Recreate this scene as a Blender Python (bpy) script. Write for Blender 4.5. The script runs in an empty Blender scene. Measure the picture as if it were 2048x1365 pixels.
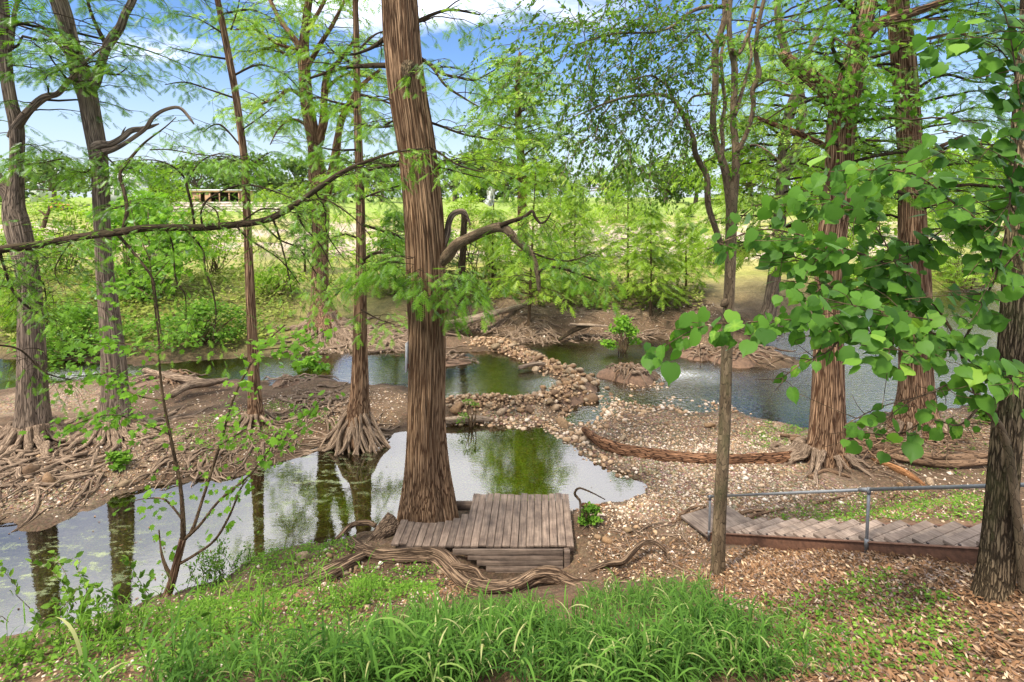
import bpy, math, random
import numpy as np
from mathutils import Vector, Matrix

# ------------------------------------------------------------------ camera, world, sun, exposure
sc = bpy.context.scene
C = sc.collection
F = 1100.0; PITCH = math.radians(4.0); HOR = 400.0; CY = HOR + F*math.tan(PITCH); CAMZ = 6.5
cam = bpy.data.cameras.new('camera'); camo = bpy.data.objects.new('camera', cam); C.objects.link(camo)
camo.location = (0, 0, CAMZ); camo.rotation_euler = (math.radians(90)-PITCH, 0, 0)
cam.sensor_width = 36; cam.lens = 36*F/2048; cam.shift_y = (CY-682.5)/2048; cam.clip_end = 6000; cam.clip_start = 0.05
sc.camera = camo
SUN_DIR = Vector((-0.45, -0.42, 1.0)).normalized()       # towards the sun
w = bpy.data.worlds.new('World'); sc.world = w; w.use_nodes = True
nt = w.node_tree; N = nt.nodes; L = nt.links; N.clear()
def nn(nodes, t, **kw):
    n = nodes.new(t)
    for k, v in kw.items(): setattr(n, k, v)
    return n
wo = nn(N, 'ShaderNodeOutputWorld'); bg = nn(N, 'ShaderNodeBackground'); bg.inputs['Strength'].default_value = 0.076
sky = nn(N, 'ShaderNodeTexSky', sky_type='NISHITA', sun_disc=False, sun_elevation=math.asin(SUN_DIR.z),
         sun_rotation=math.atan2(SUN_DIR.x, SUN_DIR.y), air_density=1.0, dust_density=0.15, ozone_density=2.0)
tc = nn(N, 'ShaderNodeTexCoord'); sep = nn(N, 'ShaderNodeSeparateXYZ'); L.new(tc.outputs['Generated'], sep.inputs[0])
def wm(op, a, b=None, c=None, clamp=False):
    n = nn(N, 'ShaderNodeMath', operation=op, use_clamp=clamp)
    for i, x in enumerate((a, b, c)):
        if x is None: continue
        if isinstance(x, (int, float)): n.inputs[i].default_value = x
        else: L.new(x, n.inputs[i])
    return n.outputs[0]
zz = wm('ADD', wm('MAXIMUM', sep.outputs[2], 0.0), 0.10)
comb = nn(N, 'ShaderNodeCombineXYZ'); L.new(wm('ADD', wm('DIVIDE', sep.outputs[0], zz), 0.75), comb.inputs[0]); L.new(wm('DIVIDE', sep.outputs[1], zz), comb.inputs[1])
comb.inputs[2].default_value = 8.1
cn = nn(N, 'ShaderNodeTexNoise'); cn.inputs['Scale'].default_value = 0.62; cn.inputs['Detail'].default_value = 8; cn.inputs['Roughness'].default_value = 0.58
L.new(comb.outputs[0], cn.inputs['Vector'])
# the sky clears towards the horizon: cloud cover grows with elevation
cov = wm('MULTIPLY_ADD', sep.outputs[2], 1.4, -0.495)
cl = wm('MULTIPLY', wm('SUBTRACT', wm('ADD', cn.outputs['Fac'], wm('MINIMUM', cov, 0.32)), 0.458), 5.0, clamp=True)
hz = wm('SUBTRACT', 1.0, wm('MULTIPLY', wm('MAXIMUM', sep.outputs[2], 0.0), 4.2, clamp=True))
hmix = nn(N, 'ShaderNodeMix', data_type='RGBA'); L.new(wm('MULTIPLY', hz, 0.92), hmix.inputs['Factor']); hmix.inputs['B'].default_value = (4.6, 5.2, 5.8, 1)
mixc = nn(N, 'ShaderNodeMix', data_type='RGBA'); L.new(cl, mixc.inputs['Factor'])
hs = nn(N, 'ShaderNodeHueSaturation'); hs.inputs['Saturation'].default_value = 1.08; hs.inputs['Value'].default_value = 1.0
wb = nn(N, 'ShaderNodeMix', data_type='RGBA', blend_type='MULTIPLY'); wb.inputs['Factor'].default_value = 1.0; wb.inputs['B'].default_value = (0.86, 0.96, 1.12, 1)
L.new(sky.outputs[0], hs.inputs['Color']); L.new(hs.outputs[0], wb.inputs['A']); L.new(wb.outputs['Result'], hmix.inputs['A']); L.new(hmix.outputs['Result'], mixc.inputs['A']); mixc.inputs['B'].default_value = (15.0, 15.2, 16.6, 1)
L.new(mixc.outputs['Result'], bg.inputs['Color']); L.new(bg.outputs[0], wo.inputs['Surface'])
sl = bpy.data.lights.new('sun', 'SUN'); sl.energy = 3.0; sl.angle = math.radians(6); sl.color = (1.0, 0.92, 0.79)
so = bpy.data.objects.new('sun', sl); C.objects.link(so); so.rotation_euler = (-SUN_DIR).to_track_quat('-Z', 'Y').to_euler()
so.location = (0, 0, 60)
vs = sc.view_settings; vs.view_transform = 'Standard'; vs.look = 'None'; vs.gamma = 1.0; vs.exposure = 1.26
try: vs.use_curve_mapping = False
except Exception: pass
sc.cycles.max_bounces = 8; sc.cycles.transparent_max_bounces = 12

# ------------------------------------------------------------------ pixel helpers (2048 x 1365 photo pixels)
cp, sp = math.cos(PITCH), math.sin(PITCH)
def ray(u, v):
    a = (u-1024)/F; b = (CY-v)/F
    return np.array([a, cp + sp*b, -sp + cp*b])
def atd(u, v, Y):
    d = ray(u, v); return np.array([0, 0, CAMZ]) + d*(Y/d[1])
def atz(u, v, z):
    d = ray(u, v); t = (z-CAMZ)/d[2]; return np.array([0, 0, CAMZ]) + d*t
def ucos(u): return 1/math.hypot(1, (u-1024)/F)      # a round stem looks wider away from the axis
def pxm(Y): return Y/F           # metres per photo pixel at depth Y

# ------------------------------------------------------------------ numpy noise
def hash2(ix, iy, s):
    h = (ix.astype(np.int64)*374761393 + iy.astype(np.int64)*668265263 + s*1442695041) & 0xffffffff
    h = ((h ^ (h >> 13))*1274126177) & 0xffffffff
    return ((h ^ (h >> 16)) & 0xffff)/65535.0
def vnoise(x, y, s=0):
    ix = np.floor(x); iy = np.floor(y); fx = x-ix; fy = y-iy
    fx = fx*fx*(3-2*fx); fy = fy*fy*(3-2*fy)
    a = hash2(ix, iy, s); b = hash2(ix+1, iy, s); c = hash2(ix, iy+1, s); d = hash2(ix+1, iy+1, s)
    return (a*(1-fx)+b*fx)*(1-fy) + (c*(1-fx)+d*fx)*fy
def fbm(x, y, s=0, o=4):
    r = 0; a = 0.5
    for i in range(o):
        r = r + a*vnoise(x*2**i, y*2**i, s+i*17); a *= 0.5
    return r/(1-0.5**o)
def sstep(a, b, x):
    t = np.clip((x-a)/(b-a), 0, 1); return t*t*(3-2*t)

# ------------------------------------------------------------------ water outlines traced on the water plane, terrain height
WPX = [
 # near pool
 [(-420,1120),(-150,1065),(0,1047),(96,1047),(142,1018),(210,1002),(284,976),(366,962),(497,947),(533,930),(622,894),(665,893),(720,888),(770,880),(800,862),
  (895,846),(1000,848),(1090,852),(1130,870),(1150,896),(1200,922),(1245,944),(1285,960),(1300,972),(1290,985),(1240,1003),(1190,1012),(1150,1016),
  (1000,1022),(900,1035),(790,1062),(720,1085),(650,1098),(560,1108),(500,1128),(430,1175),(330,1200),(280,1220),(150,1250),(0,1300),(-200,1370),(-420,1400)],
 # left stream into the centre pool
 [(-500,722),(-100,722),(0,718),(110,716),(200,728),(300,728),(370,724),(476,716),(560,714),(625,705),(700,702),(800,702),(895,706),(940,704),(985,700),(1015,705),(1060,722),(1105,745),(1128,768),
  (1105,792),(1050,805),(960,800),(900,806),(850,800),(805,772),(735,772),(696,766),(650,758),(600,766),(564,778),(520,762),(421,760),(366,756),(290,752),(220,752),(150,764),(60,772),(0,782),(-200,788),(-500,795)],
 # upstream pool behind the weir, shallow riffle and right hand river
 [(900,664),(925,658),(966,659),(1000,670),(1040,684),(1076,685),(1124,679),(1237,676),(1300,672),(1360,684),(1420,700),(1480,690),(1560,668),(1620,640),(1680,610),(1690,588),(1760,583),(1860,585),(1950,575),(2100,560),(2500,560),
  (2500,800),(2200,806),(2048,808),(1990,815),(1900,816),(1790,826),(1740,842),(1690,856),(1620,862),(1560,846),(1500,834),(1450,814),(1400,826),(1345,806),(1300,822),(1250,806),(1215,834),(1185,846),(1140,862),(1110,845),(1140,815),(1172,790),(1178,768),(1150,745),(1105,722),(1060,700),(1010,682),(960,680),(920,676)],
]
WPOLY = [np.array([atz(u, v, 0)[:2] for u, v in p]) for p in WPX]
ISLES = [(atz(1262,752,0)[:2], 0.95), (atz(1475,712,0)[:2], 1.3), (atz(1405,706,0)[:2], 1.0), (atz(1540,720,0)[:2], 1.1)]
def sdf_poly(P, x, y):
    d = np.full(x.shape, 1e9); ins = np.zeros(x.shape, bool)
    n = len(P)
    for i in range(n):
        ax, ay = P[i]; bx, by = P[(i+1) % n]
        ex, ey = bx-ax, by-ay
        t = np.clip(((x-ax)*ex+(y-ay)*ey)/(ex*ex+ey*ey+1e-12), 0, 1)
        d = np.minimum(d, (x-ax-t*ex)**2+(y-ay-t*ey)**2)
        c = ((ay > y) != (by > y)) & (x < (bx-ax)*(y-ay)/((by-ay) if by != ay else 1e-9)+ax)
        ins ^= c
    d = np.sqrt(d); return np.where(ins, -d, d)
GX0, GX1, GY0, GY1, GS = -56.0, 92.0, 3.0, 75.0, 0.2
def _build_grid():
    gx = np.arange(GX0, GX1+GS, GS); gy = np.arange(GY0, GY1+GS, GS); X, Y = np.meshgrid(gx, gy); xs = X.ravel(); ys = Y.ravel()
    r = np.full(xs.shape, 1e9)
    for P in WPOLY: r = np.minimum(r, sdf_poly(P, xs, ys))
    for c, rad in ISLES: r = np.maximum(r, rad-np.hypot(xs-c[0], (ys-c[1])*1.0))
    return r.reshape(X.shape)
SDG = None
def water_sd(x, y):
    global SDG
    if SDG is None: SDG = _build_grid()
    ny, nx = SDG.shape
    fx_ = np.clip((x-GX0)/GS, 0, nx-1.001); fy_ = np.clip((y-GY0)/GS, 0, ny-1.001); ix = fx_.astype(int); iy = fy_.astype(int); fx_ = fx_-ix; fy_ = fy_-iy
    s = (SDG[iy, ix]*(1-fx_)+SDG[iy, ix+1]*fx_)*(1-fy_)+(SDG[iy+1, ix]*(1-fx_)+SDG[iy+1, ix+1]*fx_)*fy_
    return np.where((y > 75) | (y < 3), 30.0, s)
def water_sd_exact(x, y):
    far = (y > 75) | (y < 3)
    s = np.full(x.shape, 30.0)
    m = ~far
    xs, ys = x[m], y[m]
    r = np.full(xs.shape, 1e9)
    for P in WPOLY: r = np.minimum(r, sdf_poly(P, xs, ys))
    for c, rad in ISLES: r = np.maximum(r, rad-np.hypot(xs-c[0], (ys-c[1])*1.0))
    s[m] = r; return s
ST0 = atz(1422, 1073, 0.38); ST1 = atz(1737, 1094, 1.86); STD = ST1-ST0; STH = STD[:2]/np.linalg.norm(STD[:2]); STL = np.linalg.norm(STD[:2]); STS = STD[2]/STL
def height(x, y, fine=True):
    x = np.asarray(x, float); y = np.asarray(y, float); sh = x.shape
    x = x.ravel(); y = y.ravel()
    sd = water_sd(x, y) + (fbm(x*1.3, y*1.3, 5, 4)-0.5)*(0.4+0.9*np.exp(-((x-4.2)/4)**2-((y-15.5)/2.5)**2))*sstep(60, 30, y)
    Ys = np.interp(x, [-12,-6,-2.5,0,3,4.7,9,15], [6.9,7.7,8.6,8.35,8.8,10.0,11,11.5])
    dd = np.maximum(0, Ys-y)
    T = 0.28 + 3.3*(1-np.exp(-dd/5.0))*sstep(0, 0.8, dd)
    T = T + np.interp(y, [23,26,31,40,60,100,150,250,600,3000], [0,0.35,1.15,1.4,1.6,3.0,4.9,6.4,8.7,12])
    T = T - 0.30*np.exp(-((x-0.15)/0.95)**4-((y-9.0)/0.5)**2)
    T = T + 0.10*np.exp(-((x+3.1)/0.7)**2-((y-10.0)/0.6)**2)
    T = T*(1-0.72*np.exp(-((x-4.6)/3.6)**4-((y-15.6)/1.9)**4))
    # the slope is built up along the staircase
    hx, hy = STH; al = (x-ST0[0])*hx+(y-ST0[1])*hy; ac = (x-ST0[0])*(-hy)+(y-ST0[1])*hx
    zl = ST0[2]+np.clip(al, -0.5, 2.1*STL)*STS-np.where(ac < 0.02, 0.135+0.06*np.exp(-((al-1.4)/0.6)**2), 0.20)
    wl = np.exp(-(np.maximum(0, np.abs(ac-0.4)-0.75)/0.55)**2)*sstep(-0.4, 0.4, al)*sstep(2.3*STL, 2.05*STL, al)
    T = T*(1-wl)+zl*wl
    T = T + (fbm(x*0.35, y*0.35, 9, 4)-0.5)*np.interp(y, [0,8,12,30,80,200], [0.35,0.3,0.25,0.7,0.9,1.6])
    if fine: T = T + (fbm(x*2.2, y*2.2, 31, 3)-0.5)*0.09
    wdt = np.interp(y, [8,16,22,30], [0.7,0.9,1.4,1.9])
    land = sstep(-0.05, 1, sd/wdt)*np.maximum(T, 0.02) + 0.02
    bed = -0.42*sstep(0, 1.4, -sd) - 0.25*sstep(1.0, 4, -sd) + (fbm(x*1.7, y*1.7, 77, 4)-0.5)*0.13
    z = np.where(sd > 0, land, np.minimum(bed, 0.03))
    # riffle: shallow gravel apron between the weir and the bar
    rif = np.exp(-((x-atz(1290,800,0)[0])/4.2)**2-((y-atz(1290,800,0)[1])/2.0)**2)
    z = np.where(sd < 0, z*(1-0.88*rif) - 0.02*rif + (fbm(x*1.1, y*1.6, 91, 4)-0.5)*0.22*rif, z)
    up_ = sstep(17.5, 20, y)*sstep(-3, 0, x); z = np.where(sd < 0, z*(1-0.5*up_), z)
    return z.reshape(sh)
def gz(x, y): return float(height(np.array([x]), np.array([y]))[0])
def hit(u, v, n=4):
    """point on the terrain seen at a photo pixel"""
    d = ray(u, v); ts = np.concatenate([np.arange(2.5, 40, 0.06), np.arange(40, 400, 0.6)])/d[1]
    X = d[0]*ts; Y = d[1]*ts; Z = CAMZ+d[2]*ts
    below = np.nonzero(Z <= height(X, Y))[0]
    i = below[0] if len(below) else len(ts)-1
    return np.array([X[i], Y[i], height(X[i:i+1], Y[i:i+1])[0]])

# ------------------------------------------------------------------ materials
def mat(name):
    m = bpy.data.materials.new(name); m.use_nodes = True; nt = m.node_tree; nt.nodes.clear()
    o = nt.nodes.new('ShaderNodeOutputMaterial'); return m, nt.nodes, nt.links, o
def noise(Nn, Ll, vec, scale, detail=5, rough=0.6, dist=0):
    n = Nn.new('ShaderNodeTexNoise'); n.inputs['Scale'].default_value = scale; n.inputs['Detail'].default_value = detail
    n.inputs['Roughness'].default_value = rough; n.inputs['Distortion'].default_value = dist
    if vec is not None: Ll.new(vec, n.inputs['Vector'])
    return n.outputs['Fac']
def ramp(Nn, Ll, fac, stops):
    r = Nn.new('ShaderNodeValToRGB'); el = r.color_ramp.elements
    while len(el) > 1: el.remove(el[-1])
    el[0].position = stops[0][0]; el[0].color = (*stops[0][1], 1)
    for p, c in stops[1:]:
        e = el.new(p); e.color = (*c, 1)
    Ll.new(fac, r.inputs['Fac']); return r.outputs['Color']
def mixrgb(Nn, Ll, fac, a, b, blend='MIX'):
    m = Nn.new('ShaderNodeMix'); m.data_type = 'RGBA'; m.blend_type = blend
    for s, x in (('Factor', fac), ('A', a), ('B', b)):
        if isinstance(x, (int, float)): m.inputs[s].default_value = x
        elif isinstance(x, tuple): m.inputs[s].default_value = (*x, 1)
        else: Ll.new(x, m.inputs[s])
    return m.outputs['Result']
def attr(Nn, name):
    a = Nn.new('ShaderNodeAttribute'); a.attribute_name = name; return a
def bump(Nn, Ll, h, strength, dist, normal=None):
    b = Nn.new('ShaderNodeBump'); b.inputs['Strength'].default_value = strength; b.inputs['Distance'].default_value = dist
    Ll.new(h, b.inputs['Height'])
    if normal is not None: Ll.new(normal, b.inputs['Normal'])
    return b.outputs['Normal']
def vscale(Nn, Ll, vec, s):
    v = Nn.new('ShaderNodeMapping'); v.inputs['Scale'].default_value = s; Ll.new(vec, v.inputs['Vector']); return v.outputs[0]

def bark_mat(name, dark, mid, light, kx=20, kz=1.3, strength=1.0, dist=0.03, moss=None, furrow=0.16):
    """interlocking long plates parted by dark furrows, with fine fibre along the stem"""
    m, n, l, o = mat(name); a = attr(n, 'bark')
    w0 = n.new('ShaderNodeTexNoise'); w0.inputs['Scale'].default_value = 1.0; w0.inputs['Detail'].default_value = 3; l.new(vscale(n, l, a.outputs['Vector'], (kx*0.5, kx*0.5, kz*1.6)), w0.inputs['Vector'])
    wa = n.new('ShaderNodeVectorMath'); wa.operation = 'MULTIPLY_ADD'; l.new(w0.outputs['Color'], wa.inputs[0]); wa.inputs[1].default_value = (1.5, 1.5, 0.5); l.new(vscale(n, l, a.outputs['Vector'], (kx, kx, kz)), wa.inputs[2])
    v = n.new('ShaderNodeTexVoronoi'); v.feature = 'DISTANCE_TO_EDGE'; v.inputs['Scale'].default_value = 1.0; l.new(wa.outputs[0], v.inputs['Vector'])
    vc = n.new('ShaderNodeTexVoronoi'); vc.inputs['Scale'].default_value = 1.0; l.new(wa.outputs[0], vc.inputs['Vector'])
    f2 = noise(n, l, vscale(n, l, a.outputs['Vector'], (kx*5, kx*5, kz*5)), 1, 5, 0.7, 0.3); f3 = noise(n, l, vscale(n, l, a.outputs['Vector'], (3.0, 3.0, 1.0)), 1, 5, 0.65)
    base = ramp(n, l, f2, [(0.30, mid), (0.66, light)])
    sepc = n.new('ShaderNodeSeparateColor'); l.new(vc.outputs['Color'], sepc.inputs[0])
    base = mixrgb(n, l, 1.0, base, ramp(n, l, sepc.outputs[0], [(0.0, (0.62,0.58,0.55)), (1.0, (1.22,1.18,1.12))]), 'MULTIPLY')
    fr = ramp(n, l, v.outputs['Distance'], [(furrow*0.25, (0,0,0)), (furrow, (1,1,1))])
    col = mixrgb(n, l, fr, dark, base)
    col = mixrgb(n, l, 1.0, col, ramp(n, l, f3, [(0.34, (0.62,0.56,0.52)), (0.66, (1.25,1.16,1.06))]), 'MULTIPLY')
    if moss:
        fm = noise(n, l, vscale(n, l, a.outputs['Vector'], (4, 4, 1.5)), 1, 5)
        col = mixrgb(n, l, ramp(n, l, fm, [(0.5, (0,0,0)), (0.7, (0.7,0.7,0.7))]), col, moss)
    b = n.new('ShaderNodeBsdfPrincipled'); l.new(col, b.inputs['Base Color']); b.inputs['Roughness'].default_value = 0.95; b.inputs['Specular IOR Level'].default_value = 0.12
    nb = bump(n, l, f2, strength*0.6, dist*0.35, bump(n, l, fr, strength, dist))
    l.new(nb, b.inputs['Normal']); l.new(b.outputs[0], o.inputs[0]); return m
def leaf_mat(name, c0, c1, trans=0.45, c2=None, spec=0.25):
    m, n, l, o = mat(name); a = attr(n, 'tint')
    st = [(0.0, c0), (0.75, c1)] + ([(1.0, c2)] if c2 else [])
    col = ramp(n, l, a.outputs['Fac'], st)
    d = n.new('ShaderNodeBsdfDiffuse'); t = n.new('ShaderNodeBsdfTranslucent'); l.new(col, d.inputs[0])
    tcol = mixrgb(n, l, 1.0, col, (1.05, 1.15, 0.55), 'MULTIPLY'); l.new(tcol, t.inputs[0])
    mx = n.new('ShaderNodeMixShader'); mx.inputs[0].default_value = trans; l.new(d.outputs[0], mx.inputs[1]); l.new(t.outputs[0], mx.inputs[2])
    g = n.new('ShaderNodeBsdfGlossy'); g.inputs['Roughness'].default_value = 0.45; g.inputs['Color'].default_value = (0.9, 0.95, 1, 1)
    fr = n.new('ShaderNodeFresnel'); fr.inputs[0].default_value = 1.35
    m2 = n.new('ShaderNodeMixShader'); sc_ = n.new('ShaderNodeMath'); sc_.operation = 'MULTIPLY'; sc_.inputs[1].default_value = spec*2; l.new(fr.outputs[0], sc_.inputs[0])
    l.new(sc_.outputs[0], m2.inputs[0]); l.new(mx.outputs[0], m2.inputs[1]); l.new(g.outputs[0], m2.inputs[2]); l.new(m2.outputs[0], o.inputs[0]); return m
def solid_mat(name, c, rough=0.7, metal=0, var=0.25, scale=8, bmp=0.15, obj=True):
    m, n, l, o = mat(name); t = n.new('ShaderNodeTexCoord'); f = noise(n, l, t.outputs['Object'], scale, 6, 0.65)
    col = ramp(n, l, f, [(0.3, tuple(x*(1-var) for x in c)), (0.7, tuple(min(1, x*(1+var)) for x in c))])
    b = n.new('ShaderNodeBsdfPrincipled'); l.new(col, b.inputs['Base Color']); b.inputs['Roughness'].default_value = rough; b.inputs['Metallic'].default_value = metal
    l.new(bump(n, l, f, bmp, 0.02), b.inputs['Normal']); l.new(b.outputs[0], o.inputs[0]); return m
def wood_mat(name, dark, light, axis):
    m, n, l, o = mat(name); t = n.new('ShaderNodeTexCoord'); oi = n.new('ShaderNodeObjectInfo')
    s = [34, 34, 34]; s[axis] = 2.0
    off = n.new('ShaderNodeVectorMath'); off.operation = 'ADD'; cmb = n.new('ShaderNodeCombineXYZ')
    mu = n.new('ShaderNodeMath'); mu.operation = 'MULTIPLY'; mu.inputs[1].default_value = 37; l.new(oi.outputs['Random'], mu.inputs[0])
    for i in range(3): l.new(mu.outputs[0], cmb.inputs[i])
    l.new(t.outputs['Object'], off.inputs[0]); l.new(cmb.outputs[0], off.inputs[1])
    f = noise(n, l, vscale(n, l, off.outputs[0], tuple(s)), 1, 6, 0.65, 0.4); f2 = noise(n, l, off.outputs[0], 3.5, 5, 0.65)
    col = ramp(n, l, f, [(0.28, dark), (0.62, light), (0.8, tuple(min(1, c*1.3) for c in light))])
    col = mixrgb(n, l, 1.0, col, ramp(n, l, f2, [(0.33, (0.55,0.48,0.44)), (0.62, (1.15,1.1,1.05))]), 'MULTIPLY')
    col = mixrgb(n, l, 1.0, col, ramp(n, l, oi.outputs['Random'], [(0, (0.78,0.76,0.74)), (1, (1.15,1.12,1.1))]), 'MULTIPLY')
    b = n.new('ShaderNodeBsdfPrincipled'); l.new(col, b.inputs['Base Color']); b.inputs['Roughness'].default_value = 0.85
    l.new(bump(n, l, f, 0.6, 0.006), b.inputs['Normal']); l.new(b.outputs[0], o.inputs[0]); return m

M = {}
M['bark_main'] = bark_mat('cypress_bark_red', (0.085,0.048,0.027), (0.18,0.108,0.062), (0.37,0.27,0.18), 40, 0.75, 1.0, 0.025, furrow=0.15)
M['bark_grey'] = bark_mat('cypress_bark_grey', (0.085,0.068,0.054), (0.165,0.132,0.106), (0.30,0.255,0.212), 34, 0.9, 0.9, 0.016, furrow=0.12)
M['bark_right'] = bark_mat('cypress_bark_brown', (0.075,0.040,0.023), (0.185,0.112,0.068), (0.38,0.275,0.19), 34, 0.8, 1.0, 0.024, furrow=0.15)
M['bark_oak'] = bark_mat('furrowed_oak_bark', (0.045,0.034,0.021), (0.13,0.10,0.062), (0.28,0.23,0.155), 52, 5.0, 1.0, 0.02, moss=(0.11,0.11,0.04), furrow=0.2)
M['bark_elm'] = bark_mat('smooth_elm_bark', (0.045,0.036,0.023), (0.11,0.086,0.058), (0.19,0.155,0.108), 26, 6, 0.5, 0.01, moss=(0.075,0.078,0.034), furrow=0.05)
M['bark_dark'] = bark_mat('dark_twig_bark', (0.012,0.009,0.006), (0.035,0.026,0.017), (0.075,0.058,0.038), 30, 4, 0.6, 0.01, moss=(0.035,0.042,0.014), furrow=0.06)
M['bark_twig'] = bark_mat('brown_twig_bark', (0.03,0.021,0.013), (0.085,0.06,0.037), (0.16,0.12,0.078), 30, 4, 0.5, 0.01, furrow=0.06)
M['root'] = bark_mat('weathered_root', (0.10,0.072,0.052), (0.22,0.168,0.125), (0.42,0.35,0.28), 60, 2.2, 0.9, 0.01, furrow=0.12)
M['root_main'] = bark_mat('exposed_root', (0.05,0.034,0.024), (0.145,0.102,0.070), (0.30,0.235,0.175), 46, 1.6, 1.0, 0.02, furrow=0.16)
M['log_red'] = bark_mat('rotten_log', (0.03,0.015,0.009), (0.14,0.065,0.036), (0.30,0.185,0.115), 30, 3.0, 1.0, 0.02, furrow=0.11)
M['log_pale'] = bark_mat('bleached_log', (0.12,0.09,0.065), (0.30,0.245,0.19), (0.46,0.40,0.33), 30, 2.4, 0.6, 0.012, furrow=0.08)
M['stick'] = bark_mat('dry_stick', (0.045,0.028,0.018), (0.15,0.098,0.062), (0.28,0.205,0.145), 40, 3, 0.6, 0.01, furrow=0.08)
M['splint'] = bark_mat('split_orange_wood', (0.10,0.045,0.018), (0.21,0.105,0.048), (0.33,0.19,0.10), 50, 2, 0.6, 0.01, furrow=0.08)
M['cypress'] = leaf_mat('cypress_fronds', (0.06,0.14,0.014), (0.185,0.35,0.034), 0.52, (0.32,0.48,0.065), 0.03)
M['cypress_y'] = leaf_mat('cypress_fronds_yellow_green', (0.14,0.24,0.022), (0.30,0.44,0.05), 0.52, (0.46,0.56,0.10), 0.03)  # brighter, yellower frond colour for trees and bushes beyond the stream
M['elm'] = leaf_mat('small_elm_leaves', (0.045,0.095,0.014), (0.135,0.25,0.03), 0.5, (0.23,0.37,0.05), 0.05)
M['gum'] = leaf_mat('star_leaves', (0.065,0.15,0.014), (0.16,0.33,0.03), 0.5, (0.24,0.42,0.05), 0.08)
M['syc'] = leaf_mat('sycamore_leaves', (0.10,0.21,0.02), (0.21,0.40,0.035), 0.5, (0.32,0.50,0.06), 0.1)
M['heart'] = leaf_mat('heart_leaves', (0.04,0.105,0.016), (0.125,0.27,0.034), 0.56, (0.26,0.43,0.055), 0.10)
M['oakleaf'] = leaf_mat('live_oak_foliage', (0.06,0.10,0.03), (0.15,0.22,0.065), 0.35, (0.25,0.33,0.10), 0.03)
M['shrub'] = leaf_mat('shrub_foliage', (0.12,0.21,0.022), (0.26,0.40,0.04), 0.5, (0.42,0.50,0.08), 0.03)
M['grass'] = leaf_mat('broad_grass', (0.04,0.10,0.018), (0.135,0.27,0.042), 0.48, (0.40,0.41,0.17), 0.05)
M['herb'] = leaf_mat('low_herbs', (0.06,0.14,0.016), (0.16,0.30,0.035), 0.45, (0.27,0.40,0.07), 0.05)
M['meadow'] = leaf_mat('meadow_tufts', (0.12,0.16,0.03), (0.26,0.30,0.06), 0.35, (0.42,0.38,0.16), 0.05)
M['litter'] = leaf_mat('fallen_leaves', (0.07,0.036,0.018), (0.235,0.13,0.066), 0.1, (0.50,0.37,0.235), 0.06)
M['board'] = wood_mat('weathered_deck_board', (0.042,0.030,0.023), (0.19,0.146,0.114), 1)
M['skirt'] = wood_mat('weathered_skirt_board', (0.042,0.031,0.024), (0.175,0.135,0.106), 0)
M['tread'] = wood_mat('stair_tread_wood', (0.09,0.066,0.052), (0.24,0.195,0.16), 1)
M['rust'] = solid_mat('rusty_steel', (0.13,0.060,0.034), 0.85, 0.15, 0.4, 14, 0.3)
M['galv'] = solid_mat('galvanised_pipe', (0.20,0.205,0.21), 0.5, 0.4, 0.18, 20, 0.05)
M['bolt'] = solid_mat('bolt_steel', (0.06,0.045,0.04), 0.6, 0.5)
M['white'] = solid_mat('white_sheet', (0.78,0.78,0.78), 0.6, 0, 0.06)
M['sign_red'] = solid_mat('red_print', (0.45,0.05,0.06), 0.6)
M['orange'] = solid_mat('orange_paint', (0.50,0.16,0.035), 0.5, 0, 0.15)
M['black'] = solid_mat('black_rubber', (0.02,0.02,0.022), 0.8)
M['glassdark'] = solid_mat('dark_glass', (0.03,0.035,0.045), 0.1)
M['shedwood'] = solid_mat('shed_cladding', (0.36,0.21,0.11), 0.8, 0, 0.25, 3)
M['metalroof'] = solid_mat('pale_metal_roof', (0.68,0.66,0.63), 0.4, 0.2, 0.1)
M['housewall'] = solid_mat('white_house_wall', (0.72,0.72,0.70), 0.7, 0, 0.08)
M['palestone'] = solid_mat('pale_limestone', (0.52,0.44,0.36), 0.9, 0, 0.25, 2)
M['soil'] = solid_mat('wet_bank_soil', (0.12,0.07,0.042), 0.95, 0, 0.4, 9, 0.5)
M['shade_int'] = solid_mat('shade_dark_timber', (0.05,0.045,0.04), 0.9)  # shed's inner shade put into the back wall colour; also dark window frames

def rock_mat():
    m, n, l, o = mat('river_rock'); t = n.new('ShaderNodeTexCoord'); oi = n.new('ShaderNodeObjectInfo')
    c = ramp(n, l, oi.outputs['Random'], [(0, (0.10,0.058,0.028)), (0.3, (0.20,0.122,0.058)), (0.55, (0.17,0.125,0.072)), (0.9, (0.28,0.215,0.145)), (1, (0.15,0.09,0.045))])
    f = noise(n, l, t.outputs['Object'], 3.0, 6, 0.7)
    c = mixrgb(n, l, 1.0, c, ramp(n, l, f, [(0.3, (0.5,0.42,0.34)), (0.65, (1.25,1.2,1.15))]), 'MULTIPLY')
    b = n.new('ShaderNodeBsdfPrincipled'); l.new(c, b.inputs['Base Color']); b.inputs['Roughness'].default_value = 0.8
    l.new(bump(n, l, f, 0.4, 0.04), b.inputs['Normal']); l.new(b.outputs[0], o.inputs[0]); return m
M['rock'] = rock_mat()
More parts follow.
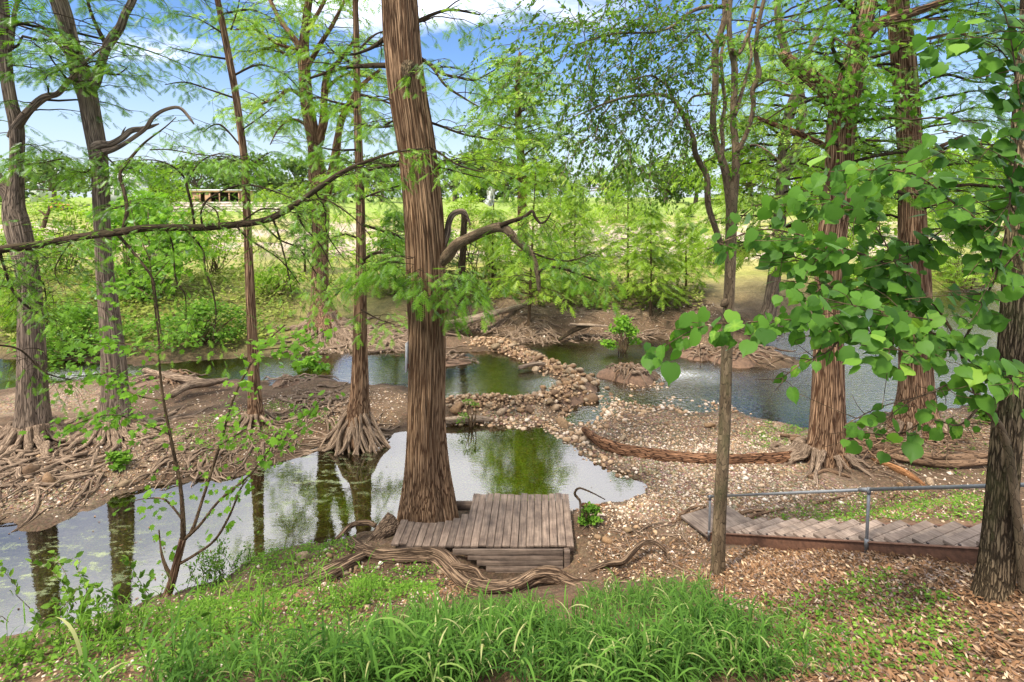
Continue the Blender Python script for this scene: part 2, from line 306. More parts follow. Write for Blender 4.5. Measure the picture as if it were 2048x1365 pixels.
def pebble_mat():
    m, n, l, o = mat('river_gravel'); a = attr(n, 'tint'); t = n.new('ShaderNodeTexCoord')
    c = ramp(n, l, a.outputs['Fac'], [(0, (0.20,0.12,0.065)), (0.25, (0.38,0.26,0.15)), (0.6, (0.50,0.42,0.33)), (1, (0.66,0.60,0.52))])
    f = noise(n, l, t.outputs['Object'], 22, 4, 0.7)
    c = mixrgb(n, l, 1.0, c, ramp(n, l, f, [(0.3, (0.7,0.62,0.55)), (0.65, (1.12,1.1,1.08))]), 'MULTIPLY')
    b = n.new('ShaderNodeBsdfPrincipled'); l.new(c, b.inputs['Base Color']); b.inputs['Roughness'].default_value = 0.9
    l.new(b.outputs[0], o.inputs[0]); return m
M['pebble'] = pebble_mat()
def ground_mat():
    m, n, l, o = mat('ground_cover'); a = attr(n, 'Col'); g = attr(n, 'gravel'); t = n.new('ShaderNodeTexCoord'); P = t.outputs['Object']
    f1 = noise(n, l, P, 3.0, 8, 0.7); f2 = noise(n, l, P, 22, 6, 0.75); f3 = noise(n, l, P, 0.5, 5)
    col = mixrgb(n, l, 1.0, a.outputs['Color'], ramp(n, l, f1, [(0.3, (0.62,0.58,0.52)), (0.68, (1.3,1.25,1.2))]), 'MULTIPLY')
    col = mixrgb(n, l, 1.0, col, ramp(n, l, f2, [(0.32, (0.42,0.40,0.37)), (0.66, (1.5,1.46,1.4))]), 'MULTIPLY')
    v = n.new('ShaderNodeTexVoronoi'); v.inputs['Scale'].default_value = 19; l.new(P, v.inputs['Vector'])
    peb = ramp(n, l, v.outputs['Distance'], [(0.0, (1.25,1.22,1.2)), (0.45, (1,1,1)), (0.75, (0.45,0.38,0.32))])
    pc = mixrgb(n, l, 0.35, peb, mixrgb(n, l, 1.0, peb, v.outputs['Color'], 'MULTIPLY'))
    col = mixrgb(n, l, g.outputs['Fac'], col, mixrgb(n, l, 1.0, col, pc, 'MULTIPLY'))
    b = n.new('ShaderNodeBsdfPrincipled'); l.new(col, b.inputs['Base Color']); b.inputs['Roughness'].default_value = 0.95; b.inputs['Specular IOR Level'].default_value = 0.2
    inv = n.new('ShaderNodeMath'); inv.operation = 'MULTIPLY'; l.new(v.outputs['Distance'], inv.inputs[0]); l.new(g.outputs['Fac'], inv.inputs[1])
    inv2 = n.new('ShaderNodeMath'); inv2.operation = 'MULTIPLY'; inv2.inputs[1].default_value = -1; l.new(inv.outputs[0], inv2.inputs[0])
    l.new(bump(n, l, f2, 0.5, 0.05, bump(n, l, inv2.outputs[0], 0.7, 0.04)), b.inputs['Normal']); l.new(b.outputs[0], o.inputs[0]); return m
M['ground'] = ground_mat()
def water_mat():
    m, n, l, o = mat('river_water'); t = n.new('ShaderNodeTexCoord'); P = t.outputs['Object']
    rip = attr(n, 'ripple'); sc_ = attr(n, 'scum'); fo = attr(n, 'foam')
    w1 = noise(n, l, vscale(n, l, P, (1.0, 1.6, 1)), 5.5, 4, 0.55); w2 = noise(n, l, P, 1.3, 3, 0.5)
    bm = n.new('ShaderNodeBump'); bm.inputs['Distance'].default_value = 0.05; l.new(w1, bm.inputs['Height']); l.new(rip.outputs['Fac'], bm.inputs['Strength'])
    b2 = n.new('ShaderNodeBump'); b2.inputs['Distance'].default_value = 0.02; b2.inputs['Strength'].default_value = 0.06; l.new(w2, b2.inputs['Height']); l.new(bm.outputs[0], b2.inputs['Normal'])
    fr = n.new('ShaderNodeFresnel'); fr.inputs['IOR'].default_value = 2.6; l.new(b2.outputs[0], fr.inputs['Normal'])
    gl = n.new('ShaderNodeBsdfGlossy'); gl.inputs['Roughness'].default_value = 0.015; l.new(b2.outputs[0], gl.inputs['Normal']); gl.inputs['Color'].default_value = (1.0,0.965,0.91,1)
    tr = n.new('ShaderNodeBsdfTransparent'); tr.inputs[0].default_value = (0.82,0.86,0.56,1)
    mx = n.new('ShaderNodeMixShader'); l.new(fr.outputs[0], mx.inputs[0]); l.new(tr.outputs[0], mx.inputs[1]); l.new(gl.outputs[0], mx.inputs[2])
    # floating algae
    fs = noise(n, l, vscale(n, l, P, (1.0, 1.8, 1)), 2.6, 9, 0.72)
    mul = n.new('ShaderNodeMath'); mul.operation = 'MULTIPLY'; l.new(sc_.outputs['Fac'], mul.inputs[0]); l.new(ramp(n, l, fs, [(0.53, (0,0,0)), (0.62, (1,1,1))]), mul.inputs[1])
    al = n.new('ShaderNodeBsdfDiffuse'); al.inputs[0].default_value = (0.30,0.34,0.17,1)
    m2 = n.new('ShaderNodeMixShader'); l.new(mul.outputs[0], m2.inputs[0]); l.new(mx.outputs[0], m2.inputs[1]); l.new(al.outputs[0], m2.inputs[2])
    ff = noise(n, l, vscale(n, l, P, (1.2, 3, 1)), 9, 6, 0.7)
    mf = n.new('ShaderNodeMath'); mf.operation = 'MULTIPLY'; l.new(fo.outputs['Fac'], mf.inputs[0]); l.new(ramp(n, l, ff, [(0.46, (0,0,0)), (0.58, (1,1,1))]), mf.inputs[1])
    wf = n.new('ShaderNodeBsdfDiffuse'); wf.inputs[0].default_value = (0.8,0.82,0.82,1)
    m3 = n.new('ShaderNodeMixShader'); l.new(mf.outputs[0], m3.inputs[0]); l.new(m2.outputs[0], m3.inputs[1]); l.new(wf.outputs[0], m3.inputs[2])
    l.new(m3.outputs[0], o.inputs[0]); return m
M['water'] = water_mat()

# ------------------------------------------------------------------ object helpers
def wloc(p):
    v = Vector((0, 0, 0))
    while p is not None: v = v + p.location; p = p.parent
    return np.array(v)
def tag(o, label=None, cat=None, group=None, kind=None):
    for k, v in (('label', label), ('category', cat), ('group', group), ('kind', kind)):
        if v: o[k] = v
    return o
def fastmesh(name, V, Q=None, T=None, attrs=None, smooth=True):
    me = bpy.data.meshes.new(name); V = np.asarray(V, np.float32)
    me.vertices.add(len(V)); me.vertices.foreach_set('co', V.ravel())
    idx = []; st = []; k = 0
    if Q is not None and len(Q):
        Q = np.asarray(Q, np.int32); idx.append(Q.ravel()); st.append(np.arange(len(Q))*4); k = len(Q)*4
    if T is not None and len(T):
        T = np.asarray(T, np.int32); idx.append(T.ravel()); st.append(k+np.arange(len(T))*3)
    idx = np.concatenate(idx); st = np.concatenate(st)
    me.loops.add(len(idx)); me.loops.foreach_set('vertex_index', idx.astype(np.int32))
    me.polygons.add(len(st)); me.polygons.foreach_set('loop_start', st.astype(np.int32))
    me.update(calc_edges=True)
    if smooth: me.polygons.foreach_set('use_smooth', np.ones(len(st), bool))
    for nme, a in (attrs or {}).items():
        a = np.asarray(a, np.float32)
        if a.ndim == 1: at = me.attributes.new(nme, 'FLOAT', 'POINT'); at.data.foreach_set('value', a)
        elif a.shape[1] == 3: at = me.attributes.new(nme, 'FLOAT_VECTOR', 'POINT'); at.data.foreach_set('vector', a.ravel())
        else: at = me.attributes.new(nme, 'FLOAT_COLOR', 'POINT'); at.data.foreach_set('color', a.ravel())
    return me
def empty(name, loc, label, cat, group=None):
    o = bpy.data.objects.new(name, None); C.objects.link(o); o.location = loc; o.empty_display_size = 0.2
    return tag(o, label, cat, group)
def mk(name, V, Q=None, T=None, m=None, parent=None, origin=None, attrs=None, smooth=True):
    org = wloc(parent) if parent is not None else (np.array(origin, float) if origin is not None else np.zeros(3))
    me = fastmesh(name, np.asarray(V, float)-org, Q, T, attrs, smooth)
    if m: me.materials.append(M[m])
    o = bpy.data.objects.new(name, me); C.objects.link(o)
    if parent is not None: o.parent = parent
    else: o.location = org
    return o
def inst(name, me, loc, rot, scl, parent=None):
    o = bpy.data.objects.new(name, me); C.objects.link(o)
    o.location = np.asarray(loc, float)-(wloc(parent) if parent is not None else 0); o.rotation_euler = rot
    o.scale = scl if hasattr(scl, '__len__') else (scl, scl, scl)
    if parent is not None: o.parent = parent
    return o
def smooth_path(P, n):
    """Catmull-Rom through rows of P"""
    P = np.asarray(P, float); k = len(P)
    if k < 3: 
        t = np.linspace(0, 1, n)[:, None]; return P[0]*(1-t)+P[-1]*t
    seg = np.linalg.norm(np.diff(P[:, :3], axis=0), axis=1); cum = np.concatenate([[0], np.cumsum(seg)]); s = np.linspace(0, cum[-1], n)
    i = np.clip(np.searchsorted(cum, s, side='right')-1, 0, k-2); t = ((s-cum[i])/np.maximum(seg[i], 1e-9))[:, None]
    p0 = P[np.maximum(i-1, 0)]; p1 = P[i]; p2 = P[i+1]; p3 = P[np.minimum(i+2, k-1)]
    return 0.5*((2*p1)+(-p0+p2)*t+(2*p0-5*p1+4*p2-p3)*t*t+(-p0+3*p1-3*p2+p3)*t**3)
def tube(P, R, sides, rmod=None, cap=True, L0=0.0):
    """tapered tube. rmod(theta, length, radius) -> added radius"""
    P = np.asarray(P, float); n = len(P); R = np.asarray(R, float)
    T = np.gradient(P, axis=0); T /= np.linalg.norm(T, axis=1)[:, None]+1e-12
    ref = np.array([1.0, 0, 0]) if abs(T[0][0]) < 0.9 else np.array([0, 1.0, 0])
    U = np.zeros_like(P); u = ref - T[0]*np.dot(ref, T[0]); u /= np.linalg.norm(u)
    for i in range(n):
        u = u - T[i]*np.dot(u, T[i]); u /= np.linalg.norm(u)+1e-12; U[i] = u
    W = np.cross(T, U)
    Ls = np.concatenate([[0], np.cumsum(np.linalg.norm(np.diff(P, axis=0), axis=1))])+L0
    th = np.arange(sides)/sides*2*np.pi
    ct, st = np.cos(th), np.sin(th)
    rr = np.repeat(R[:, None], sides, 1)
    if rmod is not None: rr = rr + rmod(th[None, :], Ls[:, None], R[:, None])
    V = P[:, None, :] + rr[:, :, None]*(U[:, None, :]*ct[None, :, None]+W[:, None, :]*st[None, :, None])
    B = np.stack([R[:, None]*ct[None, :], R[:, None]*st[None, :], np.repeat(Ls[:, None], sides, 1)], -1)
    V = V.reshape(-1, 3); B = B.reshape(-1, 3)
    i = np.arange(n-1)[:, None]*sides; j = np.arange(sides)[None, :]; j2 = (j+1) % sides
    Q = np.stack([i+j, i+j2, i+sides+j2, i+sides+j], -1).reshape(-1, 4)
    Tr = np.zeros((0, 3), int)
    if cap:
        V = np.vstack([V, P[-1:]+T[-1]*R[-1]*0.4, P[:1]]); B = np.vstack([B, [[0, 0, Ls[-1]]], [[0, 0, Ls[0]]]]); c = len(V)-2; b0 = (n-1)*sides
        jj = np.arange(sides); Tr = np.vstack([np.stack([b0+jj, b0+(jj+1) % sides, np.full(sides, c)], -1), np.stack([(jj+1) % sides, jj, np.full(sides, c+1)], -1)])
    return V, Q, Tr, B
class Tubes:
    def __init__(s): s.V = []; s.Q = []; s.T = []; s.B = []; s.n = 0
    def add(s, P, R, sides=4, rmod=None, cap=True):
        V, Q, T, B = tube(P, R, sides, rmod, cap); s.V.append(V); s.Q.append(Q+s.n); s.T.append(T+s.n); s.B.append(B); s.n += len(V)
    def build(s, name, m, parent):
        if not s.V: return None
        return mk(name, np.vstack(s.V), np.vstack(s.Q), np.vstack(s.T), m, parent, attrs={'bark': np.vstack(s.B)})
def tube_obj(name, P, R, sides, m, parent=None, rmod=None, origin=None):
    V, Q, T, B = tube(P, R, sides, rmod); return mk(name, V, Q, T, m, parent, origin, {'bark': B})
# leaf templates: rows of vertices, triangles
def frond(nl=7, L=1.0, seed=0, hb=0.045):
    r = random.Random(seed); V = []; T = []
    for i in range(nl):
        t = 0.08+0.9*i/(nl-1); ll = (0.34*math.sin(math.pi*(0.15+0.8*t))+0.06)
        for s in (-1, 1):
            b = len(V); a = math.radians(r.uniform(42, 62)); z = r.uniform(-0.05, 0.02)
            dx, dy = math.cos(a)*ll, s*math.sin(a)*ll
            V += [(t*L-hb, 0, 0), (t*L+hb, 0, 0), (t*L+dx, dy, z-0.04)]; T.append((b, b+1, b+2))
    return np.array(V), np.array(T)
def oval(n=1, wdt=0.5, bend=0.12):
    V = [(0,0,0), (0.35,-wdt/2,bend*0.5), (0.35,wdt/2,bend*0.5), (0.7,-wdt*0.38,0.02), (0.7,wdt*0.38,0.02), (1,0,-bend), (0.35,0,0), (0.72,0,-bend*0.3)]
    T = [(0,1,6), (0,6,2), (1,3,7), (1,7,6), (6,7,4), (6,4,2), (3,5,7), (7,5,4)]
    return np.array(V), np.array(T)
def small_leaf(wdt=0.5):
    return np.array([(0,0,0), (0.5,-wdt/2,0.03), (1,0,-0.06), (0.5,wdt/2,0.03)]), np.array([(0,1,2), (0,2,3)])
def lobed(rs, bend=0.1, n=None):
    """star-like leaf from polar radii (angle_deg, r) fan round a centre"""
    V = [(0.42, 0, 0)]; 
    for a, r in rs:
        x = 0.42+r*math.cos(math.radians(a)); y = r*math.sin(math.radians(a)); V.append((x, y, -bend*(x-0.42)**2*2-bend*1.5*y*y))
    k = len(rs); T = [(0, 1+i, 1+(i+1) % k) for i in range(k)]
    return np.array(V), np.array(T)
STAR = lobed([(0,0.58),(24,0.30),(52,0.56),(80,0.26),(108,0.50),(150,0.32),(180,0.40),(210,0.32),(252,0.50),(280,0.26),(308,0.56),(336,0.30)])
SYC = lobed([(0,0.60),(14,0.46),(25,0.36),(40,0.52),(58,0.60),(72,0.42),(86,0.44),(104,0.56),(130,0.45),(160,0.36),(180,0.30),(200,0.36),(230,0.45),(256,0.56),(274,0.44),(288,0.42),(302,0.60),(320,0.52),(335,0.36),(346,0.46)])
FROND = frond(8); FROND_C = frond(5, seed=3, hb=0.085)
def scatter_mesh(tmpl, P, X, Nrm, S, rng, tint=None):
    """copies of a template at P with x axis along X and z axis near Nrm"""
    V0, T0 = tmpl; P = np.asarray(P, float); n = len(P); X = np.asarray(X, float); Nrm = np.asarray(Nrm, float); S = np.asarray(S, float)
    X = X/(np.linalg.norm(X, axis=1)[:, None]+1e-9); Y = np.cross(Nrm, X); Y /= np.linalg.norm(Y, axis=1)[:, None]+1e-9; Z = np.cross(X, Y)
    V = P[:, None, :] + S[:, None, None]*(V0[None, :, 0:1]*X[:, None, :]+V0[None, :, 1:2]*Y[:, None, :]+V0[None, :, 2:3]*Z[:, None, :])
    T = T0[None, :, :]+(np.arange(n)*len(V0))[:, None, None]
    if tint is None: tint = rng.random(n)
    return V.reshape(-1, 3), T.reshape(-1, 3), np.repeat(tint, len(V0))
class Leaves:
    def __init__(s): s.P = []; s.X = []; s.N = []; s.S = []; s.t = []
    def add(s, p, x, n, sc_, t=None): s.P.append(p); s.X.append(x); s.N.append(n); s.S.append(sc_); s.t.append(t)
    def build(s, name, tmpl, m, parent, rng, tint_shift=0.0):
        if not s.P: return None
        n = len(s.P); tn = np.clip(rng.normal(0.42, 0.22, n)+tint_shift, 0, 1)
        P = np.array(s.P); cl = fbm(P[:, 0]*1.1+7, P[:, 2]*1.1+P[:, 1]*0.7, 4, 2); tn = np.clip(tn+(cl-0.5)*0.7, 0, 1)
        V, T, t = scatter_mesh(tmpl, P, s.X, s.N, s.S, rng, tn)
        return mk(name, V, None, T, m, parent, attrs={'tint': t}, smooth=False)

# ------------------------------------------------------------------ the ground: one fan-shaped sheet out to the horizon
def build_ground():
    ts = np.linspace(-1, 1, 390); ts = 1.75*(0.62*ts+0.38*ts**3)
    ys = np.concatenate([np.linspace(1.0, 8, 50, endpoint=False), np.geomspace(8, 60, 290, endpoint=False), np.geomspace(60, 3500, 80)])
    X = (ys[:, None]+4)*ts[None, :]; Y = np.repeat(ys[:, None], len(ts), 1)
    x = X.ravel(); y = Y.ravel(); z = height(x, y); sd = water_sd(x, y)
    nr, nc = X.shape
    i = np.arange(nr-1)[:, None]*nc; j = np.arange(nc-1)[None, :]
    Q = np.stack([i+j, i+j+1, i+nc+j+1, i+nc+j], -1).reshape(-1, 4)
    n1 = fbm(x*0.8, y*0.8, 3, 4); n2 = fbm(x*0.25, y*0.25, 8, 4); n3 = fbm(x*3, y*3, 12, 3)
    def c3(*v): return np.array(v)[None, :]
    def mx(a, b, t): return a*(1-t[:, None])+b*t[:, None]
    dirt = mx(c3(0.065,0.043,0.028), c3(0.155,0.112,0.076), n1)
    gravel = mx(c3(0.19,0.14,0.095), c3(0.36,0.295,0.23), n3)
    col = dirt.copy()
    # pale gravel bars: right hand bar, bar below the weir, edges of the left island
    gb = np.zeros(len(x)); gv = np.zeros(len(x))
    def blob(u, v, rx, ry, amp=1.0):
        c = atz(u, v, 0.3); return amp*np.exp(-((x-c[0])/rx)**2-((y-c[1])/ry)**2)
    for b in (blob(1450,960,3.0,1.9), blob(1310,1010,1.2,1.2,0.8), blob(1400,850,4.2,3.0,1.3), blob(1150,880,2.0,1.6), blob(1560,1000,1.6,1.3,0.7), blob(60,960,2.6,1.3,0.8), blob(300,900,3,1.2,0.5),
              blob(1900,850,3,1.2,0.8), blob(120,800,3,1.6,0.9), blob(720,690,4,2,0.6), blob(1250,640,9,1.4,0.5), blob(1030,840,3,1.5,0.8)):
        gb = np.maximum(gb, b)
    gb = sstep(0.25, 0.7, gb+(n1-0.5)*0.5)
    flat = sstep(38, 50, y)*sstep(105, 75, y)*sstep(0.43, 0.55, n2+0.10*sstep(60, 40, y)); gb = np.maximum(gb, 0.9*flat)
    col = mx(col, gravel, gb*0.85); col = mx(col, c3(0.60,0.54,0.46), flat*0.7); gv = np.maximum(gb, 0.35)
    # grass: far field, far left bank
    fld = sstep(26, 40, y)*(1-flat); gcol = mx(c3(0.17,0.21,0.04), c3(0.33,0.33,0.10), np.clip(n2*1.6-0.3, 0, 1)); gcol = mx(gcol, c3(0.15,0.27,0.04), sstep(85, 120, y)*0.7)
    col = mx(col, gcol, np.clip(fld*(0.55+0.6*n1), 0, 1)); gv = gv*(1-fld)
    # mossy sward on the left far bank and reddish litter on the near slope
    lb = sstep(-3, -9, x)*sstep(21, 25, y)*sstep(60, 40, y); col = mx(col, mx(c3(0.11,0.15,0.035), c3(0.24,0.22,0.08), n1), lb*0.75)
    ns = sstep(0.7, 1.1, z)*sstep(14, 11, y)*(y < 14); col = mx(col, mx(c3(0.08,0.048,0.028), c3(0.17,0.112,0.07), n1), ns*0.8); gv = gv*(1-0.6*ns)
    # under water: brown shallows to green algae
    uw = sstep(0.05, -0.25, z)*(sd < 0.3); alg = mx(c3(0.24,0.27,0.025), c3(0.55,0.56,0.09), n1); shal = mx(c3(0.16,0.115,0.06), c3(0.32,0.25,0.16), n3)
    col = mx(col, mx(shal, alg, sstep(-0.08, -0.28, z)*(1-0.7*sstep(17.5, 20, y)*sstep(-3, 0, x))*(1-0.75*np.exp(-((x-4.5)/4.5)**2-((y-16)/2.6)**2))), uw); gv = np.where(uw > 0.5, 0.8, gv)
    wet = np.exp(-((z-0.03)/0.06)**2)*(y < 45); col = col*(1-0.38*wet[:, None])
    col = np.clip(col, 0.01, 1)
    o = mk('ground', np.stack([x, y, z], -1), Q, None, 'ground', attrs={'Col': np.hstack([col, np.ones((len(x), 1))]), 'gravel': gv})
    tag(o, kind='structure')
build_ground()
def build_water():
    xs = np.linspace(-48, 80, 110); ys = np.linspace(4.5, 56, 74); X, Y = np.meshgrid(xs, ys); x = X.ravel(); y = Y.ravel(); nr, nc = X.shape
    i = np.arange(nr-1)[:, None]*nc; j = np.arange(nc-1)[None, :]; Q = np.stack([i+j, i+j+1, i+nc+j+1, i+nc+j], -1).reshape(-1, 4)
    z = np.zeros(len(x))
    def blob(u, v, rx, ry, a=1.0):
        c = atz(u, v, 0); return a*np.exp(-((x-c[0])/rx)**2-((y-c[1])/ry)**2)
    rip = 0.018+0.06*sstep(14.5, 17, y)+0.42*sstep(7, 11, x)*sstep(13, 16, y)+0.16*sstep(2, 5, x)*sstep(17, 19, y)+blob(1350,770,5,3.2,0.4)+blob(1200,740,3,3,0.12)+blob(450,740,6,2,0.12)
    scum = np.clip(blob(60,1160,2.0,1.5,0.6)+blob(620,960,1.6,1.5,0.6)+blob(330,1140,1.4,1.0,0.3), 0, 0.6)
    foam = np.clip(blob(1352,748,0.9,0.35,1.0)+blob(1395,758,0.8,0.3,0.6)+blob(180,748,1.6,0.4,0.7)+blob(1110,770,0.6,0.7,0.5), 0, 0.85)
    tag(mk('river', np.stack([x, y, z], -1), Q, None, 'water', attrs={'ripple': rip, 'scum': scum, 'foam': foam}), kind='structure')
build_water()

# ------------------------------------------------------------------ tree machinery
UP = np.array([0, 0, 1.0])
def unit(v): v = np.asarray(v, float); return v/(np.linalg.norm(v)+1e-12)
def rotz(v, a):
    c, s = math.cos(a), math.sin(a); return np.array([v[0]*c-v[1]*s, v[0]*s+v[1]*c, v[2]])
def fluted(seed, ridge=0.02, k0=9, flare=0.5, fh=0.5, lobes=6):
    r = np.random.default_rng(seed); ks = np.array([k0, k0*1.62//1, k0*2.3//1, k0*3.4//1]); ph = r.random(4)*6.28; wv = r.normal(0, 0.9, 4); ph2 = r.random(4)*6.28
    lp = r.random(3)*6.28
    def f(th, Lh, R):
        g = 0
        for k, p, a, q, am in zip(ks, ph, wv, ph2, (1.0, 0.8, 0.6, 0.45)):
            g = g + am*(np.abs(np.sin(0.5*k*th*1.0 + p + 0.55*np.sin(a*Lh+q+2*th))) - 0.63)
        g = g*ridge
        e = np.exp(-np.maximum(Lh-0.15, 0)/fh)
        fl = R*flare*e*(0.62+0.38*np.cos(lobes*th+lp[0]+0.5*np.sin(3*th+lp[1])))
        sw = R*0.07*np.sin(th*2+lp[2]+Lh*0.35)+R*0.045*np.sin(3*th+1.3*Lh+lp[1])
        return g+fl+sw
    return f
def px_path(pts, Y, dY=0.0):
    """(u, v, width_px) -> rows x y z r at depth Y, leaning dY over the path"""
    out = []; n = len(pts)
    for i, p in enumerate(pts):
        yy = Y + dY*i/(n-1); q = atd(p[0], p[1], yy); out.append([*q, p[2]/2*yy/F*ucos(p[0])])
    return np.array(out)
def trunk(root, pts, Y, m, sides=40, rows=110, extra=None, ridge=0.02, k0=9, flare=0.5, fh=0.5, seed=1, sink=0.25, dY=0.0, name='trunk', lobes=6):
    """pts listed from base to top, in photo pixels; extra = (rise_m, end_radius_factor, lean_x)"""
    A = px_path(pts, Y, dY)
    b = A[0].copy(); b[2] -= sink; A = np.vstack([b, A])
    if extra:
        d = unit(A[-1, :3]-A[-2, :3]); h, k, lx = extra; e0 = A[-1].copy()
        for t in (0.33, 0.66, 1.0):
            q = e0.copy(); q[:3] += d*h*t+np.array([lx*t*t, 0.25*math.sin(5*t+seed), 0]); q[3] = e0[3]*(1-(1-k)*t); A = np.vstack([A, q])
    S = smooth_path(A, rows); S[:, 3] = np.maximum(S[:, 3]*(0.90 if ridge else 1.0), 0.006)
    V, Q, T, B = tube(S[:, :3], S[:, 3], sides, fluted(seed, ridge, k0, flare*0.75, fh, lobes) if ridge else None)
    mk(name, V, Q, T, m, root, attrs={'bark': B}); return S
def at_height(S, z):
    i = int(np.argmin(np.abs(S[:, 2]-z))); return S[i, :3], S[i, 3]
FS = 1.15
class Crown:
    """collects fine branches and leaves of one tree"""
    def __init__(s, seed): s.r = np.random.default_rng(seed); s.tb = Tubes(); s.lv = Leaves()
    def u(s, a, b): return float(s.r.uniform(a, b))
    def frond_twig(s, p0, d, ln, r0, scl, droop=0.35, step=0.11, leafp=1.0, thick=True):
        n = 4; P = [p0 + d*ln*t + np.array([0, 0, -droop*ln*t*t]) + s.r.normal(0, 0.02*ln, 3)*(t > 0) for t in np.linspace(0, 1, n)]
        P = np.array(P); 
        if thick: s.tb.add(P, np.linspace(r0, r0*0.4, n), 3, cap=False)
        k = max(2, int(ln/step))
        for i in range(k):
            if s.r.random() > leafp: continue
            t = (i+0.6)/k; q = t*(n-1); a = int(min(q, n-2)); p = P[a]+(P[a+1]-P[a])*(q-a); dd = unit(P[a+1]-P[a])
            side = 1 if i % 2 else -1
            x = unit(rotz(dd, side*s.u(0.55, 1.1)) + np.array([0, 0, s.u(-0.35, 0.12)]))
            s.lv.add(p, x, unit(UP+s.r.normal(0, 0.34, 3)), FS*scl*s.u(0.7, 1.3))
        s.lv.add(P[-1], unit(P[-1]-P[-2]), unit(UP+s.r.normal(0, 0.34, 3)), FS*scl*s.u(0.8, 1.2))
    def branch(s, p0, d, ln, r0, scl, droop=0.25, tw=0.28, twl=0.32, leafp=1.0, step=0.12, bare=0.22, arch=0.15, sides=4):
        n = 8; w = s.r.normal(0, 1, 3); P = []
        for t in np.linspace(0, 1, n):
            P.append(p0 + d*ln*t + UP*(arch*ln*math.sin(t*2.2)*0.5 - droop*ln*t*t) + np.array([w[0], w[1], 0.4*w[2]])*0.07*ln*math.sin(3*t) + s.r.normal(0, 0.012*ln, 3)*(t > 0))
        P = np.array(P); s.tb.add(P, r0*(1-0.82*np.linspace(0, 1, n)), sides, cap=False)
        k = max(3, int(ln*(1-bare)/tw))
        for i in range(k):
            t = bare+(1-bare)*(i+s.u(0.1, 0.9))/k; q = t*(n-1); a = int(min(q, n-2)); p = P[a]+(P[a+1]-P[a])*(q-a); dd = unit(P[a+1]-P[a])
            side = 1 if i % 2 else -1
            x = unit(rotz(dd, side*s.u(0.5, 1.2))+np.array([0, 0, s.u(-0.25, 0.25)]))
            s.frond_twig(p, x, max(0.22, ln*twl*(1-0.55*t)*s.u(0.6, 1.3)), max(0.0035, r0*0.22), scl, leafp=leafp, step=step)
        s.frond_twig(P[-1], unit(P[-1]-P[-2]), max(0.25, 0.22*ln), max(0.003, r0*0.18), scl, leafp=leafp, step=step)
        return P
    def along(s, P, R, k, len_rng, scl, droop=0.25, up=0.1, twl=0.32, leafp=1.0, tmin=0.15, r0=None, step=0.12, bare=0.22, aim=None):
        """side branches off a traced limb"""
        n = len(P)
        for i in range(k):
            t = tmin+(1-tmin)*(i+s.u(0, 1))/k; a = int(min(t*(n-1), n-2)); p = P[a]+(P[a+1]-P[a])*(t*(n-1)-a); dd = unit(P[a+1]-P[a])
            x = rotz(np.array([dd[0], dd[1], 0.0]) if abs(dd[2]) < 0.8 else np.array([math.cos(i*2.4), math.sin(i*2.4), 0]), (1 if i % 2 else -1)*s.u(0.5, 1.4))
            x = unit(unit(x)+np.array([0, 0, up+s.u(-0.2, 0.25)])+(np.array(aim) if aim is not None else 0))
            ln = s.u(*len_rng); s.branch(p, x, ln, r0 or max(0.006, min(R[a]*0.45, ln*0.014)), scl, droop, twl=twl, leafp=leafp, step=step, bare=bare)
    def whorl(s, S, z0, z1, k, l0, l1, scl, droop=0.2, up=0.15, leafp=1.0, step=0.13, tw=0.28, azi=None, bare=0.2, twl=0.32):
        """branches round a trunk between two heights; length falls from l0 to l1"""
        for i in range(k):
            t = (i+s.u(0, 1))/k; z = z0+(z1-z0)*t; p, r = at_height(S, z); a = i*2.39996+s.u(-0.4, 0.4)
            if azi is not None: a = s.u(*azi)
            ln = (l0+(l1-l0)*t)*s.u(0.5, 1.35); d = unit(np.array([math.cos(a), math.sin(a), up+s.u(-0.15, 0.2)]))
            s.branch(p+d*r*0.5, d, ln, max(0.007, min(r*0.4, 0.016*ln)), scl, droop, tw=tw, leafp=leafp, step=step, bare=bare, twl=twl)
    def build(s, root, bark, leafm, tmpl=None, shift=0.0, bname='branches', cname='crown'):
        tb_ = s.tb.build(bname, bark, root)
        if tb_: tb_['kind'] = 'stuff'
        s.lv.build(cname, FROND if tmpl is None else tmpl, leafm, root, s.r, shift)
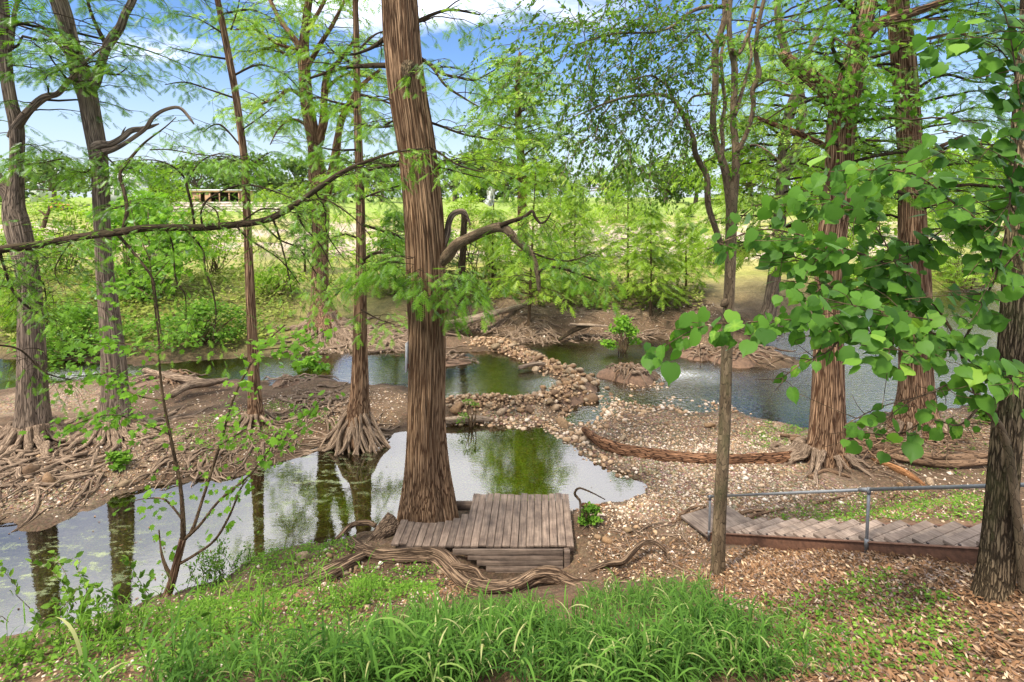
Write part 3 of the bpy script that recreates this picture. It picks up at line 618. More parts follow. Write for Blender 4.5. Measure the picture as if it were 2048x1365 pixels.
def roots(root, base, k, lr, rr, rng, a0=0.0, a1=6.283, rise=0.35, m='root', wander=0.35, rad0=0.5, name='root', sides=6, dig=0.2):
    for i in range(k):
        a = a0+(a1-a0)*(i+rng.uniform(0.1, 0.9))/k; ln = rng.uniform(*lr); r0 = rng.uniform(*rr); st = 0.14; n = max(6, int(ln/st))
        x = base[0]+math.cos(a)*rad0*0.55; y = base[1]+math.sin(a)*rad0*0.55; P = []
        ax = a; hum = rng.uniform(0, 6.28); hf = rng.uniform(1.5, 3.5); xs = []; ys = []
        for j in range(n):
            xs.append(x); ys.append(y); ax += rng.normal(0, wander)*0.55; ax += (a-ax)*0.12; x += math.cos(ax)*ln/n; y += math.sin(ax)*ln/n
        zs = height(np.array(xs), np.array(ys)); R = []
        for j in range(n):
            t = j/(n-1); r = r0*(1-0.8*t)
            z = max(zs[j], -0.25)+r*(0.1+0.6*math.sin(hum+hf*6*t)+0.3*math.sin(2.7*hum+hf*13*t))+rise*math.exp(-t*ln/0.28)
            if j == n-1: z -= dig
            P.append((xs[j], ys[j], z)); R.append(max(r*(1+0.22*math.sin(hum*3+hf*9*t)), 0.008))
        P = smooth_path(np.column_stack([np.array(P), R]), n*2)
        ph = rng.random()*6
        V, Q, T, B = tube(P[:, :3], np.maximum(P[:, 3], 0.006), sides, lambda th, Lh, Rr: Rr*(0.16*np.sin(2*th+Lh*4+ph)+0.10*np.sin(3*th-Lh*7)))
        mk(name, V, Q, T, m, root, attrs={'bark': B})
def root_px(root, pts, z_or_Y, m='root', sides=12, mode='z', name='root', rows=60, ridge=0.10):
    A = []
    for p in pts:
        zz = p[3] if len(p) > 3 else z_or_Y
        q = atz(p[0], p[1], zz) if mode == 'z' else atd(p[0], p[1], zz)
        A.append([*q, p[2]/2*q[1]/F*ucos(p[0])])
    S = smooth_path(np.array(A), rows); S[:, 3] = np.maximum(S[:, 3], 0.006)
    V, Q, T, B = tube(S[:, :3], S[:, 3], sides, lambda th, Lh, R: R*(ridge*np.sin(3*th+Lh*2.2)+ridge*0.9*np.sin(5*th-Lh*1.6)+ridge*0.6*np.sin(2*th+Lh*6)))
    mk(name, V, Q, T, m, root, attrs={'bark': B}); return S
def limb(root, pts, Y, m, sides=12, dY=0.0, rows=40, name='limb', ridge=0.05):
    A = px_path(pts, Y, dY); S = smooth_path(A, rows); S[:, 3] = np.maximum(S[:, 3], 0.004)
    V, Q, T, B = tube(S[:, :3], S[:, 3], sides, (lambda th, Lh, R: R*(ridge*np.sin(3*th+Lh*3)+ridge*np.sin(2*th-Lh*5+1))) if ridge else None)
    mk(name, V, Q, T, m, root, attrs={'bark': B}); return S

# ------------------------------------------------------------------ the great cypress through the deck
Z_DECK = 0.45
YM = 10.55
mainb = atd(850, 1052, YM); mainb[2] = 0.15
main = empty('cypress_tree', mainb, 'huge red-brown cypress trunk growing up through the wooden deck', 'tree')
SM = trunk(main, [(846,1058,118),(848,1010,112),(849,950,96),(851,850,86),(855,700,80),(855,600,81),(849,450,80),(833,300,76),(818,200,74),(809,120,72),(800,0,72)], YM, 'bark_main',
           sides=112, rows=240, extra=(9.5, 0.35, 0.4), ridge=0.024, k0=19, flare=0.30, fh=0.38, seed=3, lobes=5, sink=0.45)
# lobe at the right foot
AL = px_path([(893,1045,52),(888,1000,48),(882,930,36),(880,830,20)], YM+0.02); AL = np.vstack([AL[0]-np.array([0,0,0.35,0]), AL]); AL = smooth_path(AL, 60)
V, Q, T, B = tube(AL[:, :3], AL[:, 3], 48, fluted(8, 0.016, 9, 0.22, 0.3, 4)); mk('buttress', V, Q, T, 'bark_main', main, attrs={'bark': B})
S1 = limb(main, [(856,540,26),(880,522,30),(896,510,26),(912,490,22),(944,474,20),(977,460,20),(999,455,21),(1014,460,17),(1033,481,15),(1057,502,15),(1067,519,13),(1075,548,11),(1078,582,7)], YM+0.05, 'bark_elm', dY=-0.9)
S2 = limb(main, [(1000,452,12),(1022,443,9),(1048,435,8),(1064,423,6),(1072,438,5),(1082,447,5),(1094,440,4),(1102,426,3)], YM-0.5, 'bark_dark', sides=8)
S3 = limb(main, [(1077,545,6),(1094,535,6),(1122,537,6),(1154,547,5),(1200,565,3)], YM-0.85, 'bark_dark', sides=8)
S4 = limb(main, [(1066,506,4),(1100,518,4),(1140,522,3),(1190,505,2)], YM-0.75, 'bark_dark', sides=6)
S5 = limb(main, [(875,520,18),(893,470,15),(897,448,13),(904,431,12),(916,424,11),(927,424,10),(935,436,6),(941,450,3)], YM+0.25, 'bark_grey', sides=10)
c = Crown(11)
for S in (S3, S4): c.along(S[:, :3], S[:, 3], 9, (0.35, 0.9), 0.17, 0.25, 0.05)
c.along(S2[:, :3], S2[:, 3], 10, (0.3, 0.8), 0.15, 0.5, -0.25, leafp=0.45)
c.along(S1[10:, :3], S1[10:, 3], 5, (0.3, 0.7), 0.15, 0.3, 0.0, leafp=0.6)
# shoots on the trunk at eye level
for (u, v, k, ln, side) in ((815,545,5,0.8,-1),(840,560,5,0.7,0),(890,560,7,0.9,1),(870,600,4,0.5,1),(820,520,3,0.7,-1)):
    for i in range(k):
        p = atd(u+c.u(-14,14), v+c.u(-28,22), YM-0.42); d = unit((side*c.u(0.5,1.2)+c.u(-0.3,0.3), -c.u(0.3,0.9), c.u(-0.2,0.25))); c.branch(p, d, ln*c.u(0.7,1.3), 0.006, 0.20, 0.25, tw=0.16, twl=0.5, bare=0.05)
# long side limbs of the upper trunk
for pts in ([(832,118,9),(862,130,7),(885,148,6),(915,155,5),(950,160,4),(990,140,2)], [(834,112,8),(864,135,6),(890,170,5),(925,195,4),(960,215,2)], [(788,132,12),(740,132,10),(690,136,8),(640,150,6),(600,165,3)],
            [(790,60,12),(760,85,10),(735,100,7),(700,110,4),(655,105,3)], [(800,330,8),(760,335,6),(725,345,4),(690,350,3)],
            [(846,345,14),(872,335,11),(885,325,9),(899,321,5)], [(818,180,6),(800,230,5),(770,250,3)], [(845,240,6),(880,252,5),(930,270,4),(985,280,2)], [(810,60,9),(846,38,8),(900,20,6),(960,30,3)], [(842,290,6),(872,302,5),(915,330,4),(965,345,2)]):
    S = limb(main, pts, YM+0.1, 'bark_dark', sides=7, dY=c.u(-1.2, 1.2)); c.along(S[:, :3], S[:, 3], 9, (0.6, 1.5), 0.17, 0.25, 0.05, leafp=0.9)
c.whorl(SM, 11.5, 18, 30, 3.6, 1.8, 0.30, 0.15, 0.2, step=0.22, tw=0.4)
c.build(main, 'bark_dark', 'cypress')
# knots and the torn notch high on the trunk
kp = atd(815, 142, YM-0.30); tube_obj('knot', np.array([kp+[0,0.12,0.10], kp+[0,0.03,0.04], kp+[0,-0.01,-0.12], kp+[0,0.03,-0.36]]), [0.15,0.13,0.08,0.02], 12, 'bark_oak', main)
kp = None; 0 and tube_obj('knot', np.array([kp+[-0.1,0.2,0], kp+[-0.06,0.0,0.02], kp+[0.05,-0.04,0.02]]), [0.10,0.08,0.05], 10, 'bark_main', main)
kp = None; 0 and tube_obj('knot', np.array([kp+[0.1,0.2,0], kp+[0.06,0.0,0.02], kp+[-0.02,-0.04,-0.02]]), [0.10,0.08,0.04], 10, 'bark_main', main)
# exposed surface roots in front of the deck
root_px(main, [(700,1085,21,0.33),(722,1100,26,0.35),(760,1112,29,0.37),(800,1112,29,0.39),(850,1110,30,0.39),(880,1118,32,0.37),(905,1140,32,0.33),(935,1168,34,0.27),(980,1182,38,0.23),(1030,1172,32,0.23),(1070,1152,27,0.27),(1110,1150,26,0.25),(1150,1166,21,0.23),(1200,1172,18,0.25),(1260,1172,15,0.31),(1310,1178,8,0.27)], 0.3, sides=28, rows=150, ridge=0.15, m='root_main')
root_px(main, [(868,1112,19,0.39),(872,1135,16,0.29),(868,1160,12,0.15)], 0.3, sides=14, m='root_main')
root_px(main, [(905,1132,16,0.39),(930,1136,15,0.43),(952,1142,13,0.43),(965,1158,12,0.37),(985,1166,8,0.31)], 0.3, sides=14, m='root_main')
root_px(main, [(1178,1142,9,0.33),(1215,1128,12,0.39),(1245,1124,12,0.45),(1262,1108,11,0.51),(1285,1086,10,0.57),(1310,1086,9,0.55),(1328,1100,8,0.47),(1338,1118,5,0.33)], 0.3, sides=12, m='root_main')
root_px(main, [(735,1108,21,0.33),(700,1124,27,0.37),(660,1146,30,0.39),(610,1168,30,0.39),(560,1184,27,0.39),(520,1190,21,0.33)], 0.3, sides=22, rows=80, ridge=0.15, m='root_main')
root_px(main, [(790,1045,47,0.38),(770,1062,36,0.31),(745,1085,26,0.25),(715,1112,16,0.17)], 0.3, sides=22, m='root_main')
root_px(main, [(752,1052,10,0.33),(735,1046,12,0.37),(705,1050,11,0.37),(680,1072,9,0.29),(662,1088,5,0.13)], 0.3, sides=10, m='root_main')
root_px(main, [(832,1178,19,0.43),(815,1198,15,0.45),(795,1216,10,0.43),(780,1228,5,0.41)], 0.4, sides=12, m='stick')
# notice fixed to the left side of the trunk
pn = atd(816, 712, YM-0.16)
sg = empty('notice', pn, 'narrow white paper notice fixed to the left side of the huge cypress trunk', 'notice')
def box(name, c, s, m, parent, rot=(0,0,0), bev=0.0):
    x, y, z = s[0]/2, s[1]/2, s[2]/2
    V = np.array([(-x,-y,-z),(x,-y,-z),(x,y,-z),(-x,y,-z),(-x,-y,z),(x,-y,z),(x,y,z),(-x,y,z)]); Q = [(0,3,2,1),(4,5,6,7),(0,1,5,4),(1,2,6,5),(2,3,7,6),(3,0,4,7)]
    me = fastmesh(name, V, Q, smooth=False); me.materials.append(M[m]); o = bpy.data.objects.new(name, me); C.objects.link(o)
    o.location = np.asarray(c, float)-(wloc(parent) if parent is not None else 0); o.rotation_euler = rot
    if parent is not None: o.parent = parent
    if bev:
        b = o.modifiers.new('bevel', 'BEVEL'); b.width = bev; b.segments = 2
    return o
box('sheet', pn, (0.006, 0.30, 0.56), 'white', sg, (0, 0.02, math.radians(-7)))
box('printed_band', pn+np.array([-0.004,-0.02,0.02]), (0.003, 0.22, 0.05), 'sign_red', sg, (0, 0.02, math.radians(-14)))
box('printed_band', pn+np.array([-0.004,-0.02,-0.2]), (0.003, 0.22, 0.09), 'sign_red', sg, (0, 0.02, math.radians(-14)))

# ------------------------------------------------------------------ deck
deck = empty('wooden_deck', (-0.5, 10.4, 0.1), 'weathered plank deck built around the huge cypress trunk', 'deck')
rg = random.Random(4)
Yf = atz(1000, 1092, Z_DECK)[1]; Yb = atz(1000, 988, Z_DECK)[1]; x0 = atz(778, 1096, Z_DECK)[0]; skew = 0.05; Xr = x0+23*0.1405
tcx, tcy = SM[6, 0], YM
for i in range(23):
    xc = x0+0.07+i*0.1405
    y0 = Yf+rg.uniform(-0.02, 0.02)+(0.06 if i < 2 else 0); y1 = Yb+rg.uniform(-0.03, 0.03)
    segs = [(y0, y1)]
    if i < 9:
        lim = 0.60*math.sqrt(max(0.0, 1-((xc-(-1.62))/0.78)**2)) if abs(xc+1.62) < 0.78 else 0
        segs = [(y0, YM-lim-0.02)] if lim > 0.15 else ([(y0, YM-0.3)] if i < 2 else [(y0, y1)])
    for a, b in segs:
        if i == 22: a += -0.02
        box('board', (xc+skew*((a+b)/2-Yf), (a+b)/2, Z_DECK-0.02+rg.uniform(-0.004, 0.004)), (0.133-rg.uniform(0, 0.006), b-a, 0.038), 'board', deck, (rg.uniform(-.004,.004), rg.uniform(-.006,.006), -math.atan(skew)+rg.uniform(-.004,.004)), 0.004)
box('joist', (-0.45, Yf+0.14, Z_DECK-0.12), (3.1, 0.05, 0.14), 'skirt', deck); box('joist', (-0.1, Yb-0.2, Z_DECK-0.14), (2.2, 0.05, 0.18), 'skirt', deck); box('joist', (0.1, (Yf+Yb)/2, Z_DECK-0.14), (1.7, 0.05, 0.18), 'skirt', deck)
for i in range(5):
    zz = Z_DECK-0.065-i*0.097
    l_ = Xr-2.02+i*0.16-(0.1 if i == 0 else 0)
    r_ = Xr-0.20
    box('skirt_board', ((l_+r_)/2, Yf-0.055-0.012*i-(0.012 if i == 0 else 0), zz), (r_-l_, 0.035, 0.090), 'skirt', deck, (math.radians(-7), 0, 0), 0.004)
box('corner_post', (Xr-0.13, Yf-0.04, 0.10), (0.10, 0.10, 0.62), 'skirt', deck, (0,0,0.1), 0.01)
box('corner_post', (Xr-0.06, Yb-0.12, 0.08), (0.10, 0.10, 0.60), 'skirt', deck, (0,0,0), 0.01)

# ------------------------------------------------------------------ left hand cypresses
def tree_root(name, u, v, z, label, group=None):
    p = atz(u, v, z); g = gz(p[0], p[1]); p[2] = g; return empty(name, p, label, 'tree', group), p
G1 = 'cypresses on the gravel island'
rng = np.random.default_rng(5)
Y1 = 14.0
t1, b1 = tree_root('cypress_tree', 66, 880, 0.3, 'thick grey cypress nearest the left edge with a fork limb and gnarled roots', G1); Y1 = b1[1]
SA = trunk(t1, [(67,872,92),(67,830,78),(65,770,68),(61,650,58),(57,560,52),(46,500,56),(35,450,60),(28,410,50),(33,340,33),(33,260,34),(20,200,30),(13,150,29),(9,60,27),(5,0,25)], Y1, 'bark_grey', sides=56, rows=170, extra=(8, 0.3, -0.6), ridge=0.018, k0=13, flare=0.38, fh=0.45, seed=21)
LA = limb(t1, [(22,275,20),(36,250,24),(62,218,20),(90,195,18),(115,188,14),(135,165,14),(150,150,10),(175,120,7),(205,95,4)], Y1, 'bark_grey', dY=-0.4)
limb(t1, [(96,195,5),(97,180,4),(98,166,2)], Y1-0.1, 'bark_grey', sides=6)
LA2 = limb(t1, [(20,100,14),(28,35,12),(36,0,9),(48,-60,6)], Y1, 'bark_grey')
LA3 = limb(t1, [(32,430,30),(18,390,34),(2,370,30),(-18,330,26),(-40,280,22),(-70,200,14)], Y1, 'bark_grey')
LA4 = limb(t1, [(86,455,12),(92,436,9),(98,422,7),(97,412,3)], Y1-0.2, 'stick', sides=7); limb(t1, [(93,434,6),(84,425,5),(76,421,2)], Y1-0.2, 'stick', sides=6)
c = Crown(21)
c.along(LA[:, :3], LA[:, 3], 12, (0.9, 2.2), 0.20, 0.1, 0.1); c.along(LA2[:, :3], LA2[:, 3], 8, (0.9, 2.0), 0.20); c.along(LA3[:, :3], LA3[:, 3], 8, (0.8, 1.8), 0.2)
for pts in ([(12,60,6),(60,45,5),(100,65,4),(128,100,4),(140,120,2)], [(15,130,6),(60,135,4),(100,150,3),(130,165,2)], [(35,290,5),(60,290,3),(85,305,2)], [(38,330,5),(90,325,4),(120,318,2)]):
    S = limb(t1, pts, Y1-0.3, 'bark_dark', sides=6, dY=c.u(-0.8, 0.3)); c.along(S[:, :3], S[:, 3], 10, (0.4, 1.1), 0.2, 0.15, 0.0)
c.whorl(SA, 10.0, 18.5, 34, 3.4, 1.5, 0.26, 0.2, 0.1, step=0.18)
c.build(t1, 'bark_dark', 'cypress')
roots(t1, b1, 16, (1.0, 3.2), (0.05, 0.13), rng, a0=3.3, a1=6.6, rise=0.45, rad0=0.75)
roots(t1, b1, 10, (0.8, 2.2), (0.05, 0.12), rng, a0=0.3, a1=3.2, rise=0.4, rad0=0.7)
t2, b2 = tree_root('cypress_tree', 231, 862, 0.32, 'grey cypress with a wide upper fork and a broken hooked limb, second from left', G1); Y2 = b2[1]
SB = trunk(t2, [(232,860,84),(231,820,70),(231,780,62),(227,720,58),(218,630,51),(211,560,44),(207,500,40),(205,450,40),(202,380,41),(199,340,42),(193,290,46),(184,240,46),(177,200,46),(168,165,50),(150,110,40),(138,70,38),(117,0,40)], Y2, 'bark_grey', sides=56, rows=180, extra=(7, 0.3, -0.4), ridge=0.018, k0=12, flare=0.35, fh=0.45, seed=22)
LB1 = limb(t2, [(180,175,30),(190,165,24),(200,135,22),(212,100,20),(226,75,22),(240,55,20),(250,28,18),(265,0,16),(285,-60,12)], Y2, 'bark_grey')
LB2 = limb(t2, [(188,296,22),(200,290,24),(222,288,16),(245,276,15),(262,262,14),(284,258,11),(300,254,9),(318,248,3)], Y2-0.2, 'bark_grey', sides=10)
LB3 = limb(t2, [(190,312,18),(206,305,18),(230,298,12),(258,282,10),(290,258,10),(305,236,9),(325,222,8),(350,215,8),(364,219,7),(378,235,6),(388,249,3)], Y2-0.25, 'bark_grey', sides=10)
limb(t2, [(243,274,6),(247,262,4),(252,254,1.5)], Y2-0.22, 'bark_grey', sides=6)
LB4 = limb(t2, [(213,90,12),(203,72,10),(190,45,8),(178,12,7),(172,-30,5)], Y2, 'bark_dark', sides=7)
LB5 = limb(t2, [(176,190,10),(140,120,7),(100,75,6),(50,55,5),(5,40,4)], Y2-0.15, 'bark_grey', sides=8)
c = Crown(22)
for S in (LB1, LB4, LB5): c.along(S[:, :3], S[:, 3], 12, (0.6, 1.6), 0.20, 0.2, 0.05)
for pts in ([(140,60,6),(150,110,5),(180,135,4),(200,130,2)], [(185,140,5),(230,150,4),(255,135,2)], [(160,100,5),(120,140,4),(80,150,2)], [(200,300,5),(230,330,4),(260,345,2)], [(196,330,5),(170,345,4),(140,340,2)], [(205,420,5),(240,415,4),(270,400,2)], [(200,350,5),(228,360,4),(252,350,2)]):
    S = limb(t2, pts, Y2-0.3, 'bark_dark', sides=6, dY=c.u(-0.9, 0.4)); c.along(S[:, :3], S[:, 3], 9, (0.35, 1.0), 0.19, 0.15, 0.0)
c.whorl(SB, 11.5, 18.5, 28, 3.2, 1.5, 0.26, 0.2, 0.1, step=0.18)
c.build(t2, 'bark_dark', 'cypress')
roots(t2, b2, 18, (0.9, 2.8), (0.05, 0.12), rng, a0=3.2, a1=6.8, rise=0.4, rad0=0.65)
roots(t2, b2, 8, (1.0, 2.6), (0.05, 0.11), rng, a0=-0.6, a1=1.2, rise=0.35, rad0=0.6)
t3, b3 = tree_root('cypress_tree', 510, 852, 0.3, 'slim straight cypress leaning slightly left, right of the forked grey cypress', G1); Y3 = b3[1]
SC = trunk(t3, [(511,852,50),(512,835,40),(508,760,28),(503,650,24),(498,520,21),(494,430,19),(489,330,18),(480,250,17),(470,180,16),(455,100,15),(435,0,13)], Y3, 'bark_right', sides=36, rows=140, extra=(5, 0.2, -0.2), ridge=0.008, k0=9, flare=0.45, fh=0.35, seed=23)
c = Crown(23)
for pts in ([(478,200,5),(420,180,4),(370,165,3),(330,170,2)], [(465,120,5),(400,110,4),(340,95,2)], [(487,300,4),(440,250,4),(405,265,2)], [(470,150,5),(520,130,4),(570,150,3),(600,180,2)], [(484,260,4),(520,235,3),(545,215,2)], [(450,70,5),(400,40,3),(360,30,2)], [(440,30,5),(500,20,4),(550,40,2)], [(490,330,4),(455,318,3),(425,322,2)], [(492,340,4),(520,318,3),(540,305,2)], [(462,60,4),(475,20,3),(480,-10,3)]):
    S = limb(t3, pts, Y3, 'bark_dark', sides=6, dY=c.u(-1.0, 1.0)); c.along(S[:, :3], S[:, 3], 8, (0.35, 1.2), 0.19, 0.2, 0.05)
c.whorl(SC, 11.8, 17, 22, 2.4, 1.0, 0.24, 0.2, 0.1, step=0.18)
c.build(t3, 'bark_dark', 'cypress')
roots(t3, b3, 16, (0.5, 1.6), (0.03, 0.07), rng, rise=0.3, rad0=0.35)
t5, b5 = tree_root('cypress_tree', 716, 880, 0.1, 'slim cypress on a skirt of hanging roots, left of the huge trunk', G1); Y5 = b5[1]
SE = trunk(t5, [(714,868,70),(716,845,58),(717,815,48),(719,780,40),(720,700,32),(721,600,27),(722,500,22),(720,400,20),(716,250,18),(714,150,15),(712,50,13),(711,0,12)], Y5, 'bark_right', sides=48, rows=150, extra=(4, 0.2, 0.2), ridge=0.010, k0=11, flare=0.2, fh=0.45, seed=25)
c = Crown(25)
for pts in ([(722,190,6),(760,200,5),(800,215,3)], [(724,250,6),(760,255,5),(795,250,3)], [(714,215,6),(670,205,5),(630,195,3),(610,220,2)], [(716,300,5),(665,300,4),(625,290,2)], [(722,330,5),(770,330,4),(805,320,2)], [(714,130,5),(675,110,4),(650,85,2)], [(716,400,5),(770,380,4),(800,372,2)], [(724,450,6),(775,465,5),(812,480,3)], [(726,520,6),(760,505,6),(790,530,4),(815,560,2)], [(722,560,5),(690,575,4),(660,600,2)], [(722,620,4),(760,640,3),(790,650,2)], [(718,360,5),(680,385,4),(640,400,2)], [(717,100,5),(750,70,4),(780,60,2)], [(724,480,5),(690,470,4),(655,480,2)]):
    S = limb(t5, pts, Y5-0.2, 'bark_dark', sides=6, dY=c.u(-1.2, 0.8)); c.along(S[:, :3], S[:, 3], 8, (0.4, 1.2), 0.19, 0.2, 0.0)
c.whorl(SE, 12, 16.5, 18, 2.2, 1.0, 0.24, 0.2, 0.1, step=0.18)
c.build(t5, 'bark_dark', 'cypress')
# dense skirt of roots that hang over the water
for i in range(34):
    a = math.radians(-178+176*(i+rng.random())/34); r0 = rng.uniform(0.03, 0.055); top = 0.68+rng.uniform(-0.25, 0.35); out = rng.uniform(0.5, 0.95)
    ca, sa = math.cos(a), math.sin(a); P = []
    for t in np.linspace(0, 1, 8):
        rad = 0.22+out*(t**0.75)*(0.6+0.4*abs(ca)); aa = a+0.12*math.sin(5*t+i)
        P.append((b5[0]+rad*math.cos(aa), b5[1]+rad*math.sin(aa)*0.85, top*(1-t)**1.25+0.06*math.sin(9*t+i)*(1-t)-0.10*t))
    P = smooth_path(np.array(P), 20); tube_obj('root', P, np.linspace(r0*1.3, r0*0.75, 20), 8, 'root', t5, lambda th, Lh, R: R*0.15*np.sin(3*th+Lh*6))
roots(t5, b5, 14, (0.8, 1.9), (0.03, 0.07), rng, a0=0, a1=3.14, rise=0.35, rad0=0.5)
roots(t5, b5, 10, (1.0, 2.2), (0.03, 0.06), rng, a0=2.7, a1=3.6, rise=0.3, rad0=0.5)
# far cypress with two stems
t4, b4 = tree_root('cypress_tree', 645, 640, 0.85, 'twin-stemmed cypress across the stream above a mat of exposed roots'); Y4 = b4[1]
SD = trunk(t4, [(648,645,78),(642,610,52),(640,570,42),(641,500,38),(641,440,38),(637,380,42),(632,320,32),(628,280,28),(616,220,27),(611,180,26),(607,110,24),(612,50,18),(618,0,16)], Y4, 'bark_right', sides=44, rows=140, extra=(8, 0.3, 0.2), ridge=0.02, k0=11, flare=0.5, fh=0.7, seed=24)
LD = [limb(t4, p, Y4, 'bark_right', dY=d) for p, d in (([(645,400,24),(662,360,22),(671,310,18),(677,270,15),(685,234,14),(700,205,12),(725,170,9),(760,140,6)], -1),
      ([(636,290,20),(648,240,18),(648,200,15),(655,150,13),(680,120,9),(710,80,6)], 0.5), ([(610,120,14),(590,80,12),(560,40,10),(540,0,8)], 1), ([(612,140,12),(640,90,10),(665,50,8),(690,0,6)], -1),
      ([(612,200,10),(580,180,8),(550,200,7),(520,210,5),(490,240,3)], -1.5), ([(608,100,9),(560,90,7),(510,60,5),(470,60,3)], -1), ([(645,230,8),(690,220,6),(720,230,4)], -1), ([(625,260,8),(590,240,6),(560,255,4),(540,290,2)], 0), ([(650,180,8),(690,150,6),(740,155,4)], 1),
      ([(615,60,10),(640,20,8),(660,-20,6)], 0), ([(605,90,9),(575,110,7),(545,95,5),(500,110,3)], 1.5), ([(635,360,6),(600,385,5),(570,400,3)], -1), ([(660,350,6),(700,375,5),(740,380,3)], -1))]
c = Crown(24)
for S in LD: c.along(S[:, :3], S[:, 3], 17, (0.9, 2.2), 0.30, 0.15, 0.1, step=0.13)
c.whorl(SD, 15.5, 25, 40, 4.5, 2.0, 0.36, 0.15, 0.15, step=0.24, tw=0.4)
c.build(t4, 'bark_dark', 'cypress_y', FROND_C)
roots(t4, b4, 26, (2.0, 5.2), (0.07, 0.17), rng, a0=-1.35, a1=0.15, rise=0.7, rad0=1.0, wander=0.28)
roots(t4, b4, 12, (1.0, 2.6), (0.07, 0.15), rng, a0=3.4, a1=5.0, rise=0.6, rad0=0.9)

# ------------------------------------------------------------------ right hand cypresses
t6, b6 = tree_root('cypress_tree', 1652, 918, 0.3, 'red-brown cypress with a flared base beside the gravel bar, behind the handrail'); Y6 = b6[1]
SF = trunk(t6, [(1652,922,100),(1655,880,84),(1657,800,72),(1658,720,65),(1656,600,60),(1663,480,60),(1674,400,60),(1679,330,60),(1681,270,62),(1688,210,64),(1703,150,58),(1712,110,52),(1722,60,46),(1735,0,44)], Y6, 'bark_right', sides=80, rows=200, extra=(9, 0.3, 0.4), ridge=0.026, k0=13, flare=0.55, fh=0.42, seed=26)
LF = limb(t6, [(1698,262,36),(1690,240,40),(1668,205,38),(1648,178,36),(1622,155,35),(1598,136,30),(1580,122,24),(1562,108,16)], Y6-0.1, 'bark_right', sides=20, rows=50, ridge=0.07)
LF2 = limb(t6, [(1655,296,14),(1630,282,13),(1590,265,12),(1550,250,11),(1515,236,7)], Y6-0.3, 'log_red', sides=10)
limb(t6, [(1660,243,4),(1620,241,3),(1578,243,2)], Y6-0.3, 'bark_dark', sides=6)
LF3 = limb(t6, [(1712,100,34),(1740,62,28),(1765,44,26),(1810,30,22),(1850,18,20),(1890,2,18),(1960,-30,12)], Y6-0.2, 'bark_right', sides=14, ridge=0.06)
c = Crown(26); cs = Crown(126)
for S, k in ((LF, 10), (LF3, 14)): c.along(S[:, :3], S[:, 3], k, (0.7, 1.8), 0.2, 0.15, 0.15)
c.whorl(SF, 6.4, 11.5, 30, 2.4, 2.8, 0.2, 0.25, 0.1); c.whorl(SF, 11, 19.5, 34, 3.6, 1.6, 0.28, 0.2, 0.1, step=0.2)
c.build(t6, 'bark_dark', 'cypress')
# star shaped leaves of the shoots on its upper trunk
for i in range(760):
    t = cs.r.random(); u_ = 1690+cs.r.normal(0, 55)+30*(1-t); v_ = 20+250*t+cs.r.normal(0, 18)
    if cs.r.random() < 0.35: u_ = 1760+cs.r.normal(0, 70); v_ = 200+cs.r.normal(0, 30)
    p = atd(u_, v_, Y6-0.55-cs.u(0, 0.9)); cs.lv.add(p, unit(cs.r.normal(0, 1, 3)+[0, 0, -0.5]), unit(cs.r.normal(0, 0.8, 3)+[0, -0.6, 0.8]), cs.u(0.10, 0.17))
for i in range(46):
    p = atd(1690+cs.r.normal(0, 30), cs.u(30, 260), Y6-0.3); q = p+np.array([cs.u(-0.8, 0.9), -cs.u(0.2, 0.9), cs.u(-0.2, 0.5)]); cs.tb.add(smooth_path([p, (p+q)/2+[0, 0, 0.1], q], 6), np.linspace(0.008, 0.003, 6), 3, cap=False)
cs.build(t6, 'bark_twig', 'gum', STAR, bname='shoots', cname='shoot_leaves')
roots(t6, b6, 9, (0.7, 1.8), (0.05, 0.11), rng, a0=2.2, a1=4.2, rise=0.35, rad0=0.85, m='root')
roots(t6, b6, 8, (0.4, 1.0), (0.04, 0.08), rng, a0=4.4, a1=6.6, rise=0.3, rad0=0.85)
t7, b7 = tree_root('cypress_tree', 1833, 858, 0.35, 'broad-based pale brown cypress at the river edge above the brush pile'); Y7 = b7[1]
SG = trunk(t7, [(1833,860,118),(1833,835,98),(1833,780,78),(1830,700,71),(1829,560,69),(1826,450,62),(1822,340,58),(1815,240,58),(1810,150,58),(1804,80,58),(1795,0,50)], Y7, 'bark_right', sides=72, rows=180, extra=(9, 0.3, -0.3), ridge=0.024, k0=13, flare=0.6, fh=0.42, seed=27)
limb(t7, [(1830,335,18),(1846,318,14),(1862,300,13),(1884,292,10),(1925,272,6)], Y7-0.4, 'bark_right', sides=10)
LG = [limb(t7, p, Y7, 'bark_dark', sides=7, dY=d) for p, d in (([(1830,100,8),(1900,80,7),(1970,95,5),(2040,80,3)], -1.5), ([(1830,180,8),(1890,150,7),(1960,165,5),(2030,150,3)], 1), ([(1790,150,7),(1750,130,5),(1700,150,3)], 1.5), ([(1835,260,7),(1900,230,6),(1960,215,4),(2020,225,3)], -1), ([(1800,300,6),(1755,310,5),(1715,300,3)], -1), ([(1840,330,7),(1900,330,6),(1980,310,4)], 0.5), ([(1835,390,6),(1890,380,5),(1960,385,3)], 1), ([(1800,400,6),(1755,390,5),(1720,400,3)], 1), ([(1840,40,8),(1900,20,6),(1980,30,4)], 0))]
c = Crown(27)
c.whorl(SG, 5.5, 12, 26, 2.4, 2.8, 0.22, 0.2, 0.1)
for S in LG: c.along(S[:, :3], S[:, 3], 16, (0.7, 1.9), 0.21, 0.2, 0.1)
c.whorl(SG, 11, 20, 34, 3.8, 1.8, 0.28, 0.2, 0.1, step=0.2)
c.build(t7, 'bark_dark', 'cypress')
roots(t7, b7, 10, (0.5, 1.3), (0.05, 0.1), rng, a0=3.1, a1=6.4, rise=0.35, rad0=1.0)
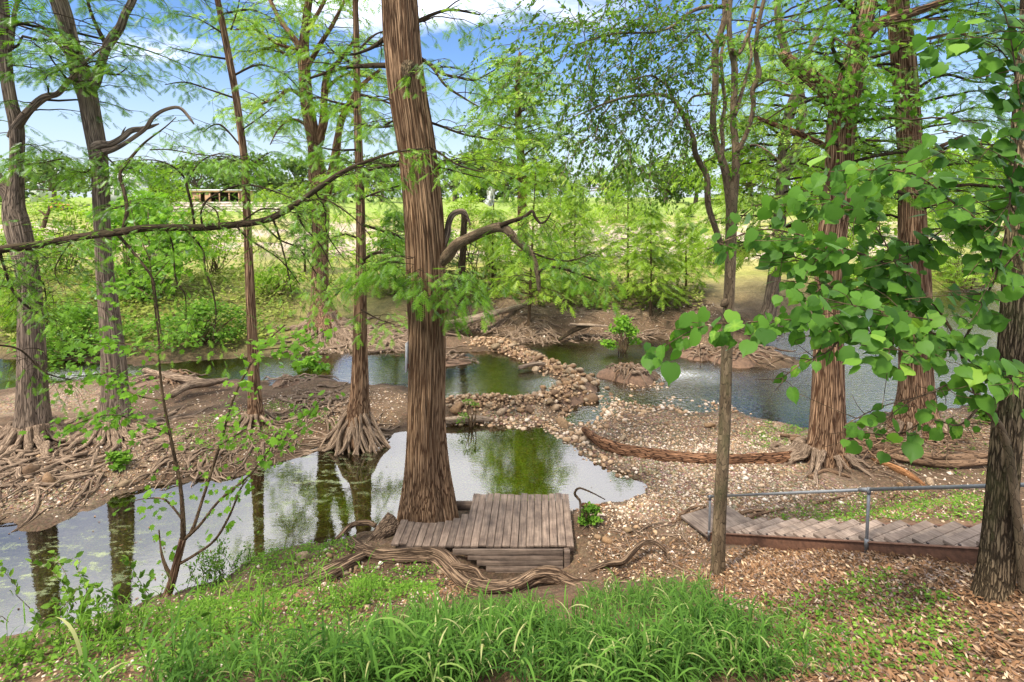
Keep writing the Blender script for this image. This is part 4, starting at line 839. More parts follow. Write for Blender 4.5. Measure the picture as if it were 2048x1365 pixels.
# pale leaning cypress across the river, right of the elm
t8, b8 = tree_root('cypress_tree', 1530, 655, 0.7, 'pale leaning forked cypress on the far bank between the elm and the red-brown cypress'); Y8 = b8[1]
SH = trunk(t8, [(1530,655,44),(1540,610,34),(1553,520,29),(1560,440,27),(1566,340,26),(1572,260,24),(1588,200,24),(1598,175,22),(1580,130,20),(1560,60,18),(1555,0,16)], Y8, 'bark_grey', sides=36, rows=120, extra=(6, 0.3, 0), ridge=0.014, k0=9, flare=0.4, fh=0.6, seed=28)
LH = [limb(t8, p, Y8, 'bark_grey', sides=10, dY=d) for p, d in (([(1566,360,24),(1585,320,22),(1598,270,20),(1605,230,18),(1600,180,18)], 0), ([(1595,185,14),(1610,120,12),(1640,60,9),(1660,0,6)], -1))]
c = Crown(28)
for pts in ([(1566,330,8),(1520,300,6),(1480,310,4)], [(1570,280,8),(1520,240,6),(1485,235,4)], [(1590,250,8),(1640,240,6),(1690,260,4)], [(1560,400,8),(1500,390,6),(1460,400,4)], [(1590,320,7),(1640,330,5),(1680,320,3)], [(1575,180,8),(1530,150,6),(1500,160,4)], [(1560,460,7),(1610,440,5),(1650,450,3)], [(1556,500,7),(1505,490,5),(1470,510,3)], [(1570,120,7),(1530,90,5),(1490,90,3)], [(1600,160,7),(1650,140,5),(1700,160,3)]):
    S = limb(t8, pts, Y8, 'bark_dark', sides=6, dY=c.u(-2, 2)); c.along(S[:, :3], S[:, 3], 18, (0.9, 2.3), 0.36, 0.2, 0.05, step=0.12)
c.whorl(SH, 13, 21, 30, 4, 1.6, 0.34, 0.2, 0.1, step=0.24, tw=0.4); c.whorl(SH, 3.5, 13, 44, 3.6, 3.6, 0.36, 0.2, 0.05, step=0.14)
c.build(t8, 'bark_dark', 'cypress_y', FROND_C)
# tall cypress standing in the middle distance
p9 = atd(1042, 520, 40.0); p9[2] = gz(p9[0], p9[1]); t9 = empty('cypress_tree', p9, 'tall yellow-green cypress standing beyond the far bank, right of the huge trunk', 'tree'); Y9 = 40.0
SI = trunk(t9, [(1046,520,26),(1045,450,23),(1044,360,21),(1040,290,16),(1036,220,13),(1036,150,9),(1040,105,5)], Y9, 'bark_right', sides=24, rows=80, ridge=0.02, k0=9, flare=0.3, fh=0.8, seed=29)
c = Crown(29)
zt = SI[-1, 2]; c.whorl(SI, CAMZ+0.8, zt-0.1, 110, 4.2, 1.7, 0.62, 0.22, 0.28, step=0.22, tw=0.36, bare=0.25)
c.build(t9, 'bark_twig', 'cypress_y', FROND_C)

# ------------------------------------------------------------------ slim elm with many curving stems
be = hit(1436, 1150); Ye = be[1]
te = empty('elm_tree', be, 'slim elm with many twisting dark stems and small leaves, left of the handrail', 'tree')
S0 = trunk(te, [(1435,1152,31),(1438,1050,29),(1443,950,28),(1449,850,27),(1454,700,26),(1458,600,25),(1461,520,25),(1462,450,26),(1463,410,26),(1464,385,20),(1465,365,8)], Ye, 'bark_elm', sides=28, rows=90, ridge=0.003, k0=5, flare=0.25, fh=0.2, seed=31, name='trunk')
EL = {}
for k, (pts, d) in {'a': ([(1461,460,15),(1460,420,17),(1452,350,17),(1438,305,15),(1427,265,14),(1427,215,14),(1432,160,14),(1430,105,14),(1441,66,13),(1450,30,12),(1446,-30,10)], 0.3),
        'b': ([(1464,460,15),(1466,420,17),(1471,350,17),(1471,290,15),(1466,240,14),(1469,180,14),(1469,130,13),(1461,95,12),(1458,40,11),(1462,-20,9)], 0.1),
        'c': ([(1474,305,11),(1490,275,10),(1502,240,10),(1507,210,10),(1505,180,10),(1518,150,11),(1512,110,10),(1515,60,9),(1527,5,8),(1540,-40,6)], -0.4),
        'd': ([(1470,230,9),(1482,190,8),(1494,150,7),(1503,110,6),(1498,70,5),(1512,30,4)], 0.5),
        'e': ([(1462,100,11),(1476,108,10),(1488,88,9),(1500,58,8),(1508,20,7),(1520,-30,5)], 0.2),
        'f': ([(1446,500,12),(1430,455,13),(1416,409,13),(1414,354,12),(1402,330,12),(1390,305,12),(1388,280,11),(1375,250,11),(1360,218,10),(1343,196,9),(1320,190,7),(1277,191,6),(1230,200,5),(1185,218,4),(1138,240,2)], -0.9),
        'g': ([(1342,196,6),(1336,175,6),(1318,160,5),(1300,152,4),(1260,160,3)], -0.8), 'h': ([(1448,14,9),(1415,14,8),(1381,25,7),(1347,52,6),(1307,65,5),(1230,68,4),(1150,90,2)], -1.0),
        'i': ([(1428,186,6),(1405,190,5),(1385,195,4),(1372,212,4),(1355,230,3),(1335,270,2)], 0.4), 'j': ([(1440,325,9),(1446,290,9),(1443,250,9),(1450,210,8),(1445,160,8),(1443,110,7),(1452,70,6)], 0.7),
        'k': ([(1478,300,5),(1510,290,4),(1545,310,3),(1575,340,2)], -0.6), 'l': ([(1436,100,5),(1400,60,4),(1370,80,3),(1330,110,2)], -0.6), 'm': ([(1505,180,5),(1540,160,4),(1580,170,2)], -0.3),
        'n': ([(1230,200,4),(1200,240,3),(1190,280,2)], -0.9), 'o': ([(1515,60,6),(1550,40,4),(1600,45,2)], -0.4), 'p': ([(1462,455,4),(1500,420,3),(1530,405,2)], -0.6)}.items():
    EL[k] = limb(te, pts, Ye, 'bark_elm', sides=10 if k in 'abcf' else 7, dY=d, name='stem' if k in 'abcfj' else 'limb', ridge=0.06)
for (u, v) in ((1443,607),(1445,640)):
    p = atd(u+6, v, Ye-0.02); tube_obj('knot', np.array([p+[0.06,0,0.05], p+[0,0,0], p+[-0.05,-0.01,-0.04]]), [0.05,0.06,0.02], 9, 'bark_elm', te)
c = Crown(33)
def elm_spray(c, p0, d, ln, scl=0.062, dens=36):
    n = 6; P = np.array([p0+d*ln*t+np.array([0, 0, -0.35*ln*t*t])+c.r.normal(0, 0.03*ln, 3)*(t > 0) for t in np.linspace(0, 1, n)]); c.tb.add(P, np.linspace(0.005, 0.0018, n), 3, cap=False)
    for i in range(int(ln*dens)):
        t = c.u(0.1, 1)*(n-1); a = int(min(t, n-2)); p = P[a]+(P[a+1]-P[a])*(t-a); dd = unit(P[a+1]-P[a]); s = 1 if i % 2 else -1
        c.lv.add(p+c.r.normal(0, 0.02, 3), unit(rotz(dd, s*c.u(0.4, 1.2))+c.r.normal(0, 0.3, 3)), unit(UP+c.r.normal(0, 0.55, 3)), scl*c.u(0.7, 1.35))
for k, cnt, lr in (('f', 26, (0.5, 1.3)), ('g', 18, (0.4, 1.1)), ('h', 40, (0.5, 1.4)), ('i', 10, (0.3, 0.8)), ('l', 14, (0.4, 0.9)), ('n', 14, (0.4, 0.9)), ('k', 10, (0.3, 0.7)), ('m', 10, (0.3, 0.8)), ('o', 12, (0.3, 0.8)), ('p', 8, (0.3, 0.6))):
    S = EL[k]; t0 = 0.45 if k == 'f' else 0.3
    for i in range(cnt):
        t = t0+(1-t0)*c.r.random(); a = int(t*(len(S)-1)); p = S[a, :3]; d = unit(np.array([c.u(-1.1, 0.7), c.u(-0.9, 0.9), c.u(-0.6, 0.7)])); elm_spray(c, p, d, c.u(*lr))
        if c.r.random() < 0.6: elm_spray(c, p+d*0.4, unit(d+c.r.normal(0, 0.6, 3)), c.u(0.3, 0.8))
# leafy side limbs that fill the left of its crown
for i in range(150):
    w_ = c.r.random(); u_ = c.u(1035, 1420); v_ = -30+300*c.r.random()**1.1
    if v_ > 120+0.55*(u_-1035)*0.6+90 and u_ < 1150: v_ -= 120
    p = atd(u_, v_, Ye+c.u(-1.3, 0.9)); elm_spray(c, p, unit(np.array([c.u(-1, 0.3), c.u(-0.5, 0.5), c.u(-0.7, 0.3)])), c.u(0.5, 1.15))
for i in range(50):
    p = atd(c.u(1130, 1420), c.u(220, 345), Ye+c.u(-1.2, 0.6)); elm_spray(c, p, unit(np.array([c.u(-1, 0.3), c.u(-0.5, 0.5), c.u(-0.7, 0.1)])), c.u(0.35, 0.8))
for i in range(60):      # top of the crown, above the picture
    p = EL['a'][-1, :3]+np.array([c.r.normal(-0.6, 1.4), c.r.normal(0, 1.1), c.u(-0.2, 1.8)]); elm_spray(c, p, unit(c.r.normal(0, 1, 3)), c.u(0.5, 1.2), 0.07)
c.build(te, 'bark_elm', 'elm', small_leaf(0.52))

# ------------------------------------------------------------------ near oak at the right edge
bo = hit(1993, 1188); Yo = bo[1]
to = empty('oak_tree', bo, 'furrowed mossy oak trunk rising at the right edge of the picture', 'tree')
SO = trunk(to, [(1990,1195,104),(1993,1160,94),(1999,1080,84),(2004,1000,79),(2010,900,76),(2020,760,74),(2032,600,70),(2042,450,66),(2056,250,64),(2070,60,62),(2080,-60,60)], Yo, 'bark_oak', sides=64, rows=220, extra=(4, 0.5, 0.3), ridge=0.013, k0=15, flare=0.25, fh=0.20, seed=35)

# ------------------------------------------------------------------ heart-leaved sapling in front of the oak
bs = hit(2040, 1178); Ys_ = min(bs[1], Yo-0.15)
ts_ = empty('basswood_sapling', atd(2040, 1178, Ys_), 'leaning sapling with large heart-shaped leaves reaching across the right foreground', 'tree')
def leaf_heart(seed):
    r = random.Random(seed); rs = []
    prof = [(0,0.72),(6,0.60),(14,0.52),(27,0.48),(40,0.47),(55,0.47),(70,0.47),(88,0.48),(105,0.49),(122,0.50),(140,0.51),(156,0.50),(170,0.45),(180,0.36)]
    full = prof+[(360-a, q) for a, q in prof[-2:0:-1]]
    V = []; inner = []
    for i, (a, q) in enumerate(full):
        q *= r.uniform(0.955, 1.045)*(1.03 if i % 2 else 0.975); x = 0.40+q*math.cos(math.radians(a)); y = 0.86*q*math.sin(math.radians(a)); V.append((x, y))
    cen = [(0.40+(x-0.40)*0.5, y*0.5) for x, y in V]; k = len(V)
    bx, by, tw = r.uniform(0.10, 0.55), r.uniform(-0.1, 0.5), r.uniform(-0.4, 0.4)
    z = lambda x, y: -bx*(x-0.2)**2+by*abs(y)-0.25*y*y+tw*x*y
    W = [(0.40, 0, z(0.4, 0))]+[(x, y, z(x, y)) for x, y in cen]+[(x, y, z(x, y)+r.uniform(-0.015, 0.015)) for x, y in V]
    W.append((0.0, 0, z(0, 0))); W.append((-0.38, 0, 0.05)); W.append((-0.38, 0.014, 0.05)); b = len(W)-3
    T = [(0, 1+i, 1+(i+1) % k) for i in range(k)]+[(b, b+1, b+2)]; Q = [(1+i, 1+k+i, 1+k+(i+1) % k, 1+(i+1) % k) for i in range(k)]
    me = fastmesh('leaf', W, Q, T, {'tint': np.clip(r.uniform(0.1, 0.9)+np.array([0.16]+[0.10 if i % 3 == 0 else -0.02 for i in range(k)]+[0.02 if i % 3 == 0 else -0.06 for i in range(k)]+[0.1]*3), 0, 1)}); me.materials.append(M['heart']); return me
HM = [leaf_heart(i) for i in range(14)]
HB = {}
for k, (pts, yy, d) in {'s': ([(2046,1185,23),(2040,1090,22),(2030,1000,21),(2016,900,20),(1998,850,18),(1975,820,16),(1955,790,14),(1940,755,13),(1925,712,11),(1918,685,10)], Ys_, -0.35),
     'a': ([(1918,690,8),(1870,668,6),(1800,655,5),(1700,650,5),(1600,640,4),(1500,645,3),(1400,655,2),(1310,705,2)], Ys_-0.35, -0.4),
     'b': ([(1920,690,9),(1890,640,7),(1860,600,7),(1800,545,6),(1740,515,6),(1680,495,5),(1600,470,4),(1520,460,3),(1430,490,2)], Ys_-0.35, 0.5),
     'c': ([(1920,695,7),(1950,640,6),(1990,560,5),(2040,500,4)], Ys_-0.35, -0.6), 'd': ([(1990,560,5),(1960,450,5),(1900,400,4),(1830,350,4),(1740,340,3),(1640,345,2)], Ys_-0.7, 0.2),
     'e': ([(1965,805,8),(1920,850,5),(1860,840,4),(1790,870,3),(1700,860,2)], Ys_-0.3, -0.2), 'f': ([(1955,790,6),(1900,770,4),(1850,790,3),(1760,815,2),(1690,850,2)], Ys_-0.3, -0.5),
     'g': ([(1860,600,5),(1800,590,4),(1720,580,3),(1640,570,2),(1560,560,2)], Ys_-0.25, 0.3), 'h': ([(1800,545,5),(1860,480,4),(1920,440,3),(1990,420,2)], Ys_-0.2, -0.4),
     'i': ([(1990,560,5),(2020,400,4),(1990,300,4),(1930,270,3),(1870,260,2)], Ys_-0.8, 0.2), 'j': ([(2020,400,4),(2040,200,4),(2000,100,3),(1920,70,3),(1860,80,2)], Ys_-0.8, 0.1),
     'k': ([(1700,650,4),(1660,700,3),(1600,730,3),(1560,760,2)], Ys_-0.5, -0.2), 'l': ([(2040,200,4),(2010,30,3),(1960,-20,2)], Ys_-0.9, 0), 'm': ([(1680,495,4),(1620,520,3),(1560,505,2)], Ys_-0.1, 0.2),
     'n': ([(1800,545,4),(1740,440,3),(1660,400,2),(1560,410,2)], Ys_-0.1, 0.4), 'q': ([(1925,712,6),(1960,735,4),(2000,752,3),(2060,765,2)], Ys_-0.4, -0.5),
     'r': ([(1895,645,6),(1830,635,4),(1760,622,3),(1690,608,2),(1610,600,2)], Ys_-0.4, -0.4), 't': ([(1918,690,5),(1860,705,4),(1790,700,3),(1720,690,2)], Ys_-0.4, -0.6)}.items():
    HB[k] = limb(ts_, pts, yy, 'bark_twig' if k != 's' else 'bark_elm', sides=6 if k != 's' else 12, dY=d, name='stem' if k == 's' else 'limb', rows=40, ridge=0.04)
rh = np.random.default_rng(77); hn = 0
for k, cnt in (('a', 66), ('b', 44), ('c', 20), ('d', 32), ('e', 22), ('f', 12), ('g', 18), ('h', 18), ('i', 14), ('j', 16), ('k', 10), ('l', 4), ('m', 8), ('n', 16)):
    S = HB[k]
    for i in range(cnt):
        if hn >= 300: break
        t = 0.10+0.9*(i+rh.random())/cnt; a = int(min(t*(len(S)-1), len(S)-2)); p = S[a, :3]; dd = unit(S[a+1, :3]-S[a, :3])
        side = 1 if i % 2 else -1; x = unit(0.7*rotz(dd, side*rh.uniform(0.3, 1.3))+np.array([rh.normal(-0.1, 0.3), -0.15, rh.uniform(-1.3, -0.25)])); nrm = unit(np.array([rh.normal(0, 0.42), rh.normal(-0.8, 0.3), 0.55]))
        y = unit(np.cross(nrm, x)); zv = np.cross(x, y); small = 0.62 if k in 'ef' else 1.0
        sz = float(np.clip(rh.lognormal(-2.03, 0.27), 0.07, 0.21))*(1-0.2*t)*small; o = bpy.data.objects.new('leaf', HM[hn % 14]); C.objects.link(o); o.parent = ts_
        pos = p+x*sz*0.38+rh.normal(0, 0.045, 3)-wloc(ts_); mtx = Matrix(((x[0], y[0], zv[0]), (x[1], y[1], zv[1]), (x[2], y[2], zv[2]))); o.rotation_euler = mtx.to_euler(); o.location = pos; o.scale = (sz, sz, sz); hn += 1

lv = Leaves()
for k, cnt in (('a', 50), ('b', 60), ('c', 34), ('d', 76), ('e', 24), ('g', 60), ('h', 44), ('i', 56), ('j', 74), ('l', 40), ('m', 34), ('n', 80), ('q', 60), ('r', 70), ('t', 46)):
    S = HB[k]
    for i in range(cnt):
        t = 0.10+0.9*rh.random(); a = int(min(t*(len(S)-1), len(S)-2)); p = S[a, :3]+rh.normal(0, 0.10, 3); dd = unit(S[a+1, :3]-S[a, :3])
        x = unit(rotz(dd, (1 if i % 2 else -1)*rh.uniform(0.3, 1.3))+np.array([rh.normal(-0.1, 0.3), -0.1, rh.uniform(-1.4, -0.3)])); lv.add(p, x, unit(np.array([rh.normal(0, 0.45), rh.normal(-0.7, 0.35), 0.6])), float(np.clip(rh.lognormal(-2.2, 0.3), 0.06, 0.17)))
LH_ = lobed([(a, q) for a, q in ((0,0.72),(10,0.54),(25,0.48),(55,0.47),(90,0.48),(125,0.5),(155,0.49),(180,0.36),(205,0.49),(235,0.5),(270,0.48),(305,0.47),(335,0.48),(350,0.54))], 0.14)
tag(lv.build('foliage', LH_, 'heart', ts_, rh), kind='stuff')
tw_ = Tubes()
for k, S in HB.items():
    if k == 's': continue
    for i in range(14):
        a = int(rh.integers(4, len(S)-1)); p = S[a, :3]; q = p+np.array([rh.normal(-0.12, 0.22), rh.normal(-0.05, 0.15), rh.normal(-0.05, 0.14)]); tw_.add(smooth_path([p, (p+q)/2+rh.normal(0, 0.02, 3), q], 5), np.linspace(0.0045, 0.002, 5), 4, cap=False)
tag(tw_.build('twigs', 'bark_twig', ts_), kind='stuff')

# ------------------------------------------------------------------ tree out of frame on the left whose limb crosses the view
bl = np.array([-9.6, 6.6, 0]); bl[2] = gz(bl[0], bl[1])
tl = empty('cypress_tree', bl, 'long mossy cypress limb with drooping fronds entering from the left edge', 'tree')
Sx = [[*bl, 0.42], [bl[0], bl[1], 2.0, 0.34], [bl[0]-0.1, bl[1], 6, 0.3], [bl[0], bl[1]+0.2, 12, 0.22], [bl[0], bl[1], 17, 0.08]]
Sx[0][2] -= 0.3
S_ = smooth_path(np.array(Sx), 60); V, Q, T, B = tube(S_[:, :3], S_[:, 3], 32, fluted(40, 0.012, 11, 0.5, 0.5)); mk('trunk', V, Q, T, 'bark_grey', tl, attrs={'bark': B})
A = px_path([(-70,530,25),(0,500,21),(80,490,20),(150,476,19),(230,466,18),(300,456,17),(400,455,16),(500,447,15),(545,436,14),(590,410,12),(625,385,12),(680,347,10),(730,325,7),(790,305,5),(845,298,3)], 6.6, 1.9)
A = np.vstack([[bl[0]+0.05, bl[1]+0.05, 5.3, 0.17], A]); SL = smooth_path(A, 120)
V, Q, T, B = tube(SL[:, :3], np.maximum(SL[:, 3], 0.004), 16, lambda th, Lh, R: R*(0.08*np.sin(3*th+Lh*3)+0.07*np.sin(2*th-Lh*6))); mk('limb', V, Q, T, 'bark_dark', tl, attrs={'bark': B})
c = Crown(41)
SUBS = ([(245,462,9),(254,425,9),(250,390,9),(240,352,9),(246,335,8),(265,312,7),(290,285,5),(330,255,3),(352,235,2)], [(389,455,6),(385,420,6),(376,382,6),(368,355,5),(340,330,4),(300,320,3),(250,325,2)],
     [(405,452,5),(402,425,5),(415,400,5),(450,380,4),(490,370,3),(540,380,3),(590,400,2)], [(376,360,4),(400,325,4),(440,308,3),(490,320,2)], [(300,300,4),(340,300,3),(400,310,3),(470,315,2)],
     [(234,468,7),(262,500,7),(302,552,6),(310,585,5),(318,640,4),(322,668,3)], [(370,456,5),(405,500,5),(410,540,5),(425,580,4),(432,630,3),(425,680,2)], [(330,458,5),(345,490,4),(352,560,4),(370,590,3),(372,640,2)],
     [(470,450,5),(500,480,4),(560,520,3),(600,570,2)], [(520,444,5),(560,480,4),(600,500,3),(640,560,2)], [(545,436,5),(560,480,4),(575,540,3),(585,600,2)], [(590,410,5),(605,450,4),(640,490,3),(665,540,2)], [(630,384,5),(650,420,4),(655,470,3),(690,520,2)],
     [(600,405,5),(650,400,4),(700,430,3),(740,470,2)], [(0,505,8),(20,570,7),(40,600,6),(70,625,5),(95,640,3)], [(-10,690,6),(40,700,5),(90,745,4),(140,760,2)], [(150,476,5),(130,500,4),(110,540,3),(120,570,2)], [(60,560,5),(85,565,4),(92,600,3),(88,630,2)],
     [(480,448,4),(520,420,4),(560,420,3),(610,430,2)], [(440,455,4),(430,420,3),(390,400,2)])
for i, pts in enumerate(SUBS):
    S = limb(tl, pts, 6.7+1.5*max(0, pts[0][0])/700+0.05, 'bark_dark', sides=6, dY=c.u(-0.5, 0.6), name='limb', rows=24)
    hang = pts[-1][1] > pts[0][1]+40
    c.along(S[:, :3], S[:, 3], 9 if hang else 11, (0.18, 0.5), 0.09, 0.25, -0.1 if hang else 0.05, step=0.08, leafp=0.3 if hang else 0.95, r0=0.0035, twl=0.45, bare=0.08)
c.along(SL[20:, :3], SL[20:, 3], 60, (0.25, 0.75), 0.095, 0.2, 0.0, step=0.085, leafp=0.9, r0=0.005, twl=0.45, bare=0.08)
c.along(SL[10:45, :3], SL[10:45, 3], 30, (0.4, 0.9), 0.10, 0.15, 0.05, step=0.085, r0=0.006, twl=0.45, bare=0.08)
for i in range(20):
    p = atd(c.u(-40, 110), c.u(440, 640), 6.9+c.u(-0.4, 0.8)); c.branch(p, unit(np.array([c.u(0.2, 1), c.u(-0.6, 0.6), c.u(-0.2, 0.3)])), c.u(0.4, 0.9), 0.005, 0.10, 0.2, twl=0.45, bare=0.05, step=0.08)
SLT = S_
c.whorl(SLT, 9, 16, 20, 3.2, 1.5, 0.28, 0.2, 0.1, step=0.2, bare=0.15)
c.build(tl, 'bark_dark', 'cypress')

# ------------------------------------------------------------------ sycamore sapling on the near left bank
by = hit(335, 1192); Yy = by[1]
ty = empty('sycamore_sapling', by, 'thin many-stemmed sycamore sapling with bright lobed leaves on the near left bank', 'tree')
SYM = []
for i in range(8):
    V0, T0 = SYC; r = random.Random(i); V_ = V0.copy(); V_[:, 2] += r.uniform(-0.3, 0.3)*V_[:, 1]*(V_[:, 0]-0.3)+r.uniform(-0.2, 0.2)*(V_[:, 1]**2)
    V_ = np.vstack([V_, [(0.02, 0, 0), (-0.3, 0, 0.03), (-0.3, 0.012, 0.03)]]); n_ = len(V_); T_ = np.vstack([T0, [(n_-3, n_-2, n_-1)]])
    me = fastmesh('leaf', V_, None, T_, {'tint': np.full(n_, r.uniform(0.05, 0.98))}, smooth=False); me.materials.append(M['syc']); SYM.append(me)
YB = []
for pts, d in (([(333,1195,22),(345,1160,20),(355,1120,19),(366,1078,17)], 0), ([(366,1085,13),(366,1040,11),(362,980,9),(353,933,8),(340,870,7),(327,800,6),(319,730,5),(318,680,5),(308,600,4),(300,520,3),(296,420,2)], 0.3), ([(368,1080,10),(385,1060,8),(405,1000,7),(440,890,6),(470,790,5),(520,700,4),(570,650,3)], 0.5),
        ([(370,1078,9),(400,1050,7),(440,1000,6),(500,950,5),(545,890,3)], 0.2), ([(355,1130,8),(390,1110,7),(430,1080,6),(460,1030,5),(480,980,4),(495,960,3)], -0.2), ([(345,1160,12),(330,1130,8),(322,1100,5),(318,1060,3)], 0.2), ([(365,1040,5),(330,1000,4),(290,998,3),(270,1002,2)], 0), ([(340,870,4),(290,850,3),(220,830,3),(120,860,2)], -0.2),
        ([(327,800,4),(270,790,3),(210,750,3),(130,760,2)], 0.2), ([(319,730,4),(260,690,3),(190,690,2),(140,700,2)], 0.3), ([(318,690,3),(360,660,2),(400,690,2)], 0.2), ([(440,890,4),(500,860,3),(560,880,2)], 0), ([(308,600,3),(260,570,2),(215,590,2)], 0.3), ([(305,560,3),(340,520,2),(370,500,2)], 0), ([(520,700,3),(600,690,2),(650,660,2)], 0.3), ([(300,520,3),(270,450,2),(260,400,2)], 0.3), ([(545,890,3),(600,850,2),(640,800,2)], 0.2)):
    YB.append(limb(ty, pts, Yy, 'bark_twig' if len(YB) else 'bark_right', sides=8, dY=d, name='stem' if len(YB) < 6 else 'limb', rows=30))
rs_ = np.random.default_rng(9); sn = 0
def put_leaf(mes, root, p, sz, name='leaf', down=0.4):
    x = unit(rs_.normal(0, 1, 3)*np.array([1, 0.7, 0.4])+[0, -0.2, -down]); nrm = unit(np.array([rs_.normal(0, 0.4), rs_.normal(-0.4, 0.4), 0.9])); y = unit(np.cross(nrm, x)); zv = np.cross(x, y)
    o = bpy.data.objects.new(name, mes[rs_.integers(len(mes))]); C.objects.link(o); o.parent = root; o.location = p-wloc(root)
    o.rotation_euler = Matrix(((x[0], y[0], zv[0]), (x[1], y[1], zv[1]), (x[2], y[2], zv[2]))).to_euler(); o.scale = (sz, sz, sz)
for k, cnt, t0 in ((1, 22, 0.25), (2, 34, 0.45), (3, 18, 0.4), (4, 10, 0.5), (5, 6, 0.3), (6, 12, 0.2), (7, 34, 0.2), (8, 34, 0.2), (9, 26, 0.2), (10, 10, 0.2), (11, 14, 0.2), (12, 14, 0.2), (13, 12, 0.2), (14, 26, 0.1), (15, 10, 0.1), (16, 14, 0.1)):
    S = YB[k]
    for i in range(cnt):
        if sn >= 300: break
        t = t0+(1-t0)*rs_.random(); p = S[int(t*(len(S)-1)), :3]+rs_.normal(0, 0.09, 3)*np.array([1, 1, 0.8]); put_leaf(SYM, ty, p, rs_.uniform(0.075, 0.155)); sn += 1
lv = Leaves()
for k, cnt in ((1, 50), (2, 80), (3, 40), (6, 20), (7, 110), (8, 110), (9, 90), (10, 40), (11, 50), (12, 50), (13, 50), (14, 90), (15, 50), (16, 50)):
    S = YB[k]
    for i in range(cnt):
        t = 0.2+0.8*rs_.random(); p = S[int(t*(len(S)-1)), :3]+rs_.normal(0, 0.17, 3)*np.array([1, 1, 0.9]); lv.add(p, unit(rs_.normal(0, 1, 3)+[0, 0, -0.4]), unit(rs_.normal(0, 0.4, 3)+[0, -0.3, 1]), rs_.uniform(0.06, 0.13))
tag(lv.build('foliage', STAR, 'syc', ty, rs_), kind='stuff')
# small-leaved shrub at the same bank
bp = hit(430, 1165); tp = empty('privet_shrub', bp, 'small-leaved pale green privet shrub below the sycamore sapling at the pool edge', 'shrub')
c = Crown(51)
for i in range(34):
    p = bp+np.array([c.r.normal(0, 0.35), c.r.normal(0, 0.2), 0]); elm_spray(c, p, unit(np.array([c.u(-0.6, 0.6), c.u(-0.4, 0.4), 1.0])), c.u(0.5, 1.25), 0.055, 34)
c.build(tp, 'bark_twig', 'herb', small_leaf(0.42), bname='stems', cname='leaves')
bp = hit(150, 1290); tp = empty('leafy_shrub', bp, 'dark green leafy shrub in the bottom left corner by the pool', 'shrub')
c = Crown(52)
for i in range(44):
    p = bp+np.array([c.r.normal(-0.3, 0.75), c.r.normal(0, 0.4), -0.05]); elm_spray(c, p, unit(np.array([c.u(-0.9, 0.9), c.u(-0.5, 0.5), 0.8])), c.u(0.5, 1.2), 0.085, 20)
c.build(tp, 'bark_twig', 'elm', oval(wdt=0.55), bname='stems', cname='leaves', shift=0.2)

# ------------------------------------------------------------------ young conical cypresses on the far bank
def young(u, v, z, top_v, lab, wid=1.0, m='cypress_y', seed=1, lean=0, dens=1.0):
    t, b = tree_root('young_cypress', u, v, z, lab, 'young cypresses on the far bank'); Y = b[1]; H = (v-top_v)*Y/F
    S = trunk(t, [(u,v,0.10*F/Y+3),(u+lean*0.3,v-(v-top_v)*0.35,0.085*F/Y+1),(u+lean*0.7,v-(v-top_v)*0.75,0.05*F/Y),(u+lean,top_v,0.02*F/Y)], Y, 'bark_twig', sides=12, rows=40, ridge=0, name='trunk')
    c = Crown(seed); c.whorl(S, b[2]+0.16*H, b[2]+H*0.97, int((34+H*6)*dens), 0.26*H*wid, 0.05*H, 0.36, 0.12, 0.12, step=0.15, tw=0.24, bare=0.1, twl=0.38)
    c.build(t, 'bark_twig', m, FROND_C); return t, b
young(1256, 600, 1.0, 285, 'tallest young cypress on the far bank, a bright green cone left of the elm', 1.05, seed=61)
young(1302, 628, 0.8, 395, 'young cypress just right of the tallest bright green cone', 0.9, seed=62)
young(1058, 642, 0.7, 300, 'thin young cypress with spread roots on the far bank, behind the bent limb', 0.8, seed=63, lean=16)
young(1372, 590, 1.2, 430, 'short young cypress by the pale flats, just left of the elm trunk', 0.9, seed=64)
young(1150, 575, 1.3, 372, 'bushy young cypress between the thin one and the tallest cone', 1.35, seed=65, dens=1.3)
young(985, 590, 1.1, 420, 'small cypress sapling just right of the huge trunk on the far bank', 1.2, seed=66)
young(610, 560, 1.2, 400, 'young cypress behind the slim leaning cypress, left of the twin stems', 0.7, 'cypress', seed=69)
young(790, 600, 1.1, 420, 'young cypress seen between the slim cypress and the huge trunk', 1.1, 'cypress', seed=70)
young(885, 590, 1.2, 455, 'young cypress half hidden behind the huge trunk on its right', 1.0, 'cypress', seed=71)
# snag
tsn, bsn = tree_root('tree_snag', 923, 606, 1.1, 'dark broken snag with hooked top just right of the huge trunk')
limb(tsn, [(923,612,17),(924,545,14),(926,497,13),(928,450,13),(929,432,14),(925,424,9)], bsn[1], 'bark_dark', name='trunk', sides=14)
c = Crown(72)
for i in range(16):
    p = atd(926+c.u(-6, 6), c.u(440, 520), bsn[1]); c.tb.add(smooth_path([p, p+np.array([c.u(-0.3, 0.9), c.u(-0.5, 0.3), c.u(-0.8, 0.1)]), p+np.array([c.u(-0.2, 1.4), c.u(-0.7, 0.3), c.u(-3.2, -1.2)])], 8), np.linspace(0.03, 0.008, 8), 4, cap=False)
o = c.tb.build('dead_twigs', 'bark_dark', tsn); tag(o, kind='stuff')

